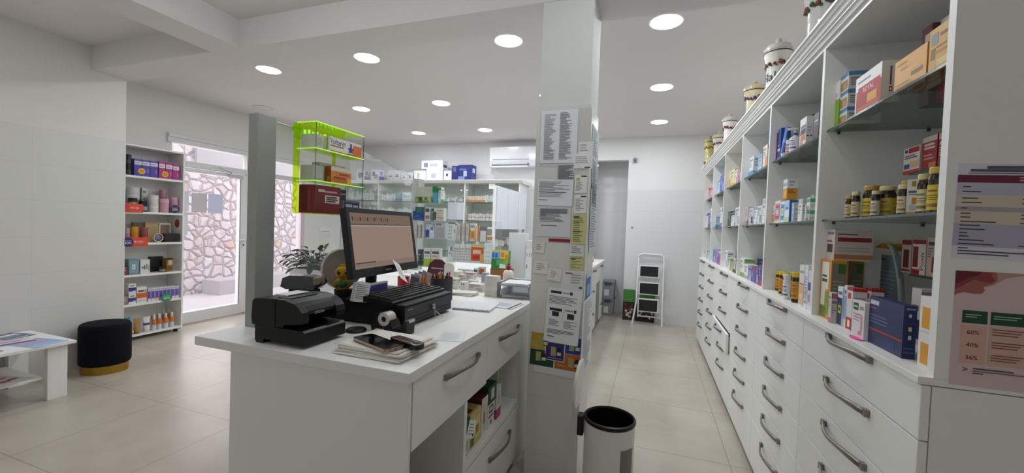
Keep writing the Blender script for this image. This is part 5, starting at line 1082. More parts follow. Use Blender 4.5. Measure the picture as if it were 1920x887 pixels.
bcar(813, 832, 390, Y1 + .02, za[1], 'white carton with brown bands', '#e2dfda', '', '', pA, .05, [('F', 0, .05, .28, .7, '#6c625c'), ('F', .32, .75, .9, .8, '#8a8680'), ('F', .32, .58, .95, .63, '#a49c94'), ('F', .35, .2, .95, .28, '#c99a54'), ('F', .35, .36, .8, .42, '#a49c94')])
for k, (a, b_) in enumerate(((777, 783), (784, 790), (791, 797))):
    bcar(a, b_, 421, Y1 + .02, za[2], f"{['leftmost', 'middle', 'rightmost'][k]} of three grey-white booklets", '#cdcfc9', '', '', pA, .05, [('F', .75, 0, 1, 1, '#8f928e'), ('F', .2, .5, .6, .54, '#a4a6a4')], group='grey-white booklets')
bcar(798, 805, 421, Y1 + .02, za[2], 'blue and white nasal-spray carton', '#dfe4ee', '', '', pA, .05, [('F', 0, .05, 1, .6, '#3a4fb0'), ('F', .3, .6, .7, .95, '#3a4fb0'), ('F', .4, .65, .6, .9, '#e4e8f2')])
bcar(806, 813, 425, Y1 + .01, za[2], 'white leaning leaflet card', '#e8ebf0', '', '', pA, .03, [('F', .1, .7, .9, .98, '#6a94c4'), ('F', .2, .3, .8, .4, '#c4ccd8')])
bcar(815, 835, 417, Y1 + .02, za[2], 'clear-grey boxed card', '#c4c9ca', '', '', pA, .05, [('F', .1, .82, .6, .92, '#7c8684'), ('F', .1, .1, .9, .7, '#b0b6b8')])
bcar(794, 807, 466, Y1 + .02, za[3], 'white and lime green carton', '#dfe0da', '', '', pA, .05, [('F', 0, 0, 1, .42, '#a4c42c'), ('F', .1, .7, .9, .84, '#5c5e60'), ('F', .15, .55, .7, .6, '#9a9c9c')])
bcar(808, 824, 466, Y1 + .02, za[3], 'white and amber yellow carton', '#dfe0da', '', '', pA, .05, [('F', 0, 0, 1, .42, '#dcae24'), ('F', .1, .7, .9, .84, '#5c5e60'), ('F', .15, .55, .7, .6, '#9a9c9c')])
bcar(783, 790, 468, Y1 + .02, za[3], 'dark navy upright carton', '#2a2c3c', '#4a4c5c', '#9a9ca4', pA, .05)
Y2 = 3.60
zb_ = acryl_stand(836, 926, Y2, (452, 492, 524), .2, 'clear acrylic tiered stand left of the column, rows of white booklets', 'acrylic stands')
pB = 'on the clear stand left of the column'
bcar(840, 856, 417, Y2 + .02, zb_[0], 'white grid-printed card with navy header', '#dcdcda', '', '', pB, .03,
     [('F', 0, .9, .8, 1, '#22243c'), ('F', .8, .84, 1, .92, '#2c2e44')] + [('F', .05 + .22 * (k % 2), .08 + .2 * (k // 2), .22 + .22 * (k % 2), .2 + .2 * (k // 2), '#9a9a9e') for k in range(8)] + [('F', .66, .4, .85, .6, '#c4743a')])
for k, (a, b_) in enumerate(((857, 864), (865, 872), (873, 880))):
    bcar(a, b_, 419, Y2 + .02, zb_[0], f"{['leftmost', 'middle', 'rightmost'][k]} of three grey upright booklets", '#c9c5c0', '', '', pB, .05, [('F', .85, 0, 1, 1, '#7a7874'), ('F', .1, .3, .7, .8, '#b9b4ae')], group='grey upright booklets')
bcar(881, 890, 419, Y2 + .02, zb_[0], 'white carton with orange fruit print', '#dedcd6', '', '', pB, .05, [('F', 0, .1, 1, .6, '#d8a44a'), ('F', .3, .2, .8, .5, '#c4742c'), ('F', .1, .75, .9, .9, '#9a9894')])
bcar(891, 898, 424, Y2 + .02, zb_[0], 'cream carton with an orange edge', '#e0c4a0', '', '', pB, .05, [('F', .6, 0, 1, 1, '#d0823c'), ('F', .2, .2, .5, .8, '#e8d8c0')])
bcar(899, 912, 425, Y2 + .02, zb_[0], 'small white card in a dark grey frame', '#7c7876', '', '', pB, .02, [('F', .1, 0, .95, .72, '#d8d8d6')])
bcar(913, 923, 444, Y2 + .02, zb_[0], 'white leaflet box with orange script', '#e4e4e2', '', '', pB, .03, [('F', 0, .3, 1, .8, '#d88a3c')], h=.06)
bcar(840, 849, 463, Y2 + .01, zb_[1], 'white card with small dark figures', '#dededc', '', '', pB, .03, [('F', .4, .7, .9, 1, '#2c2c34'), ('F', .2, .45, .5, .65, '#54545c'), ('F', .7, .3, .9, .6, '#a4605c')])
for k in range(3):
    a = 850 + 11 * k; bcar(a, a + 10.5, 458, Y2 + .02, zb_[1], f"{['leftmost', 'middle', 'rightmost'][k]} of three white leaflets with grey grids", '#dcdcda', '', '', pB, .04,
         [('F', .1 + .3 * (q % 3), .08 + .15 * (q // 3), .32 + .3 * (q % 3), .18 + .15 * (q // 3), '#a9a9ac') for q in range(15)], group='grid-printed leaflets')
bcar(883, 906, 459, Y2 + .01, zb_[1], 'red-orange card with a large round emblem', '#e4d8c4', '', '', pB, .04, [('F', 0, .1, 1, .86, '#c4502c'), ('F', .1, .15, .95, .8, '#c8603c'), ('F', .15, .5, .8, .7, '#e4c0a8'), ('F', .1, .2, .7, .42, '#b4322c'), ('F', .75, 0, 1, .5, '#dca44a'), ('F', 0, .9, 1, 1, '#e0c84a')])
bcar(907, 922, 456, Y2 + .01, zb_[1], 'white card with tiny blue flowers', '#e6e8ea', '', '', pB, .04, [('F', .1 + .25 * (k % 3), .12 + .2 * (k // 3), .18 + .25 * (k % 3), .17 + .2 * (k // 3), '#6a7aa4') for k in range(10)])
bcar(888, 896, 503, Y2 + .005, zb_[2], 'white card with a dark round picture', '#dcdad6', '', '', pB, .03, [('F', .1, .2, .9, .8, '#4a4a5c')])
bcar(897, 909, 501, Y2 + .005, zb_[2], 'white card with a red-brown picture', '#dcd8d4', '', '', pB, .03, [('F', .1, .2, .9, .85, '#a8543c')])
bcar(858, 886, 505, Y2 + .005, zb_[2], 'wide white box with grey print', '#d8d8d4', '#b4b4b4', '#8a8a8c', pB, .03)

# desk things around the keyboard and on the far worktop
pC = 'on the counter behind the keyboard'
def cyly(u0, u1, vt, y, z=CT): xa = Xat(u0, y, z + .05); xb = Xat(u1, y, z + .05); x = (xa + xb) / 2; return x, (xb - xa) / 2, Zat(vt, x, y) - z
y = 2.36; x, r, h = cyly(808, 846, 520, y)
t = thing('pen_cup', 'dark mesh pen cup full of colourful pens beside the keyboard', 'pen cup', (x, y, CT))
b = MB(); b.lathe([(r * .9, 0), (r, .004), (r, h), (r * .96, h), (r * .96, .006)], M('#2c2c30', .5), (x, y, CT), 22); b.build('cup', t)
rr_ = random.Random(5); PG = 'pens in the dark cup'
for k, (dx, dy, c, L, lean) in enumerate(((-.5, -.2, '#d86a24', .15, -.25), (-.28, .1, '#c4541c', .16, -.12), (0, -.3, '#c9b02c', .17, .02), (.15, .2, '#2f7a3c', .15, .1), (.35, -.35, '#6ac83c', .14, .22), (.62, .0, '#c83058', .18, .3), (.3, .4, '#1c1c20', .17, .15), (-.1, .45, '#8a3a2c', .16, -.05))):
    m = MB(); a0 = Vector((x + dx * r * .6, y + dy * r * .6, CT + .008)); a1 = a0 + Vector((lean * L * .6, dy * .02, L)); md = a0.lerp(a1, .8)
    m.tube([a0, md, a1], .006, M(c, .35), 7, rs=[.005, .0062, .0055]); m.tube([a1, a1 + (a1 - a0).normalized() * .012], .003, M('#d8d8d8', .3), 6)
    m.build('pen', None, label=f"{['orange', 'dark orange', 'yellow', 'dark green', 'bright lime green', 'pink-red', 'black', 'brown'][k]} pen standing in the dark pen cup", cat='pen', group=PG)
y = 2.14; x, r, h = cyly(787, 803, 514, y)
t = thing('pen_cup', 'clear cup with two orange glue sticks right of the brochures', 'pen cup', (x, y, CT)); b = MB(); b.lathe([(r, 0), (r, h), (r * .96, h), (r * .96, .004), (1e-5, .004)], ACRYL, (x, y, CT), 20); b.build('cup', t)
for k in (-1, 1):
    m = MB(); m.lathe([(.008, 0), (.011, .01), (.011, h * .72), (.006, h * .9), (.004, h * .98)], M('#e07a1c', .4), (x + k * r * .45, y, CT + .005), 12); m.build('glue_stick', None, label=f"{'left' if k < 0 else 'right'} of two orange glue sticks in the clear cup", cat='glue stick', group='orange glue sticks')
t = thing('brochure_holder', 'clear holder with leaning grey brochures behind the keyboard', 'holder', (onY(778, 530, 2.25).x, 2.25, CT)); xh = onY(778, 530, 2.25).x
b = MB(); b.box(xh - .05, 2.22, CT + .0005, xh + .05, 2.223, CT + .1, ACRYL); b.box(xh - .05, 2.28, CT + .0005, xh + .05, 2.283, CT + .14, ACRYL); b.box(xh - .05, 2.223, CT + .0005, xh + .05, 2.28, CT + .004, ACRYL); b.build('holder_body', t)
for k in range(4):
    m = MB(); m.X = Matrix.Translation((xh - .008 + .006 * k, 2.232 + .012 * k, CT + .005)) @ Matrix.Rotation(.15 + .07 * k, 4, 'Y'); m.box(-.036, 0, 0, .036, .004, .165 + .01 * k, M(['#9a9aa8', '#c4c4cc', '#7c7a84', '#b0a8a4'][k], .5)); m.quad((-.03, -.0005, .1), (.03, -.0005, .1), (.03, -.0005, .15), (-.03, -.0005, .15), M('#5c5c68', .5))
    m.build('brochure', None, label=f"{['front grey', 'second pale', 'third dark grey', 'rearmost beige'][k]} brochure leaning in the clear holder", cat='brochure', group='brochures in the clear holder')
x = onY(757, 520, 2.36).x; t = thing('red_tin', 'small red tin under the right edge of the monitor', 'tin', (x, 2.36, CT)); b = MB(); b.lathe([(.038, 0), (.04, .005), (.04, .12)], M('#b0182c', .3), (x, 2.36, CT + .0), 20); b.build('tin_body', t); b = MB(); b.lathe([(.041, .12), (.041, .135), (.03, .138)], M('#8c1424', .3), (x, 2.36, CT), 20); b.build('lid', t)
# wine-red heart-topped card and a white round-topped card
y = 3.0; a = onY(821, 500, y); m = MB(); wv = .10
m.prism([(a.x - wv, CT + .001), (a.x + wv, CT + .001), (a.x + wv, CT + .10), (a.x + wv * .8, CT + .165), (a.x + wv * .3, CT + .20), (a.x - wv * .3, CT + .20), (a.x - wv * .8, CT + .165), (a.x - wv, CT + .10)], 1, y, y + .012, M('#4c1226', .5)); m.box(a.x - .06, y - .0006, CT + .12, a.x + .05, y, CT + .13, M('#b49aa4', .5))
m.build('card_sign', label='round-topped wine-red card sign behind the pens', cat='sign')
y = 2.9; a = onY(841, 505, y); m = MB(); m.prism([(a.x - .04, CT + .001), (a.x + .045, CT + .001), (a.x + .045, CT + .17), (a.x + .03, CT + .185), (a.x - .03, CT + .185), (a.x - .04, CT + .17)], 1, y, y + .008, M('#d8d4ce', .6))
m.build('card_sign', label='white rounded card standing right of the pens', cat='sign')
# loose white cartons and stacks
pD = 'on the far worktop'
t = 0
bcar(840, 858, 522, 2.80, CT, 'off-white carton pair nearest the pens', '#dcd9d0', '#c9c6bc', '#8a8880', pD, .06)
bcar(859, 868, 515, 2.86, CT, 'off-white upright carton beside the round box', '#d8d6cc', '#b9b6ac', '#8a8880', pD, .06)
x, r, h = cyly(841, 866, 508, 3.0); m = MB(); m.lathe([(r, 0), (r, h * .75), (r * 1.02, h * .75), (r * 1.02, h), (1e-5, h)], M('#dcd9cf', .5), (x, 3.0, CT + .0005), 24); m.build('round_box', label='round cream cardboard box behind the white cartons on the far worktop', cat='box')
bcar(862, 874, 529, 2.72, CT, 'white carton with two dark squares', '#e2e2e0', '', '', pD, .05, [('F', .2, .7, .35, .85, '#2c2c30'), ('F', .5, .72, .7, .84, '#2c2c30')])
bcar(869, 888, 511, 3.05, CT, 'white medicine stack with pinkish print', '#dedad8', '#c4a4a8', '#9a9a9c', pD, .07)
bcar(876, 907, 533, 2.78, CT, 'flat cream paper bundle', '#d9d6cc', '#bab8ae', '#9a988e', pD, .10)
bcar(876, 893, 526, 2.93, CT, 'small white carton lying behind the paper bundle', '#dededa', '#b4b4b0', '#8a8a88', pD, .05)
bcar(902, 913, 512, 2.88, CT, 'pale grey-blue upright carton', '#a4aabf', '', '', pD, .04, [('F', .2, .35, .9, .5, '#d4d8e4'), ('F', 0, 0, 1, .06, '#7c84a0')])
xa = Xat(911, 2.66, 1.05); xb = Xat(934, 2.66, 1.05); ht = Zat(517, (xa + xb) / 2, 2.66) - CT; n = 6
for k in range(n):
    carton((xb - xa) * (1 - .02 * (k % 2)), .07, ht / n - .0012, (xa + xb) / 2, 2.67, CT + .0005 + k * ht / n, 0, '#d6d5cc' if k % 2 else '#dcdbd4', '', '', f"{['lowest', 'second from bottom', 'third from bottom', 'fourth from bottom', 'second from top', 'topmost'][k]} of six flat cream cartons stacked left of the column", 'stack of flat cream cartons', [('F', .1, .3, .6, .42, '#b0b0a4'), ('F', .1, .55, .85, .68, '#c4c4b4')])
# paper pile in front of the stack
m = MB()
for k in range(5): m.X = Matrix.Translation((onZ(868, 552, CT).x, onZ(868, 552, CT).y, CT + .001 + .004 * k)) @ Matrix.Rotation(.12 * (k - 2), 4, 'Z'); m.box(-.10, -.06, 0, .10, .06, .0032, M('#dedcd5' if k % 2 else '#d2d0c8', .8))
m.build('paper_bundle', label='small bundle of off-white papers right of the keyboard', cat='papers')
# notebook
q = [onZ(*p, CT + .012) for p in ((846, 577), (917, 583), (942, 567), (866, 553))]
t = thing('notebook', 'white spiral notebook right of the cash drawer', 'notebook', (q[0].x, q[0].y, CT))
ex = (q[1] - q[0]); ey = (q[3] - q[0]); ex_n = ex.normalized(); wl = ex.length; dl = .24; ang_ = math.atan2(ex.y, ex.x)
b = MB(); b.X = Matrix.Translation((q[0].x, q[0].y, CT + .0005)) @ Matrix.Rotation(ang_, 4, 'Z'); b.box(0, .01, 0, wl, .01 + dl, .002, M('#9aa0b4', .5)); b.box(.002, .012, .002, wl - .002, .008 + dl, .011, M('#e6e8ee', .8)); b.build('pages', t)
b = MB(); b.X = Matrix.Translation((q[0].x, q[0].y, CT + .0005)) @ Matrix.Rotation(ang_, 4, 'Z')
for k in range(26):
    xx = .008 + k * (wl - .016) / 25; b.tube([(xx, .010 + .006 * math.cos(a_), .0065 + .0062 * math.sin(a_)) for a_ in [i * math.pi / 4 for i in range(8)]], .0011, STEEL, 4, True)
b.build('spiral_binding', t)
m = MB(); c = onZ(951, 573, CT); m.X = Matrix.Translation((c.x, c.y, CT + .0005)) @ Matrix.Rotation(-.1, 4, 'Z'); m.box(-.09, -.10, 0, .075, .10, .004, M('#d4d6de', .6)); m.box(.05, -.10, .004, .06, .09, .0062, M('#2c2c30', .5)); m.box(-.07, -.05, .004, .02, .05, .0046, M('#b4b8c4', .6))
m.build('clipboard', label='grey-white folder with a dark strip right of the notebook', cat='folder')
m = MB(); c = onZ(845, 632, CT); m.X = Matrix.Translation((c.x, c.y, CT + .0004)) @ Matrix.Rotation(.3, 4, 'Z'); m.box(-.05, -.07, 0, .06, .10, .0009, M('#dfe2e0', .3))
for k in range(6): m.quad((-.04, -.05 + .02 * k, .0011), (.04 - .01 * (k % 2), -.05 + .02 * k, .0011), (.04 - .01 * (k % 2), -.046 + .02 * k, .0011), (-.04, -.046 + .02 * k, .0011), M('#b9bcc0', .7))
m.build('clear_sleeve', label='faint clear sleeve with a receipt lying on the near worktop', cat='sleeve')
# red pump bottle, tray, white box, bright carton
x, r, h = cyly(943, 962, 506, 2.93)
t = thing('pump_bottle', 'white bottle with a dark red cap left of the column', 'bottle', (x, 2.93, CT), None)
b = MB(); b.lathe([(r * .95, 0), (r, .006), (r, h * .82), (r * .8, h * .95), (r * .4, h)], M('#e6dfda', .35), (x, 2.93, CT + .0005), 24); b.box(x + r * .3, 2.93 - r * 1.01, CT + h * .35, x + r * .85, 2.93 - r * .6, CT + h * .6, M('#d8643a', .5)); b.build('bottle_body', t)
b = MB(); b.lathe([(r * .42, 0), (r * .42, .03), (r * .3, .035), (r * .22, .05)], M('#9c1430', .35), (x, 2.93, CT + .001 + h), 18); b.build('cap', t)
tq = [onZ(948, 559, CT), onZ(1000, 566, CT)]
t = thing('desk_tray', 'clear grey two-level desk tray with white papers on top left of the column', 'tray', (-.88, 2.70, CT))
b = MB(); X0_, X1_ = -1.00, -.765; yf = 2.64
def tr(z, h_, mt): b.box(X0_, yf, z, X1_, yf + .26, z + .004, mt); b.box(X0_, yf, z, X0_ + .004, yf + .26, z + h_, mt); b.box(X1_ - .004, yf, z, X1_, yf + .26, z + h_, mt); b.box(X0_, yf + .256, z, X1_, yf + .26, z + h_, mt)
TG = sheet_glass('smoke_acrylic', (.75, .77, .79), body=.35, bodycol=(.6, .61, .63)); tr(CT + .001, .05, TG); b.build('lower_tray', t)
b = MB(); tr(CT + .085, .02, M('#8a8c8e', .3)); b.build('upper_tray', t)
for px_ in (X0_ + .01, X1_ - .015):
    b = MB(); b.box(px_, yf + .01, CT + .05, px_ + .008, yf + .02, CT + .085, M('#7c7e80', .3)); b.box(px_, yf + .24, CT + .05, px_ + .008, yf + .25, CT + .085, M('#7c7e80', .3)); b.build('tray_support', t)
m = MB(); m.X = Matrix.Translation((-.885, 2.76, CT + .0895)) @ Matrix.Rotation(.06, 4, 'Z'); m.box(-.095, -.11, 0, .09, .10, .014, M('#e4e6e8', .7)); m.box(-.08, -.115, .014, .07, .08, .016, M('#dadcde', .8))
m.build('paper_bundle', label='white papers lying on the clear desk tray left of the column', cat='papers')
m = MB(); m.X = Matrix.Translation((-.90, 2.69, CT + .006)) @ Matrix.Rotation(.3, 4, 'Z'); m.box(-.08, -.03, 0, .10, .04, .006, M('#dcd6da', .7)); m.build('paper_bundle', label='pinkish papers inside the clear desk tray', cat='papers')
pE = 'left of the column on the far worktop'
bcar(952, 983, 437, 3.75, CT, 'large plain white display box', '#e6e6ea', '', '', pE, .12, [('F', .02, .02, .98, .98, '#e2e3e8')])
bcar(984, 1003, 452, 3.70, CT, 'white box with small spaced grey letters', '#e4e4e8', '', '', pE, .12, [('F', .1, .60, .75, .68, 'ILEX', '#8c8c98'), ('F', .1, .28, .2, .38, '#8a7c74'), ('F', .0, .8, 1, 1, '#dcdce0')])
yb_ = 3.52; zq2 = CT + .10
bcar(919, 955, 511, yb_, CT, 'brown cardboard box under the bright carton', '#8a5a30', '', '', pE, .12, [('F', 0, 0, 1, .35, '#b0602c'), ('F', 0, .9, 1, 1, '#7a4c28')], h=.0995)
bcar(921, 953, 470, yb_, zq2, 'bright carton with blue, yellow and green print', '#3f8a3c', '', '', pE, .06,
     [('F', 0, .55, .5, .92, '#6aa8e0'), ('F', .5, .55, 1, 1, '#e0c42c'), ('F', 0, .92, 1, 1, '#e0c83c'), ('F', .05, .6, .15, .85, '#3a4f9c'), ('F', .22, .6, .34, .85, '#2c5ab8'), ('F', .55, .65, .75, .9, '#d87a6a'), ('F', .8, .5, .98, .8, '#e08a2c'), ('F', 0, 0, .4, .5, '#2c7a30'), ('F', .3, .2, .7, .5, '#5ca45c'), ('F', .5, .05, .85, .28, '#dfe4e0'), ('F', .7, .25, 1, .5, '#7ab45c')])
m = MB(); a = onY(1006, 470, 3.4); m.tube([(a.x, 3.4, CT + .10), (a.x + .006, 3.4, CT + .22), (a.x + .012, 3.4, CT + .30)], .014, M('#4c7a2c', .5), 8, rs=[.012, .016, .004]); m.lathe([(.03, 0), (.034, .10)], M('#5a5c5a', .5), (a.x, 3.4, CT + .0005), 16)
m.build('small_plant', label='small green plant in a grey pot half hidden by the column', cat='plant')
# salmon lamp on the far counter
a = onY(1112, 484, 5.6); m = MB(); m.lathe([(.045, 0), (.05, .01), (.05, .02)], M('#b9855c', .6), (a.x - .05, 5.6, CT + .0005), 20); m.ball((a.x - .05, 5.6, CT + .085), .066, M('#eec0a0', .4))
m.build('salt_lamp', label='small round salmon-coloured lamp on the far counter right of the column', cat='lamp')

# ------------------------------------------------------------------ glazed shelving along the back wall
BX0, BX1, BYF, BYB = -5.93, -2.16, 6.62, 7.045
t = thing('back_shelving', 'long white glazed shelving unit along the back wall under the air conditioner', 'shelving', ((BX0 + BX1) / 2, 6.83, 0))
b = MB(); b.box(BX0, BYB - .012, 0, BX1, BYB, 2.24, WHITE)
divs = [BX0] + [onY(u, 370, BYF).x for u in (709, 788, 871)] + [BX1]
for k, x in enumerate(divs): b.box(x - (.012 if 0 < k < 4 else 0) - (.024 if k == 4 else 0), BYF, 0, x + (.012 if 0 < k < 4 else 0) + (.024 if k == 0 else 0), BYB - .012, 2.24, WHITE)
b.box(BX0 + .024, BYF, .86, BX1 - .024, BYB - .012, .89, WHITE); b.build('carcass', t)
c = MB(); c.prism([(BYF + .01, 2.24), (BYF - .02, 2.25), (BYF - .02, 2.262), (BYF - .045, 2.27), (BYF - .045, 2.285), (BYF - .06, 2.29), (BYF - .06, 2.30), (BYB, 2.30), (BYB, 2.24)], 0, BX0, BX1 + .05, WHITE); c.build('cornice', t)
zA = Zat(376, -4.6, BYF); zB = Zat(379, -2.8, BYF); zC = Zat(414, -2.8, BYF)
lev = [[2.0 * 0 + zA, zA - .27, zA - .54, zA - .82]] * 2 + [[zB, zC, zC - .3, zC - .58]] * 2
for k in range(4):
    xa, xb = divs[k] + .026, divs[k + 1] - .026
    for z in lev[k]:
        s = MB(); s.box(xa, BYF + .02, z - .008, xb, BYB - .014, z, SHELFGLASS); s.box(xa, BYF + .019, z - .008, xb, BYF + .0205, z, GLASSEDGE); s.build('glass_shelf', t)
    d = MB(); d.box(xa - .012, BYF - .009, .90, xb + .012, BYF - .003, 2.225, GLASS); dd = d.build('glass_door', t)
    n = MB(); xk = xb if k in (0, 2) else xa; n.ball((xk - .03 if xk == xb else xk + .03, BYF - .022, 2.11), .017, M('#e4e4e8', .3)); n.build('knob', dd)
    d = MB(); d.box(xa - .01, BYF - .018, .05, xb + .01, BYF - .001, .855, WHITE); d.build('door', t)
pT = 'in the back wall shelving'
r_ = random.Random(11)
def brow(u0, u1, z, hs, y, cols, look, n, cat='box', minw=3):
    """a row of n slim cartons filling pixel columns u0..u1"""
    e = (u1 - u0) / n
    for k in range(n):
        hpx = hs[k % len(hs)]; c1, c2 = cols[k % len(cols)]
        a = u0 + k * e; h = hpx / 760 * 6.9
        bcar(a, a + e * .92, 0, y, z, f'{nth(k)} from left of {look}', c1, c2, '#a4a8b0', pT, .06, None, look, h)
Wh = [('#e2e4e6', '#b8c4d0'), ('#dcdfe0', '#a9b4ba'), ('#e6e8ea', '#c4cad4')]
brow(649, 663, zA, (14, 17, 15, 16), 6.66, [('#c9cdb8', '#a9ac94'), ('#dfe0e0', '#b4b8b8')], 'small cartons beside the neon display', 4)
brow(664, 701, zA, (8, 18, 14, 17, 21, 15, 24, 13), 6.66, Wh, 'slim white cartons left of the knobs', 8)
brow(715, 742, zA, (13, 12, 15, 12, 15, 14), 6.66, Wh, 'white cartons right of the knobs', 6)
bcar(743, 753, 361, 6.66, zA, 'teal-blue carton', '#4a8aa4', '#8ab4c4', '#c4d4dc', pT, .06); bcar(754, 770, 361, 6.66, zA, 'white carton with a teal wave', '#e2e6e8', '', '', pT, .06, [('F', .1, .4, .9, .6, '#8ac0cc')])
brow(649, 705, zA - .27, (12, 15, 10, 14, 12, 16, 11, 13), 6.68, Wh, 'white cartons on the second shelf', 12)
brow(715, 782, zA - .27, (13, 11, 15, 12, 10), 6.68, Wh, 'white cartons behind the monitor, second shelf', 11)
brow(649, 704, zA - .54, (13, 9, 14, 12), 6.68, Wh, 'white cartons on the third shelf', 9)
brow(837, 868, zB, (9, 7, 8, 10, 7), 6.66, [('#dfe0de', '#5c6470'), ('#c4c8c0', '#7a8a5a'), ('#e2e2e2', '#8a8c94')], 'tiny cartons above the white board', 6)
ycyl(831, 836, 357, 6.70, zB, '#dfe8e4', '#e4e4e4', 'slim white spray bottle with a pointed top', pT, name='spray_bottle', neck=.5, caph=.3)
m = MB(); xa = onY(838, 395, 6.60).x; xb = onY(868, 395, 6.60).x; m.box(xa, 6.632, zC + .002, xb, 6.645, zB - .012, M('#d9dbe6', .5)); m.build('plain_board', label='large plain white board standing in the back wall shelving', cat='board')
for k in range(7):
    bcar(874 + 5.2 * k, 879 + 5.2 * k, 0, 6.66, zB, f'{nth(k)} from left of the white-orange cartons', '#e4dcd6', '', '', pT, .06, [('F', 0, .0, 1, .42, '#e0905c'), ('F', .1, .6, .9, .75, '#c4b8b0')], 'white-orange cartons', .105)
brow(910, 926, zB, (14, 12, 13), 6.66, Wh, 'white cartons right of orange ones', 3)
for k in range(7):
    bcar(878 + 6.6 * k, 884 + 6.6 * k, 0, 6.66, zC, f'{nth(k)} from left of the white-red cartons', '#e2dcda', '', '', pT, .06, [('F', 0, .42, 1, .56, '#d08a80'), ('F', .1, .7, .9, .8, '#c4c0c0')], 'white-red cartons', .115 + .012 * (k % 2))
pU = 'on top of the back wall shelving'
def topbox(u0, u1, vt, look, base, decs, side='#3c4a9c', zb=2.3005, dep=.16):
    return bcar(u0, u1, vt, 6.66, zb, look, base, '', '', pU, dep, decs, 'boxes on top of the back wall shelving')
LENS = [('F', .22, .28, .78, .72, '#3c3c48'), ('F', .34, .2, .62, .42, '#54545e'), ('R', 0, 0, 1, .4, '#3f4fa4'), ('R', .2, .5, .6, .85, '#4c4c5c')]
topbox(668, 683, 318, 'white carton with dark device picture, far left', '#dcdce6', LENS)
topbox(695, 711, 318, 'white carton with a blood-pressure cuff picture', '#dcdce6', [('F', .18, .4, .5, .8, '#34343e'), ('F', .45, .2, .85, .55, '#8a8a98'), ('R', 0, 0, 1, .4, '#3f4fd0'), ('R', .2, .5, .6, .85, '#6a6ad0')])
topbox(690, 694, 324, 'slim dark blue carton', '#4a4c8c', [])
topbox(727, 738, 319, 'left white carton of a middle pair', '#d8d8e2', [('F', .2, .3, .8, .55, '#7c7c8a')])
topbox(738.5, 750, 319, 'right white carton of a middle pair', '#d8d8e2', [('F', .2, .3, .8, .6, '#6a6a78')])
topbox(752, 763, 323, 'low white carton with round pictures', '#d8dae4', [('F', .3, .25, .6, .6, '#54546a')])
topbox(763.5, 774, 323, 'second low white carton with round pictures', '#d4d6e0', [('F', .3, .25, .6, .6, '#4c4c64'), ('R', .1, .1, .9, .6, '#6c6c84')])
topbox(776, 798, 320, 'wide white carton with a bottle picture', '#e6e8e4', [('F', .3, .25, .45, .75, '#b4b8b4')])
topbox(799, 830, 317, 'large white lower carton', '#e2e6ee', [('F', .3, .2, .6, .6, '#b8bcc8'), ('R', 0, .0, 1, 1, '#b4b4c0')], dep=.2)
zt_ = Zat(317, -3.3, 6.66); carton(Xat(829, 6.66, 2.5) - Xat(789, 6.66, 2.5), .2, Zat(300, -3.3, 6.66) - zt_ - .002, (Xat(829, 6.66, 2.5) + Xat(789, 6.66, 2.5)) / 2, 6.78, zt_ + .012, 0, '#dfe4f0', '', '', 'large white upper carton with a nebulizer picture on top of the back wall shelving', 'boxes on top of the back wall shelving', [('F', .12, .2, .3, .7, '#8a8a9c'), ('F', .4, .3, .75, .6, '#b4bcd4'), ('R', .1, .2, .8, .5, '#4c4c58'), ('F', .0, .92, 1, 1, '#c4c8d8')])
topbox(831.5, 846.5, 319, 'small-pictured white carton left of the navy boxes', '#dcd8e4', [('F', .3, .4, .55, .65, '#3c3c48'), ('F', .0, .95, 1, 1, '#9c6a84'), ('R', .1, .1, .9, .8, '#b4b4c4')])
topbox(847, 858, 311, 'narrow navy carton', '#2a3072', [('F', .2, .6, .7, .9, '#5a62a4')], dep=.12)
topbox(858.5, 884, 309, 'large navy carton with a white monitor picture', '#28307a', [('F', .4, .25, .65, .6, '#b8c0dc'), ('F', .1, .65, .6, .75, '#6a72b4'), ('F', .0, .0, .5, .25, '#7a86c4'), ('R', .2, .5, .7, .8, '#c4c8dc'), ('R', 0, 0, 1, .3, '#3a4288')], dep=.2)
# return unit: three tall white fronts above an open niche
UX = Xat(988, 6.585, 2.0)
ya = onX(931, 400, UX).y; zbm = onX(955, 430, UX).z; ztp = onX(931, 347, UX).z
yb_ = 6.59
t = thing('tall_cabinet', 'tall white cabinet with three narrow upper doors right of the back shelving', 'cabinet', (UX - .15, (ya + yb_) / 2, 0))
b = MB(); b.box(UX - .06, ya, .88, UX - .02, ya + .03, ztp, WHITE); b.box(UX - .06, yb_ - .03, .88, UX - .02, yb_, ztp, WHITE); b.box(UX - .30, ya, .0, UX - .0, yb_, .88, WHITE); b.box(UX - .30, ya + .03, .88, UX - .28, yb_ - .03, zbm, M('#c9cac8', .6)); b.box(UX - .06, ya + .03, zbm, UX - .045, yb_ - .03, ztp, WHITE); b.box(UX - .06, ya + .03, ztp - .03, UX - .02, yb_ - .03, ztp, WHITE); b.box(UX - .28, ya + .03, zbm, UX - .02, yb_ - .03, zbm + .02, WHITE); b.build('carcass', t)
e = (yb_ - ya - .0) / 3
for k in range(3): d = MB(); d.box(UX - .02, ya + e * k + .004 + (.03 if k == 0 else 0), zbm, UX, ya + e * (k + 1) - .004, ztp - .005, M('#dfe1ea', .35)); d.build('door', t)
d = MB(); d.box(UX - .28, ya + .03, zbm - .26, UX - .03, yb_ - .03, zbm - .25, SHELFGLASS); d.build('glass_shelf', t)
pn = 'in the open niche of the tall white cabinet'
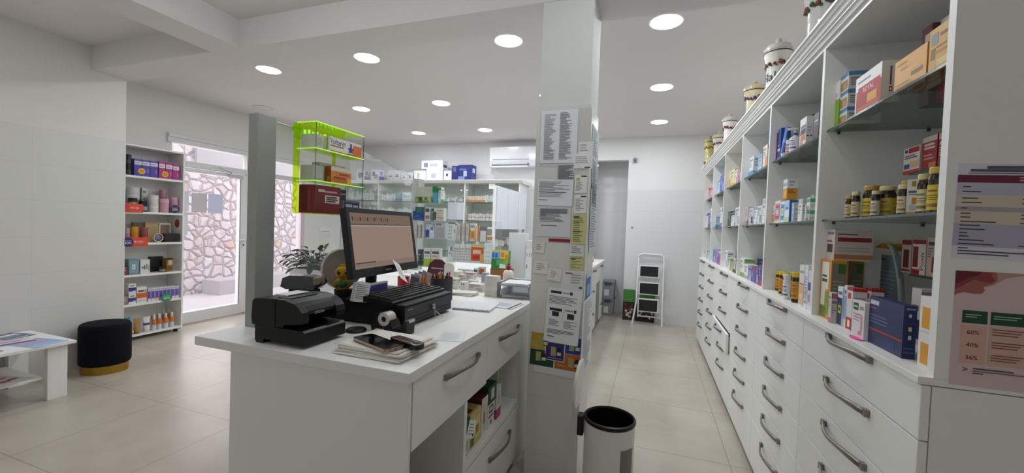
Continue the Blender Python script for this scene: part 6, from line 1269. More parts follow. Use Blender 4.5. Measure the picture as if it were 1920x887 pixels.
for k, (q, c1, c2, lk, h) in enumerate(((.12, '#dfe4e6', '#9ab0bc', 'white-blue carton', .10), (.3, '#e0d0c0', '#d89a5a', 'orange-white carton', .08), (.5, '#d4d8dc', '#8c9cac', 'grey-white carton', .12), (.68, '#e4dcd4', '#c47a4a', 'cream and rust carton', .09), (.85, '#c4c8cc', '#7c8490', 'steel grey carton', .11))):
    carton(.12, .1, h, UX - .10, ya + (yb_ - ya) * q, zbm - .2495, LX, c1, c2, '#8a8a94', f'{lk} {pn}', 'goods in the niche')
sheet_on('Y', BYF - .012, 917, 344, 928, 354, '#e6e6e6', 'small white price card at the top of the back shelving beside the tall cabinet', [(.1, .5, .8, .6, '#b4b4b4'), (.1, .3, .6, .4, '#b4b4b4')], cat='card')

# air conditioner
ax0, ax1 = Xat(918, 6.82, 2.7), Xat(1004, 6.82, 2.7); az1 = Zat(274, -2.4, 6.82); az0 = Zat(313, -2.4, 6.82)
t = thing('air_conditioner', 'white split air conditioner high on the back wall', 'air conditioner', ((ax0 + ax1) / 2, 6.95, az0))
AC = M('#e4e6ea', .15, coat=.4); ah = az1 - az0
b = MB(); b.prism([(7.048, az0 + .03), (6.90, az0), (6.845, az0 + .02), (6.825, az0 + ah * .34), (6.82, az0 + ah * .95), (6.84, az1), (7.048, az1)], 0, ax0, ax1, AC); b.build('housing', t, bevel=.006)
b = MB(); b.box(ax0 + .06, 6.812, az0 + ah * .36, ax1 - .12, 6.822, az0 + ah * .38, M('#9a9ca4', .4)); b.build('panel_seam', t)
b = MB(); b.box(ax0 + .05, 6.818, az0 + ah * .04, ax1 - .13, 6.845, az0 + ah * .20, M('#4a4e5a', .4)); b.build('air_outlet', t)
b = MB(); b.prism([(6.80, az0 + ah * .16), (6.815, az0 + ah * .2), (6.84, az0 + ah * .13), (6.83, az0 + ah * .08)], 0, ax0 + .06, ax1 - .14, AC); b.prism([(6.78, az0 - .004), (6.79, az0 + ah * .05), (6.84, az0 + .008)], 0, ax0 + .06, ax1 - .13, AC); b.build('louver', t)
b = MB(); b.box((ax0 + ax1) / 2 - .03, 6.816, az0 + ah * .44, (ax0 + ax1) / 2 + .03, 6.8225, az0 + ah * .465, M('#c4c8d0', .3)); b.build('badge', t)
b = MB(); b.box(ax1, 7.02, az0 + .02, -.90, 7.048, az0 + .05, WHITE); b.build('pipe_cover', t)

# ------------------------------------------------------------------ aisle end: ladder, posters, crates, wall bits
t = thing('step_ladder', 'white folding three-step ladder with black treads leaning on the back wall', 'ladder', (0, 6.88, 0))
LW = M('#e6e6e6', .3)
fy, ty_ = 6.79, 7.00
xl, xr = -.235, .215; tl, tr_ = Xat(1197, ty_, 1.0), Xat(1245, ty_, 1.0); zt = Zat(477, 0, ty_)
def L(q, side): return Vector(((xl + (tl - xl) * min(1, q * 3)) if side < 0 else (xr + (tr_ - xr) * min(1, q * 3)), fy + (ty_ - fy) * q, zt * q))
b = MB(); R_ = .07
pts = [Vector((xl, fy, .012)), L(.08, -1), L(.33, -1), L(.6, -1), Vector((tl, fy + (ty_ - fy) * .93, zt - R_))] + [Vector((tl + R_ - R_ * math.cos(a), fy + (ty_ - fy) * (.93 + .07 * math.sin(a)), zt - R_ + R_ * math.sin(a))) for a in (.5, 1.0, 1.5708)]
pts += [Vector((tr_ - R_ + R_ * math.cos(a), fy + (ty_ - fy) * (.93 + .07 * math.sin(a)), zt - R_ + R_ * math.sin(a))) for a in (1.5708, 1.0, .5)] + [Vector((tr_, fy + (ty_ - fy) * .93, zt - R_)), L(.6, 1), L(.33, 1), L(.08, 1), Vector((xr, fy, .012))]
b.tube(pts, .014, LW, 10); b.build('front_frame', t)
b = MB()
for x in (tl + .03, tr_ - .03): b.tube([(x, ty_ + .01, zt * .86), (x, 6.90, .10)], .011, LW, 8)
b.tube([(tl + .03, 6.895, .12), (tr_ - .03, 6.895, .12)], .011, LW, 8); b.tube([(tl + .06, 6.90, .13), ((tl + tr_) / 2 - .03, 6.93, .32)], .007, LW, 6); b.tube([(tr_ - .06, 6.90, .13), ((tl + tr_) / 2 + .03, 6.93, .32)], .007, LW, 6); b.build('rear_frame', t)
b = MB()
for x in (xl, xr): b.tube([(x, fy, .001), (x, fy + .008, .05)], .019, M('#dcdcdc', .5), 8)
b.build('rubber_foot', t)
for (v0, v1, u0, u1) in ((498, 521, 1199, 1237), (529, 553, 1198, 1237), (559, 584, 1196, 1235)):
    yc = 6.90; z1 = Zat(v0, 0, yc); z0 = Zat(v1, 0, yc); yb2 = fy + (ty_ - fy) * (z0 + z1) / 2 / zt - .035
    x0 = Xat(u0, yb2, z1); x1 = Xat(u1, yb2, z1); b = MB()
    b.box(x0, yb2, z0, x1, yb2 + .022, z1, LW); st_ = b.build('step', t, bevel=.004)
    b = MB(); b.box(x0 + .018, yb2 - .003, z0 + .018, x1 - .018, yb2, z1 - .018, M('#17181b', .7)); b.build('anti_slip_mat', st_)
t = thing('leaflet_board', 'dark printed board with a green top leaning on the wall behind the ladder', 'poster', (-.12, 7.03, 0))
for (u0, u1, v0, vm, v1, nm) in ((1168, 1190, 545, 568, 601, 'left_panel'), (1191, 1228, 552, 571, 605, 'right_panel')):
    yp = 7.035; x0 = Xat(u0, yp, .3); x1 = Xat(u1, yp, .3); z1 = Zat(v0, -.1, yp); zm = Zat(vm, -.1, yp)
    b = MB(); b.box(x0, yp, .002, x1, yp + .012, z1, M('#241c1c', .5)); b.box(x0, yp - .001, zm, x1, yp, z1, M('#3f7f34', .5))
    rq = random.Random(u0)
    for k in range(16):
        cx_ = x0 + (x1 - x0) * (.12 + .76 * rq.random()); cz_ = .04 + (zm - .08) * rq.random(); b.prism([(cx_ + .022 * (.6 + .5 * rq.random()) * math.cos(a), cz_ + .022 * (.6 + .5 * rq.random()) * math.sin(a)) for a in [i * 1.05 for i in range(6)]], 1, yp - .0012 - .0002 * k, yp - .0005, M(rq.choice(['#8c2a24', '#6a2420', '#d8ccc8', '#a45a44', '#4c2c24', '#c4a8a4']), .5))
    for k in range(5): b.box(x0 + .02, yp - .0015, zm + (z1 - zm) * (.2 + .15 * k), x1 - .03, yp - .001, zm + (z1 - zm) * (.22 + .15 * k), M('#6aa45a', .5))
    b.build(nm, t)
for k, (v0, v1) in enumerate(((541, 569), (569, 598))):
    yc = 7.13; z0 = 0.0005 + k * 0 ; pass
yc = 7.22; x0, x1 = Xat(1128, yc, .3), Xat(1151, yc, .3)
for k, nm in enumerate(('lower', 'upper')):
    t = thing('storage_crate', f'{nm} of two grey plastic crates stacked in the wall niche', 'crate', ((x0 + x1) / 2, yc + .15, .30 * k), 'grey storage crates')
    GC = M('#8b8e93', .5); z = .30 * k
    b = MB(); b.prism([(x0 + .02, z + .001), (x1 - .02, z + .001), (x1 - .006, z + .262), (x0 + .006, z + .262)], 1, yc + .01, yc + .34, GC); b.box(x0 + .04, yc + .006, z + .05, x1 - .09, yc + .011, z + .16, M('#d4d6d8', .6)); b.build('crate_body', t)
    b = MB(); b.box(x0, yc, z + .262, x1, yc + .35, z + .298, M('#7c7f84', .5)); b.box(x0 + .05, yc - .006, z + .24, x1 - .05, yc, z + .285, M('#4a4c50', .5)); b.build('lid', t)
a = onY(1191, 301, 7.05); m = MB(); m.box(a.x - .03, 7.01, a.z - .035, a.x + .03, 7.0495, a.z + .035, M('#8a8a8c', .4)); m.ball((a.x, 7.012, a.z - .005), .018, M('#5c5c60', .3), sy=.5)
m.build('wall_sensor', label='small grey sensor box high on the back wall above the ladder', cat='sensor')
a = onY(1185, 427, 7.05); m = MB(); m.prism([(a.x, a.z - .02), (a.x + .018, a.z + .004), (a.x + .014, a.z + .016), (a.x + .005, a.z + .016), (a.x, a.z + .010), (a.x - .005, a.z + .016), (a.x - .014, a.z + .016), (a.x - .018, a.z + .004)], 1, 7.044, 7.0495, M('#77777c', .4))
m.build('wall_hook', label='tiny grey heart-shaped hook on the tiled back wall above the ladder', cat='hook')
# slot on the entrance wall
a = onX(609, 432, DW); m = MB(); m.box(DW + .0005, a.y - .13, a.z - .06, DW + .012, a.y + .13, a.z + .05, WHITE); m.box(DW + .012, a.y - .11, a.z - .03, DW + .014, a.y + .11, a.z - .018, M('#b4b4b4', .5))
m.build('wall_plate', bevel=.002, label='white rectangular plate on the wall right of the entrance window', cat='plate')

# bins
def bin_body(x, y, r, h, wall, lab):
    t = thing('pedal_bin', lab, 'bin', (x, y, 0), None)
    b = MB(); b.lathe([(r, .035), (r, h - .018)], wall, (x, y, 0), 36, caps=False); b.build('outer_shell', t)
    b = MB(); b.lathe([(r * 1.02, 0), (r * 1.03, .03), (r * 1.0, .038)], BLACK, (x, y, 0), 36); b.build('base_ring', t)
    b = MB(); b.lathe([(r * 1.0, h - .02), (r * 1.035, h - .012), (r * 1.03, h), (r * .95, h + .004), (r * .92, h - .006), (r * .88, .06), (1e-5, .05)], BLACK, (x, y, 0), 36, caps=False); b.build('inner_bucket', t); return t
bx, by, bh = -.169, 2.20, .505
t = bin_body(bx, by, .131, bh, M('#d9d8d3', .3), 'white cylindrical pedal bin with a black inner bucket beside the column')
b = MB(); b.box(bx - .168, by - .03, bh - .12, bx - .134, by + .03, bh - .012, BLACK); b.build('hinge', t, bevel=.006)
b = MB(); b.X = Matrix.Translation((bx - .166, by - .01, bh + .155)) @ Matrix.Rotation(math.radians(-86), 4, 'Y'); b.lathe([(1e-5, -.006), (.132, -.004), (.135, .002), (.125, .014), (1e-5, .02)], M('#d9d8d3', .3), (0, 0, 0), 30); b.build('lid', t, label='open white lid standing upright')
b = MB(); n = 5; v = []
for i in range(n + 1):
    a_ = math.radians(-22 - 18 + 36 * i / n - 18); v += [(bx + .1325 * math.cos(a_), by + .1325 * math.sin(a_), z_) for z_ in (.22, .39)]
b.add(v, [(2 * i, 2 * i + 2, 2 * i + 3, 2 * i + 1) for i in range(n)], M('#75746f', .5)); b.build('label_sticker', t)
bin_body(-.905, 1.335, .10, .33, M('#cfcdc6', .35), 'small pale bin with a dark inside in the knee space of the near counter')

# ------------------------------------------------------------------ papers on the column
PY = CY0 - .0125
DK = '#54565e'
def lift(h, k=1.1):
    return '#' + ''.join('%02x' % min(248, int(int(h[i:i + 2], 16) * k)) for i in (1, 3, 5))
def ps(u0, v0, u1, v1, lab, base='#e2e3e4', decs=(), off=.0, tilt=0, cat='notice', name='notice_sheet'): return sheet_on('Y', PY, u0, v0, u1, v1, lift(base), lab, decs, cat, name, 'papers on the column', off, tilt=tilt)
ps(1014, 206, 1083, 306, 'large white two-column list at the top of the column', '#cfd3d8', lines(.1, .42, .06, .92, 42, '#7c808c', 2) + lines(.52, .86, .06, .94, 42, '#7c808c', 3), .003)
ps(1014, 204, 1108, 312, 'blank grey backing sheet behind the two-column list', '#b9b8b5')
ps(1085, 266, 1112, 291, 'small white note under the blank grey sheet', '#d4d4d4', lines(.1, .9, .2, .8, 3, '#b0b0b4', 4), .0025)
ps(1076, 288, 1111, 316, 'white note with a dark corner bar on the column', '#d6d6d9', lines(.1, .8, .3, .8, 4, '#b4b4b8', 5) + [(.6, .03, .9, .1, '#3c3d42')], .004)
ps(1045, 309, 1083, 338, 'grey densely printed sheet tucked under the two-column list', '#b5b7bb', lines(.05, .95, .05, .95, 13, '#64666e', 6, .7), .0015)
ps(1078, 328, 1101, 362, 'white slip with a dark header and a yellow-green patch', '#d8d8d6', [(.5, .88, .95, .96, '#3c3d42'), (.1, .66, .42, .84, '#b9cc5a')] + lines(.1, .8, .1, .6, 7, '#8a8c90', 7), .002)
ps(1077, 366, 1100, 400, 'white slip with a dark header above the upper yellow sheet', '#d6d6d4', [(.5, .88, .95, .96, '#3c3d42')] + lines(.1, .8, .1, .8, 8, '#8a8c90', 8), .002)
ps(1008, 337, 1074, 386, 'white typed letter curling on the left side of the column', '#d0d2d8', lines(.04, .96, .55, .92, 8, '#70737e', 9, .5) + [(.04, .5, .8, .53, '#3c3d42')] + lines(.04, .9, .3, .46, 3, '#8a8c94', 10) + [(.04, .2, .3, .22, DK)], .006, .02)
ps(1006, 384, 1070, 444, 'white sheet with a small grey table below the typed letter', '#c4c5c8', [(.1, .72, .9, .88, '#8c8d92'), (.1, .62, .28, .72, '#9a9ba0')] + lines(.1, .9, .45, .85, 10, '#6c6e76', 11, .5) + lines(.15, .8, .3, .36, 1, '#6c6e76', 12), .002)
ps(1029, 448, 1069, 454, 'thin dark red strip on the column', '#7a1c2c', [(.02, .1, .98, .25, '#b44a54')], .001, cat='strip')
ps(1072, 402, 1099, 458, 'upper pale yellow printed sheet on the column', '#bdbb84', lines(.1, .9, .05, .95, 14, '#84825c', 13) + [(.1, .88, .5, .93, DK), (.1, .72, .5, .76, DK), (.1, .4, .6, .44, DK)], .002)
ps(1069, 459, 1095, 481, 'white slip between the two yellow sheets', '#cbcbca', lines(.1, .9, .2, .85, 4, '#96989c', 14), .0032)
ps(1068, 482, 1094, 506, 'lower pale yellow printed sheet on the column', '#bfbd80', lines(.1, .9, .05, .95, 7, '#84825c', 15) + [(.05, .8, .4, .88, DK)], .002)
ps(1002, 454, 1021, 474, 'small crumpled receipt high at the left edge of the column', '#c9c8c4', lines(.2, .8, .2, .8, 3, '#a4a4a2', 16), .003, .06, name='receipt', cat='receipt')
ps(1001, 489, 1027, 513, 'crumpled white receipt taped left on the column', '#cfcecb', lines(.2, .8, .2, .8, 4, '#a8a8a6', 17), .003, .05, name='receipt', cat='receipt')
ps(1026, 503, 1052, 526, 'crumpled white receipt right of the taped one', '#cfcecb', lines(.2, .8, .2, .8, 4, '#a8a8a6', 18), .0045, .09, name='receipt', cat='receipt')
ps(1052, 507, 1094, 545, 'wide white form with a small black seal at its lower right', '#c9c9ca', [(.2, .82, .5, .88, DK), (.82, .12, .95, .22, '#3c3d42')] + lines(.45, .98, .3, .8, 4, '#a0a0a6', 19), .0012)
A4 = [(.09, .90, .40, .945, '#26272c'), (.44, .915, .62, .935, '#8c8c92'), (.64, .90, .72, .955, '#3c3d42')] + lines(.06, .9, .70, .85, 6, '#7a7c84', 20) + [(.1, .58, .46, .63, '#26272c'), (.18, .48, .38, .57, '#3c3d42'), (.2, .50, .36, .555, '#2a2b30'), (.54, .60, .78, .625, '#8c8c92'), (.80, .58, .87, .64, '#3c3d42'), (.62, .46, .82, .56, '#3c3d42'), (.64, .48, .8, .545, '#2a2b30'), (.505, .38, .51, .64, '#b4b4b8')]
A4 += lines(.1, .46, .30, .42, 6, '#8c8e94', 21) + lines(.55, .92, .28, .42, 7, '#8c8e94', 22) + lines(.08, .88, .15, .24, 4, '#7a7c84', 23) + [(.1, .1, .3, .115, DK)]
ps(1021, 541, 1086, 644, 'white letter with two black logos and device pictures, low on the column', '#d2d3d6', A4, .0055, .055)
pq = ps(994, 628, 1087, 690, 'four-colour advert of bottles in yellow, blue, green and orange on the column', '#d4d2cc',
   [(0, .5, .49, 1, '#b9982a'), (.51, .5, 1, 1, '#25408c'), (0, 0, .49, .49, '#1d4a2a'), (.51, 0, 1, .49, '#b5672c'), (.02, .55, .47, .72, '#c4a83c'), (.30, .22, .70, .78, '#d8d4e0'), (.315, .24, .685, .76, '#3c2c74')] +
   [q for (x, z) in ((.14, .62), (.78, .60), (.12, .14), (.78, .10), (.42, .36)) for q in ((x, z, x + .10, z + .28, '#a8a06a'), (x + .12, z, x + .21, z + .2, '#26201c'), (x + .14, z + .2, x + .19, z + .27, '#1c1a18'), (x + .125, z + .03, x + .205, z + .13, '#cfccc4'))] + [(.36, .29, .64, .31, '#a49cc4'), (.55, .1, .74, .12, '#d8b48a')], .002, .03, 'poster', 'poster')
ps(1001, 689, 1086, 704, 'strip of white tape holding the advert, lowest on the column', '#cfcfcd', [], .0012, .05, 'tape', 'tape_strip')
# right face of the column
PXc = CXR + .0085
def pr(u0, v0, u1, v1, lab, base='#cfd2d6', decs=(), off=0, cat='notice'): return sheet_on('X', PXc, u0, v0, u1, v1, lift(base), lab, decs, cat, 'notice_sheet', 'papers on the column', off)
pr(1110, 240, 1122, 305, 'upper white glossy sheet on the aisle side of the column', '#c4cbd0', lines(.1, .9, .1, .9, 10, '#9aa0a8', 30), .001)
pr(1109, 306, 1120, 352, 'second grey sheet down on the aisle side of the column', '#b4b8bc', lines(.1, .9, .1, .9, 10, '#84888e', 31, .6), .002)
pr(1108, 345, 1117, 388, 'dark printed sheet on the aisle side of the column', '#8f9499', lines(.1, .9, .1, .9, 8, '#5c6066', 32, .6), .004)
pr(1105, 356, 1118, 470, 'long pale sheet on the aisle side of the column', '#c9ccd0', lines(.1, .9, .05, .95, 22, '#9ea2a8', 33), .003)
pr(1098, 512, 1108, 590, 'blue-and-white sheet on the aisle side of the column', '#b9c0cc', [(0, .35, .7, .9, '#4a74b8'), (.1, .5, .6, .75, '#8ab0dc')], .002)
pr(1090, 560, 1108, 690, 'long white list hanging low on the aisle side of the column', '#cfd0d4', lines(.1, .9, .05, .95, 30, '#a4a6ac', 34), .004)

# ------------------------------------------------------------------ entrance side: shelf unit
SXF, SXB = -5.65, DW + .004
sy0, sy1 = 2.90, 3.535
LZ = [1.926, 1.51, 1.146, .776, .434, .072]
t = thing('display_shelf', 'tall white open shelf unit with cosmetics beside the glass door', 'shelf', (-5.8, 3.2, 0))
b = MB(); b.box(SXB, sy0, .03, SXF, sy0 + .02, 2.28, WHITE); b.box(SXB, sy1 - .02, .03, SXF, sy1, 2.28, WHITE); b.box(SXB, sy0 + .02, .03, SXB + .01, sy1 - .02, 2.28, WHITE); b.box(SXB + .01, sy0 + .02, 2.26, SXF, sy1 - .02, 2.28, WHITE)
for q in (sy0 + .05, sy1 - .06): b.box(SXF - .08, q, 0, SXF - .04, q + .03, .03, BLACK2)
b.build('carcass', t, bevel=.0015)
for z in LZ: s = MB(); s.box(SXB + .011, sy0 + .021, z - .024, SXF - .002, sy1 - .021, z, WHITE); s.build('shelf_board', t)
s = MB(); a = onX(334, 419, SXF - .1); s.lathe([(1e-5, 0), (1, 0)], M('#a4443c', .5), (0, 0, 0), 20); s.v = [Vector((a.x + .045 * p.x, sy1 - .0208, a.z + .055 * p.y)) for p in s.v]; s.build('round_sticker', t, label='dull red round sticker inside the shelf side')
BOX_L = []
SN = ['topmost', 'second', 'third', 'fourth', 'fifth', 'lowest']
def lplace(s): return f'on the entrance shelf {SN[s]} board'
def lspan(u0, u1, x, z): return Yat(u0, x, z + .05), Yat(u1, x, z + .05)
def lcar(u0, u1, vt, s, look, base, acc='#888888', acc2='#777777', depth=.12, decs=None, x=-5.672, zb=0, h=None, group=None):
    z = LZ[s] + .0006 + zb; y0, y1 = lspan(u0, u1, x, z); hh = h or (Zat(vt, x, (y0 + y1) / 2) - z); y0 = max(y0, sy0 + .023); y1 = min(y1, sy1 - .023)
    depth = min(depth, x - SXB - .014)
    return carton(y1 - y0 - .002, depth, hh, x - depth / 2, (y0 + y1) / 2, z, LX, base, acc, acc2, f'{look} {lplace(s)}', group or f'goods {lplace(s)}', decs)
def ljar(u0, u1, vt, s, look, body, lidc, x=-5.70, zb=0, h=None, lidh=.3, labc=None, name='cosmetic_jar', group=None):
    z = LZ[s] + .0006 + zb; y0, y1 = lspan(u0, u1, x, z); r = (y1 - y0) / 2 * .95; y = (y0 + y1) / 2; hh = h or (Zat(vt, x, y) - z)
    t = thing(name, f'{look} {lplace(s)}', 'jar', (x, y, z), group or f'goods {lplace(s)}')
    b = MB(); B = M(body, .3); Lm = M(labc or body, .4); b.lathe([(r * .95, 0), (r, .004), (r, hh * .12), (r, hh * .5), (r, hh * (1 - lidh))], B, (x, y, z), 20, mats=[B, B, Lm, B]); b.build('jar_body', t)
    b = MB(); b.lathe([(r * 1.02, hh * (1 - lidh)), (r * 1.02, hh * .97), (r * .96, hh)], M(lidc, .35), (x, y, z), 20); b.build('lid', t)
# board 1
for k in range(2): ljar(235, 246, 0, 0, f"{['lower', 'upper'][k]} of two stacked black jars", '#17161a', '#0e0e10', zb=.118 * k, h=.116, labc='#3c3a40', group='stacked black jars')
for k, (a, c, v) in enumerate(((251.5, 266, 298), (266.5, 281, 300), (281.5, 296, 302))):
    lcar(a, c, v, 0, f"{['left', 'middle', 'right'][k]} purple-blue carton", '#4a3f9c', depth=.15, decs=[('F', .02, .66, .98, .88, '#d4d0dc'), ('F', .1, .74, .7, .78, '#6a6480'), ('F', .72, .22, .82, .46, '#a49cd0'), ('F', 0, .95, 1, 1, '#6a5cc0')], group='purple-blue cartons')
for k, (a, c, v) in enumerate(((297.5, 310, 303), (310.5, 323.5, 305), (324, 336, 308))):
    lcar(a, c, v, 0, f"{['left', 'middle', 'right'][k]} magenta carton", '#a4287c', depth=.15, decs=[('F', .02, .62, .98, .86, '#dcd2d6'), ('F', .1, .70, .7, .74, '#8a6478'), ('F', .72, .2, .82, .44, '#d08ab4'), ('F', 0, .95, 1, 1, '#c43c94')], group='magenta cartons')
for u, v, nm in ((266, 321, 'purple'), (310, 327, 'magenta')):
    a = onX(u, v, -5.668); m = MB(); m.lathe([(.036, 0), (.036, .001)], M('#e0ac1c', .5), (0, 0, 0), 24); m.box(-.022, .004, .0015, .022, .010, .0018, M('#7a4a1c', .6)); m.box(-.018, -.012, .0015, .018, -.006, .0018, M('#7a4a1c', .6))
    m.v = [Vector((-5.6712 + p.z, a.y + p.x, a.z + p.y)) for p in m.v]; m.build('price_sticker', None, label=f'round yellow offer sticker on the {nm} cartons of the entrance shelf', cat='sticker', group='yellow offer stickers')
# board 2
ljar(238, 261, 351, 1, 'large white jar with a grey label', '#d8d8d8', '#c9c9c9', x=-5.83, labc='#8f8f94')
lcar(265.5, 277, 353, 1, 'pale grey carton in the back row', '#bdbcb8', '#8a8a8a', '#6c6c6c', .06, x=-5.80)
for k in range(2): ljar(278, 296.5, 0, 1, f"{['lower', 'upper'][k]} of two stacked white tubs", '#dedcd8', '#d2d0cc', x=-5.71, zb=.104 * k, h=.103, labc='#cfccc8', group='stacked white tubs')
ljar(299, 316, 373, 1, 'single pink tub in front', '#c994a8', '#d4a4b4', x=-5.70)
for k in range(2): ljar(317.5, 333, 0, 1, f"{['lower', 'upper'][k]} of two stacked pink tubs", '#c490a4', '#cf9fb0', x=-5.74, zb=.10 * k, h=.098, group='stacked pink tubs')
ljar(299, 312, 356, 1, 'tall dusty pink tub in the back row', '#a87888', '#b48494', x=-5.84)
ljar(240, 257, 371, 1, 'gold and black low jar', '#b08c5c', '#1a181a', x=-5.69, labc='#cfb48a')
ljar(260, 276, 377, 1, 'black low jar with pale lettering', '#1c1a1e', '#111114', x=-5.69, labc='#8c8a90')
# board 3
lcar(250, 271, 417, 2, 'plain brown carton at the back', '#6c5c4c', '#5c4c3c', '#7c6c5c', .05, x=-5.82, decs=[('F', .1, .3, .9, .7, '#64543f')])
lcar(272, 297, 417, 2, 'beige gift carton', '#b49c70', '', '', .05, x=-5.80, decs=[('F', .1, .2, .9, .8, '#a88f62')])
lcar(298, 320, 418, 2, 'white-framed brown picture box', '#cfccc6', '', '', .05, x=-5.80, decs=[('F', .1, .1, .9, .9, '#7c6254'), ('F', .2, .2, .6, .6, '#8c6c58')])
for (a, c, v, c1, c2, nm) in ((234, 243, 428, '#a8848e', '#b4949c', 'pale pink'), (244, 259, 425, '#c07814', '#c9861c', 'amber-orange'), (262, 277, 427, '#8a3c3c', '#8c4a4c', 'brick-red')): ljar(a, c, v, 2, f'{nm} banded jar behind the red sign', c1, c2, x=-5.69, lidh=.35)
a = onX(296.5, 440, -5.69); t = thing('round_trinket', 'round gold-beaded trinket with a violet middle on the third entrance shelf board', 'ornament', (-5.69, a.y, LZ[2]), None)
b = MB(); b.tube([(-5.69, a.y + .048 * math.cos(i * math.pi / 10), LZ[2] + .056 + .048 * math.sin(i * math.pi / 10)) for i in range(20)], .007, M('#c4b07a', .3, .6), 8, True)
for i in range(16): b.ball((-5.684, a.y + .048 * math.cos(i * math.pi / 8), LZ[2] + .056 + .048 * math.sin(i * math.pi / 8)), .0075, M('#d8d0b0', .3), seg=8, rings=6)
b.build('beaded_ring', t); b = MB(); b.ball((-5.69, a.y, LZ[2] + .056), .034, M('#6c6498', .4), sx=.3); b.build('middle', t)
lcar(308, 337, 438, 2, 'flat black case', '#141418', '', '', .10, decs=[('F', .1, .4, .6, .5, '#26262c')])
# board 4
lcar(231, 240, 500, 3, 'dark red carton at the far left', '#5a2420', '#7a3a34', '#a48a84', .08)
lcar(241, 261, 486, 3, 'blue-grey gift box with a white oval', '#6c8a94', '', '', .08, decs=[('F', .1, .1, .9, .9, '#7c98a2'), ('F', .34, .34, .64, .66, '#d4dcde'), ('F', .42, .42, .56, .58, '#a4b4ba')])
lcar(263, 281, 487, 3, 'white gift set with grey bottles', '#d4d4d2', '', '', .08, decs=[('F', .35, .3, .5, .6, '#5c5c60'), ('F', .55, .3, .75, .7, '#8c8c8c'), ('F', .8, .25, .95, .6, '#a49c8c'), ('F', .15, .4, .3, .5, '#2c2c2e')])
lcar(283, 306, 481, 3, 'large black gift box behind', '#17171a', '', '', .06, x=-5.80, decs=[('F', .3, .2, .7, .6, '#222226')])
ljar(299, 310, 499, 3, 'small dark jar with a pale band', '#2a2a22', '#1c1c18', x=-5.69, labc='#8c8c6c')
lcar(312, 324, 484, 3, 'amber perfume box with a black top', '#8c642c', '', '', .08, decs=[('F', 0, .88, 1, 1, '#1c1a1c'), ('F', .3, .5, .9, .85, '#c4b08c'), ('F', .1, .1, .9, .4, '#6c4a1c')])
# board 5
for k in range(2): lcar(241, 255, 0, 4, f"{['lower', 'upper'][k]} of two stacked white and navy cartons", '#dcdad8', depth=.1, zb=.119 * k, h=.117, decs=[('F', 0, .3, 1, .62, '#34327c'), ('F', 0, .22, .6, .34, '#7c4a9c'), ('F', .2, .74, .8, .84, '#5c5c6c')], group='white and navy cartons')
lcar(230, 240, 552, 4, 'dusky carton at the far left', '#8c7c78', '#6c5c5c', '#b4a8a4', .1)
lcar(256.5, 275, 538, 4, 'white and orange carton with a dark name', '#dedad4', depth=.1, decs=[('F', 0, .3, 1, .62, '#d0602c'), ('F', .1, .68, .7, .80, '#4c4c50'), ('F', .75, .66, .95, .8, '#7aa45a'), ('F', .1, .1, .9, .2, '#c4bcb4')])
for k in range(8):
    a = 277.5 + 7.35 * k; lcar(a, a + 7.0, 541 - .7 * k, 4, f'{nth(k)} from left of slim white-violet cartons', '#d6d4dc', depth=.1, decs=[('F', 0, .28, 1, .78, '#5c4ca0'), ('F', .6, .28, 1, .78, '#8c7cc4'), ('F', .1, .84, .9, .92, '#9c94b0'), ('F', 0, .2, 1, .28, '#b4687c')], group='slim white and violet cartons')
# board 6
tb = lambda u0, u1, vt, look, col, capc, acc, st, x=-5.70: (lambda y0, y1: tube((y1 - y0) / 2 * .8, Zat(vt, x, (y0 + y1) / 2) - LZ[5], x, (y0 + y1) / 2, LZ[5] + .0006, col, capc, f'{look} {lplace(5)}', 'tubes on the lowest entrance board', acc, st, yaw=LX))(*lspan(u0, u1, x, LZ[5]))
tb(232, 245, 595, 'teal cosmetic tube', '#2c8c9c', '#3c8ca4', '#5ab4c4', ((.5, .7),))
tb(249, 264, 597, 'brown-gold sun cream tube', '#a4824c', '#8c6c3c', '#c4783c', ((.4, .52),))
tb(267, 282, 594, 'white sun cream tube with navy-orange bands', '#dedad2', '#d4d0c8', '#34448c', ((.4, .55),))
for k, (a, c, v) in enumerate(((284, 293, 590), (294, 303, 588), (306, 315, 587), (317.5, 326, 585))):
    y0, y1 = lspan(a, c, -5.70, LZ[5]); y = (y0 + y1) / 2
    bottle((y1 - y0) / 2 * .88, Zat(v, -5.70, y) - LZ[5], -5.70, y, LZ[5] + .0006, '#cfd4da', '#d8782c', '#dededc', f'{nth(k)} from left of four orange and white sun spray bottles in front', 'sun spray bottles', .28, .5, 'spray_bottle', .34, .70, acc='#e8dcc8', face=0)
for k, (a, c) in enumerate(((283, 290), (293, 300), (303, 310), (313, 320))):
    y0, y1 = lspan(a, c, -5.85, LZ[5]); y = (y0 + y1) / 2
    bottle((y1 - y0) / 2 * .8, .205, -5.85, y, LZ[5] + .0006, '#cfd4da', '#c9702c', '#d2d2d0', f'{nth(k)} from left of four sun spray bottles in the back row', 'sun spray bottles', .28, .5, 'spray_bottle', .34, .70, acc='#e8dcc8', face=0)
a = onX(247, 622, -5.66); m = MB(); m.ball((-5.668, a.y, a.z), .026, M('#d8b44a', .5), sx=.25); m.build('round_tag', label='round yellow tag at the left end of the lowest entrance shelf board', cat='tag')
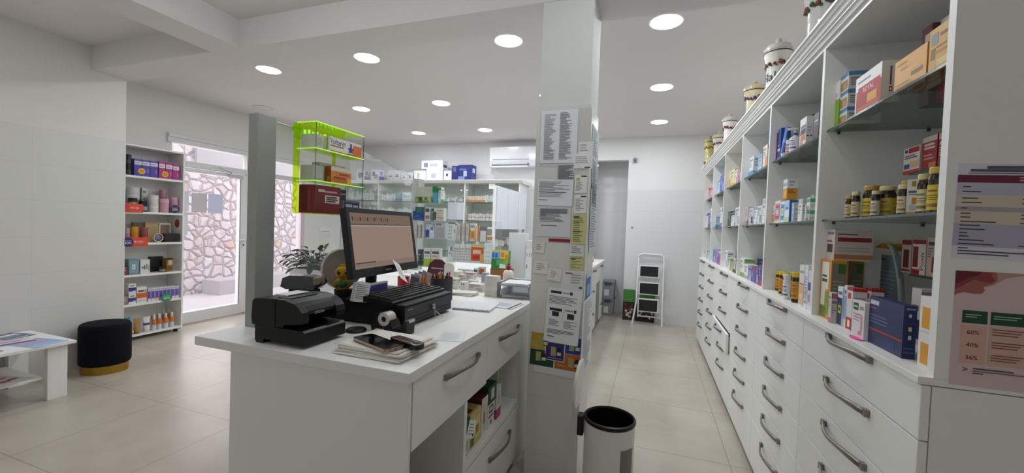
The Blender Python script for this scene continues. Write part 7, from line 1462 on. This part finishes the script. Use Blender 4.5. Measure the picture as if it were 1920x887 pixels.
# promotional signs clipped on the board edges
def sign(u0, v0, u1, v1, lab, word): 
    x = SXF + .001; a = onX(u0, (v0 + v1) / 2, x); b_ = onX(u1, (v0 + v1) / 2, x); c = onX((u0 + u1) / 2, v0, x); d = onX((u0 + u1) / 2, v1, x)
    w = b_.y - a.y; h = c.z - d.z; m = MB(); m.box(-w / 2, 0, 0, w / 2, .003, h, M('#d2492c', .45)); m.quad((-w / 2, -.0003, 0), (-w / 2 + w * .35, -.0003, 0), (-w / 2 + w * .15, -.0003, h), (-w / 2, -.0003, h), M('#bf3a2c', .45)); m.text(word, (-w * .22, -.0006, h * .36), (1, 0, 0), (0, 0, 1), w * .5, h * .28, M('#f0d8d0', .5))
    m.build('sale_sign', None, loc=(x + .004, (a.y + b_.y) / 2, d.z), rotz=LX, label=lab, cat='sign', group='sale signs')
sign(233.5, 382, 268, 398.5, 'red sale sign on the second board of the entrance shelf', 'AKCIJA')
sign(236, 445, 277, 462.5, 'red sale sign on the third board of the entrance shelf', 'AKCIJA')
def badge(u, v, rad, col, word, lab):
    x = SXF + .008; a = onX(u, v, x); m = MB(); m.lathe([(rad, 0), (rad, .003)], M(col, .45), (0, 0, 0), 28); m.text(word, (-rad * .68, -rad * .45, .0034), (1, 0, 0), (0, 1, 0), rad * 1.36, rad * .55, M('#e8e8ee', .5)); m.box(-rad * .6, rad * .25, .003, rad * .6, rad * .34, .0034, M('#a4a8c4', .5))
    m.v = [Vector((x + p.z, a.y + p.x, a.z + p.y)) for p in m.v]; m.build('discount_badge', None, label=lab, cat='badge', group='discount badges')
badge(328, 392, .049, '#262c4c', '20%', 'round navy discount badge on the second entrance shelf board')
badge(240, 454, .052, '#2a2466', '30%', 'round violet-navy discount badge beside the lower sale sign')
badge(312.5, 557.5, .058, '#2f8a62', '40%', 'round green discount badge on the fifth entrance shelf board')

# ------------------------------------------------------------------ stool
sc = Vector((-4.835, 2.36, 0)); sa, sb = .19, .175; srot = .3
t = thing('pouf_stool', 'black velvet oval stool with a brass base by the tiled wall', 'stool', sc)
def oval(prof, mt, nm):
    b = MB(); b.X = Matrix.Translation(sc) @ Matrix.Rotation(srot, 4, 'Z'); b.lathe(prof, mt, (0, 0, 0), 44, sa, sb); return b.build(nm, t)
oval([(.93, 0), (.93, .075), (.90, .078)], GOLD, 'brass_base')
oval([(.95, .076), (.995, .09), (1.0, .11), (1.0, .40), (.99, .425), (.96, .442), (.90, .452), (.5, .458), (1e-5, .459)], VELVET, 'velvet_seat')
oval([(1.002, .408), (1.008, .413), (1.002, .418)], VELVET, 'piping')

# ------------------------------------------------------------------ coffee table and leaflets
tx0, tx1, ty0, ty1, tz = -5.04, -4.36, .70, 1.945, .45
t = thing('coffee_table', 'low white coffee table with a lower shelf covered in leaflets', 'table', ((tx0 + tx1) / 2, (ty0 + ty1) / 2, 0))
b = MB(); b.box(tx0, ty0, tz - .022, tx1, ty1, tz, WHITE); b.build('tabletop', t, bevel=.002)
for (a, c, d, e) in ((tx1 - .085, ty1 - .145, tx1 - .06, ty1 - .03), (tx0 + .03, ty1 - .145, tx0 + .055, ty1 - .03), (tx1 - .085, ty0 + .03, tx1 - .06, ty0 + .145), (tx0 + .03, ty0 + .03, tx0 + .055, ty0 + .145), ):
    b = MB(); b.box(a - .02, c, 0, d + .005, e, tz - .0225, WHITE); b.build('leg', t, bevel=.002)
b = MB(); b.box(tx0 + .03, ty0 + .15, .165, tx1 - .10, ty1 - .15, .185, WHITE); b.build('lower_shelf', t, bevel=.002)
r = random.Random(21)
LF = [(-4.52, 1.78, .21, .30, .2, ['#8fb0dc', '#a9c4e8', '#c49cc0'], 'light blue leaflet with a pink glow at the table corner'), (-4.74, 1.72, .21, .29, -.1, ['#dcd6dc', '#34407c', '#c9a4ac'], 'white leaflet with a navy edge beside the blue one'), (-4.90, 1.78, .18, .22, .3, ['#4c5874', '#8c9cb8', '#d8dce4'], 'slate blue booklet near the tiled wall'),
      (-4.56, 1.46, .21, .29, .1, ['#e0e2e4', '#8c94b4', '#c4ccd8'], 'white leaflet with grey-blue lines'), (-4.80, 1.42, .21, .29, -.25, ['#e2e4e0', '#b4c4a8', '#9ca4b0'], 'white leaflet with faint green print'), (-4.91, 1.42, .18, .24, .1, ['#c9585c', '#d8d0d0', '#8c2c34'], 'red-headed leaflet at the back of the table'),
      (-4.54, 1.16, .21, .29, -.15, ['#d4dcec', '#3c4c9c', '#c4848c'], 'pale leaflet with a blue lower edge'), (-4.80, 1.12, .2, .28, .2, ['#d88c94', '#e4d4d8', '#a44c5c'], 'pink leaflet in the middle of the table'), (-4.58, .90, .21, .25, .05, ['#9cb4d4', '#dce4ec', '#54648c'], 'sky blue leaflet at the cropped end'), (-4.92, 1.62, .15, .2, -.5, ['#b4b8c0', '#7c848c', '#d8dce0'], 'grey folded brochure lifted at the wall side')]
for k, (x, y, w, d, a, cs, lab) in enumerate(LF):
    m = MB(); m.X = Matrix.Translation((x, y, tz + .0006 + .0016 * k)) @ Matrix.Rotation(a + math.pi / 2, 4, 'Z'); m.box(-w / 2, -d / 2, 0, w / 2, d / 2, .0015, M(cs[0], .35))
    for q, (p0, p1, p2, p3, c) in enumerate(((.0, .0, 1, .16, cs[1]), (.1, .55, .9, .8, cs[2]), (.1, .3, .7, .36, cs[1]), (.1, .42, .85, .46, cs[2]))): e = .0017 + .0001 * q; m.quad((-w / 2 + p0 * w, -d / 2 + p1 * d, e), (-w / 2 + p2 * w, -d / 2 + p1 * d, e), (-w / 2 + p2 * w, -d / 2 + p3 * d, e), (-w / 2 + p0 * w, -d / 2 + p3 * d, e), M(c, .35))
    m.build('leaflet', None, label=f'{lab}, on the coffee table' if len(lab.split()) < 11 else lab, cat='leaflet', group='leaflets on the coffee table')
for k, (x, y, a) in enumerate(((-4.60, 1.62, .3), (-4.82, 1.35, -.1), (-4.66, 1.10, .2))):
    m = MB(); m.X = Matrix.Translation((x, y, .1856 + .0016 * k)) @ Matrix.Rotation(a + math.pi / 2, 4, 'Z'); m.box(-.105, -.148, 0, .105, .148, .0015, M('#d4cccb', .5))
    rq = random.Random(k)
    for q in range(5): cx_, cy_, e = -.06 + .12 * rq.random(), -.1 + .2 * rq.random(), .0017 + .00005 * q; m.add([(cx_ + .035 * math.cos(i * .785), cy_ + .022 * math.sin(i * .785), e) for i in range(8)], [tuple(range(8))], M(rq.choice(['#9c4c54', '#b4747c', '#c49a9c']), .5))
    m.build('leaflet', None, label=f"{['right', 'middle', 'left'][k]} of the white red-spotted leaflets on the table's lower shelf", cat='leaflet', group='leaflets on the lower shelf')

# ------------------------------------------------------------------ plant in a tall white planter
py = 4.4; pz = Zat(505, onY(570, 505, py).x, py); x0 = Xat(543, py, pz); x1 = Xat(598, py, pz)
t = thing('potted_plant', 'leafy dark green plant in a tall white planter by the entrance window', 'plant', ((x0 + x1) / 2, py + .17, 0))
b = MB(); w_ = x1 - x0; b.prism([(x0 + .04, 0), (x1 - .04, 0), (x1, pz), (x0, pz)], 1, py, py + w_ * .9, M('#e2e3ea', .4)); b.box(x0 + .02, py + .02, pz, x1 - .02, py + w_ * .9 - .02, pz + .004, M('#3a2e24', .9)); b.build('planter', t, bevel=.004)
f = MB(); r = random.Random(4); LG = [M(c, .55, spec=.25) for c in ('#16240f', '#1f3216', '#0f1c10', '#2f4a1c', '#142214')]; pc = Vector(((x0 + x1) / 2, py + w_ * .45, pz))
for k in range(120):
    a = r.random() * 6.283; rad = .12 + .42 * r.random() ** .8; up = .05 + .28 * r.random() * (1 - rad * .9); st0 = pc + Vector((.12 * math.cos(a) * r.random(), .10 * math.sin(a) * r.random(), 0)); tip = pc + Vector((rad * math.cos(a) * 1.0, rad * math.sin(a) * .6, up - .12 * max(0, rad - .3)))
    L_ = .10 + .08 * r.random(); d = (tip - st0); d.z *= .5; d.normalize(); d = (d + Vector((0, 0, -.5 * r.random()))).normalized(); s = d.cross(Vector((0, 0, 1))).normalized(); nrm_ = s.cross(d); w2 = L_ * (.2 + .1 * r.random())
    f.tube([st0, st0.lerp(tip, .6) + Vector((0, 0, .04)), tip], .0025, LG[0], 4)
    v = []; n = 5
    for i in range(n + 1):
        q = i / n; ww = w2 * math.sin(math.pi * min(1, q * .93 + .06)) ** .8; cpt = tip + d * L_ * q + Vector((0, 0, -.35 * L_ * q * q)); v += [cpt - s * ww + nrm_ * ww * .25, cpt, cpt + s * ww + nrm_ * ww * .25]
    fs = []
    for i in range(n): fs += [(3 * i, 3 * i + 1, 3 * i + 4, 3 * i + 3), (3 * i + 1, 3 * i + 2, 3 * i + 5, 3 * i + 4)]
    f.add(v, fs, LG[r.randrange(5)], True)
f.build('foliage', t)
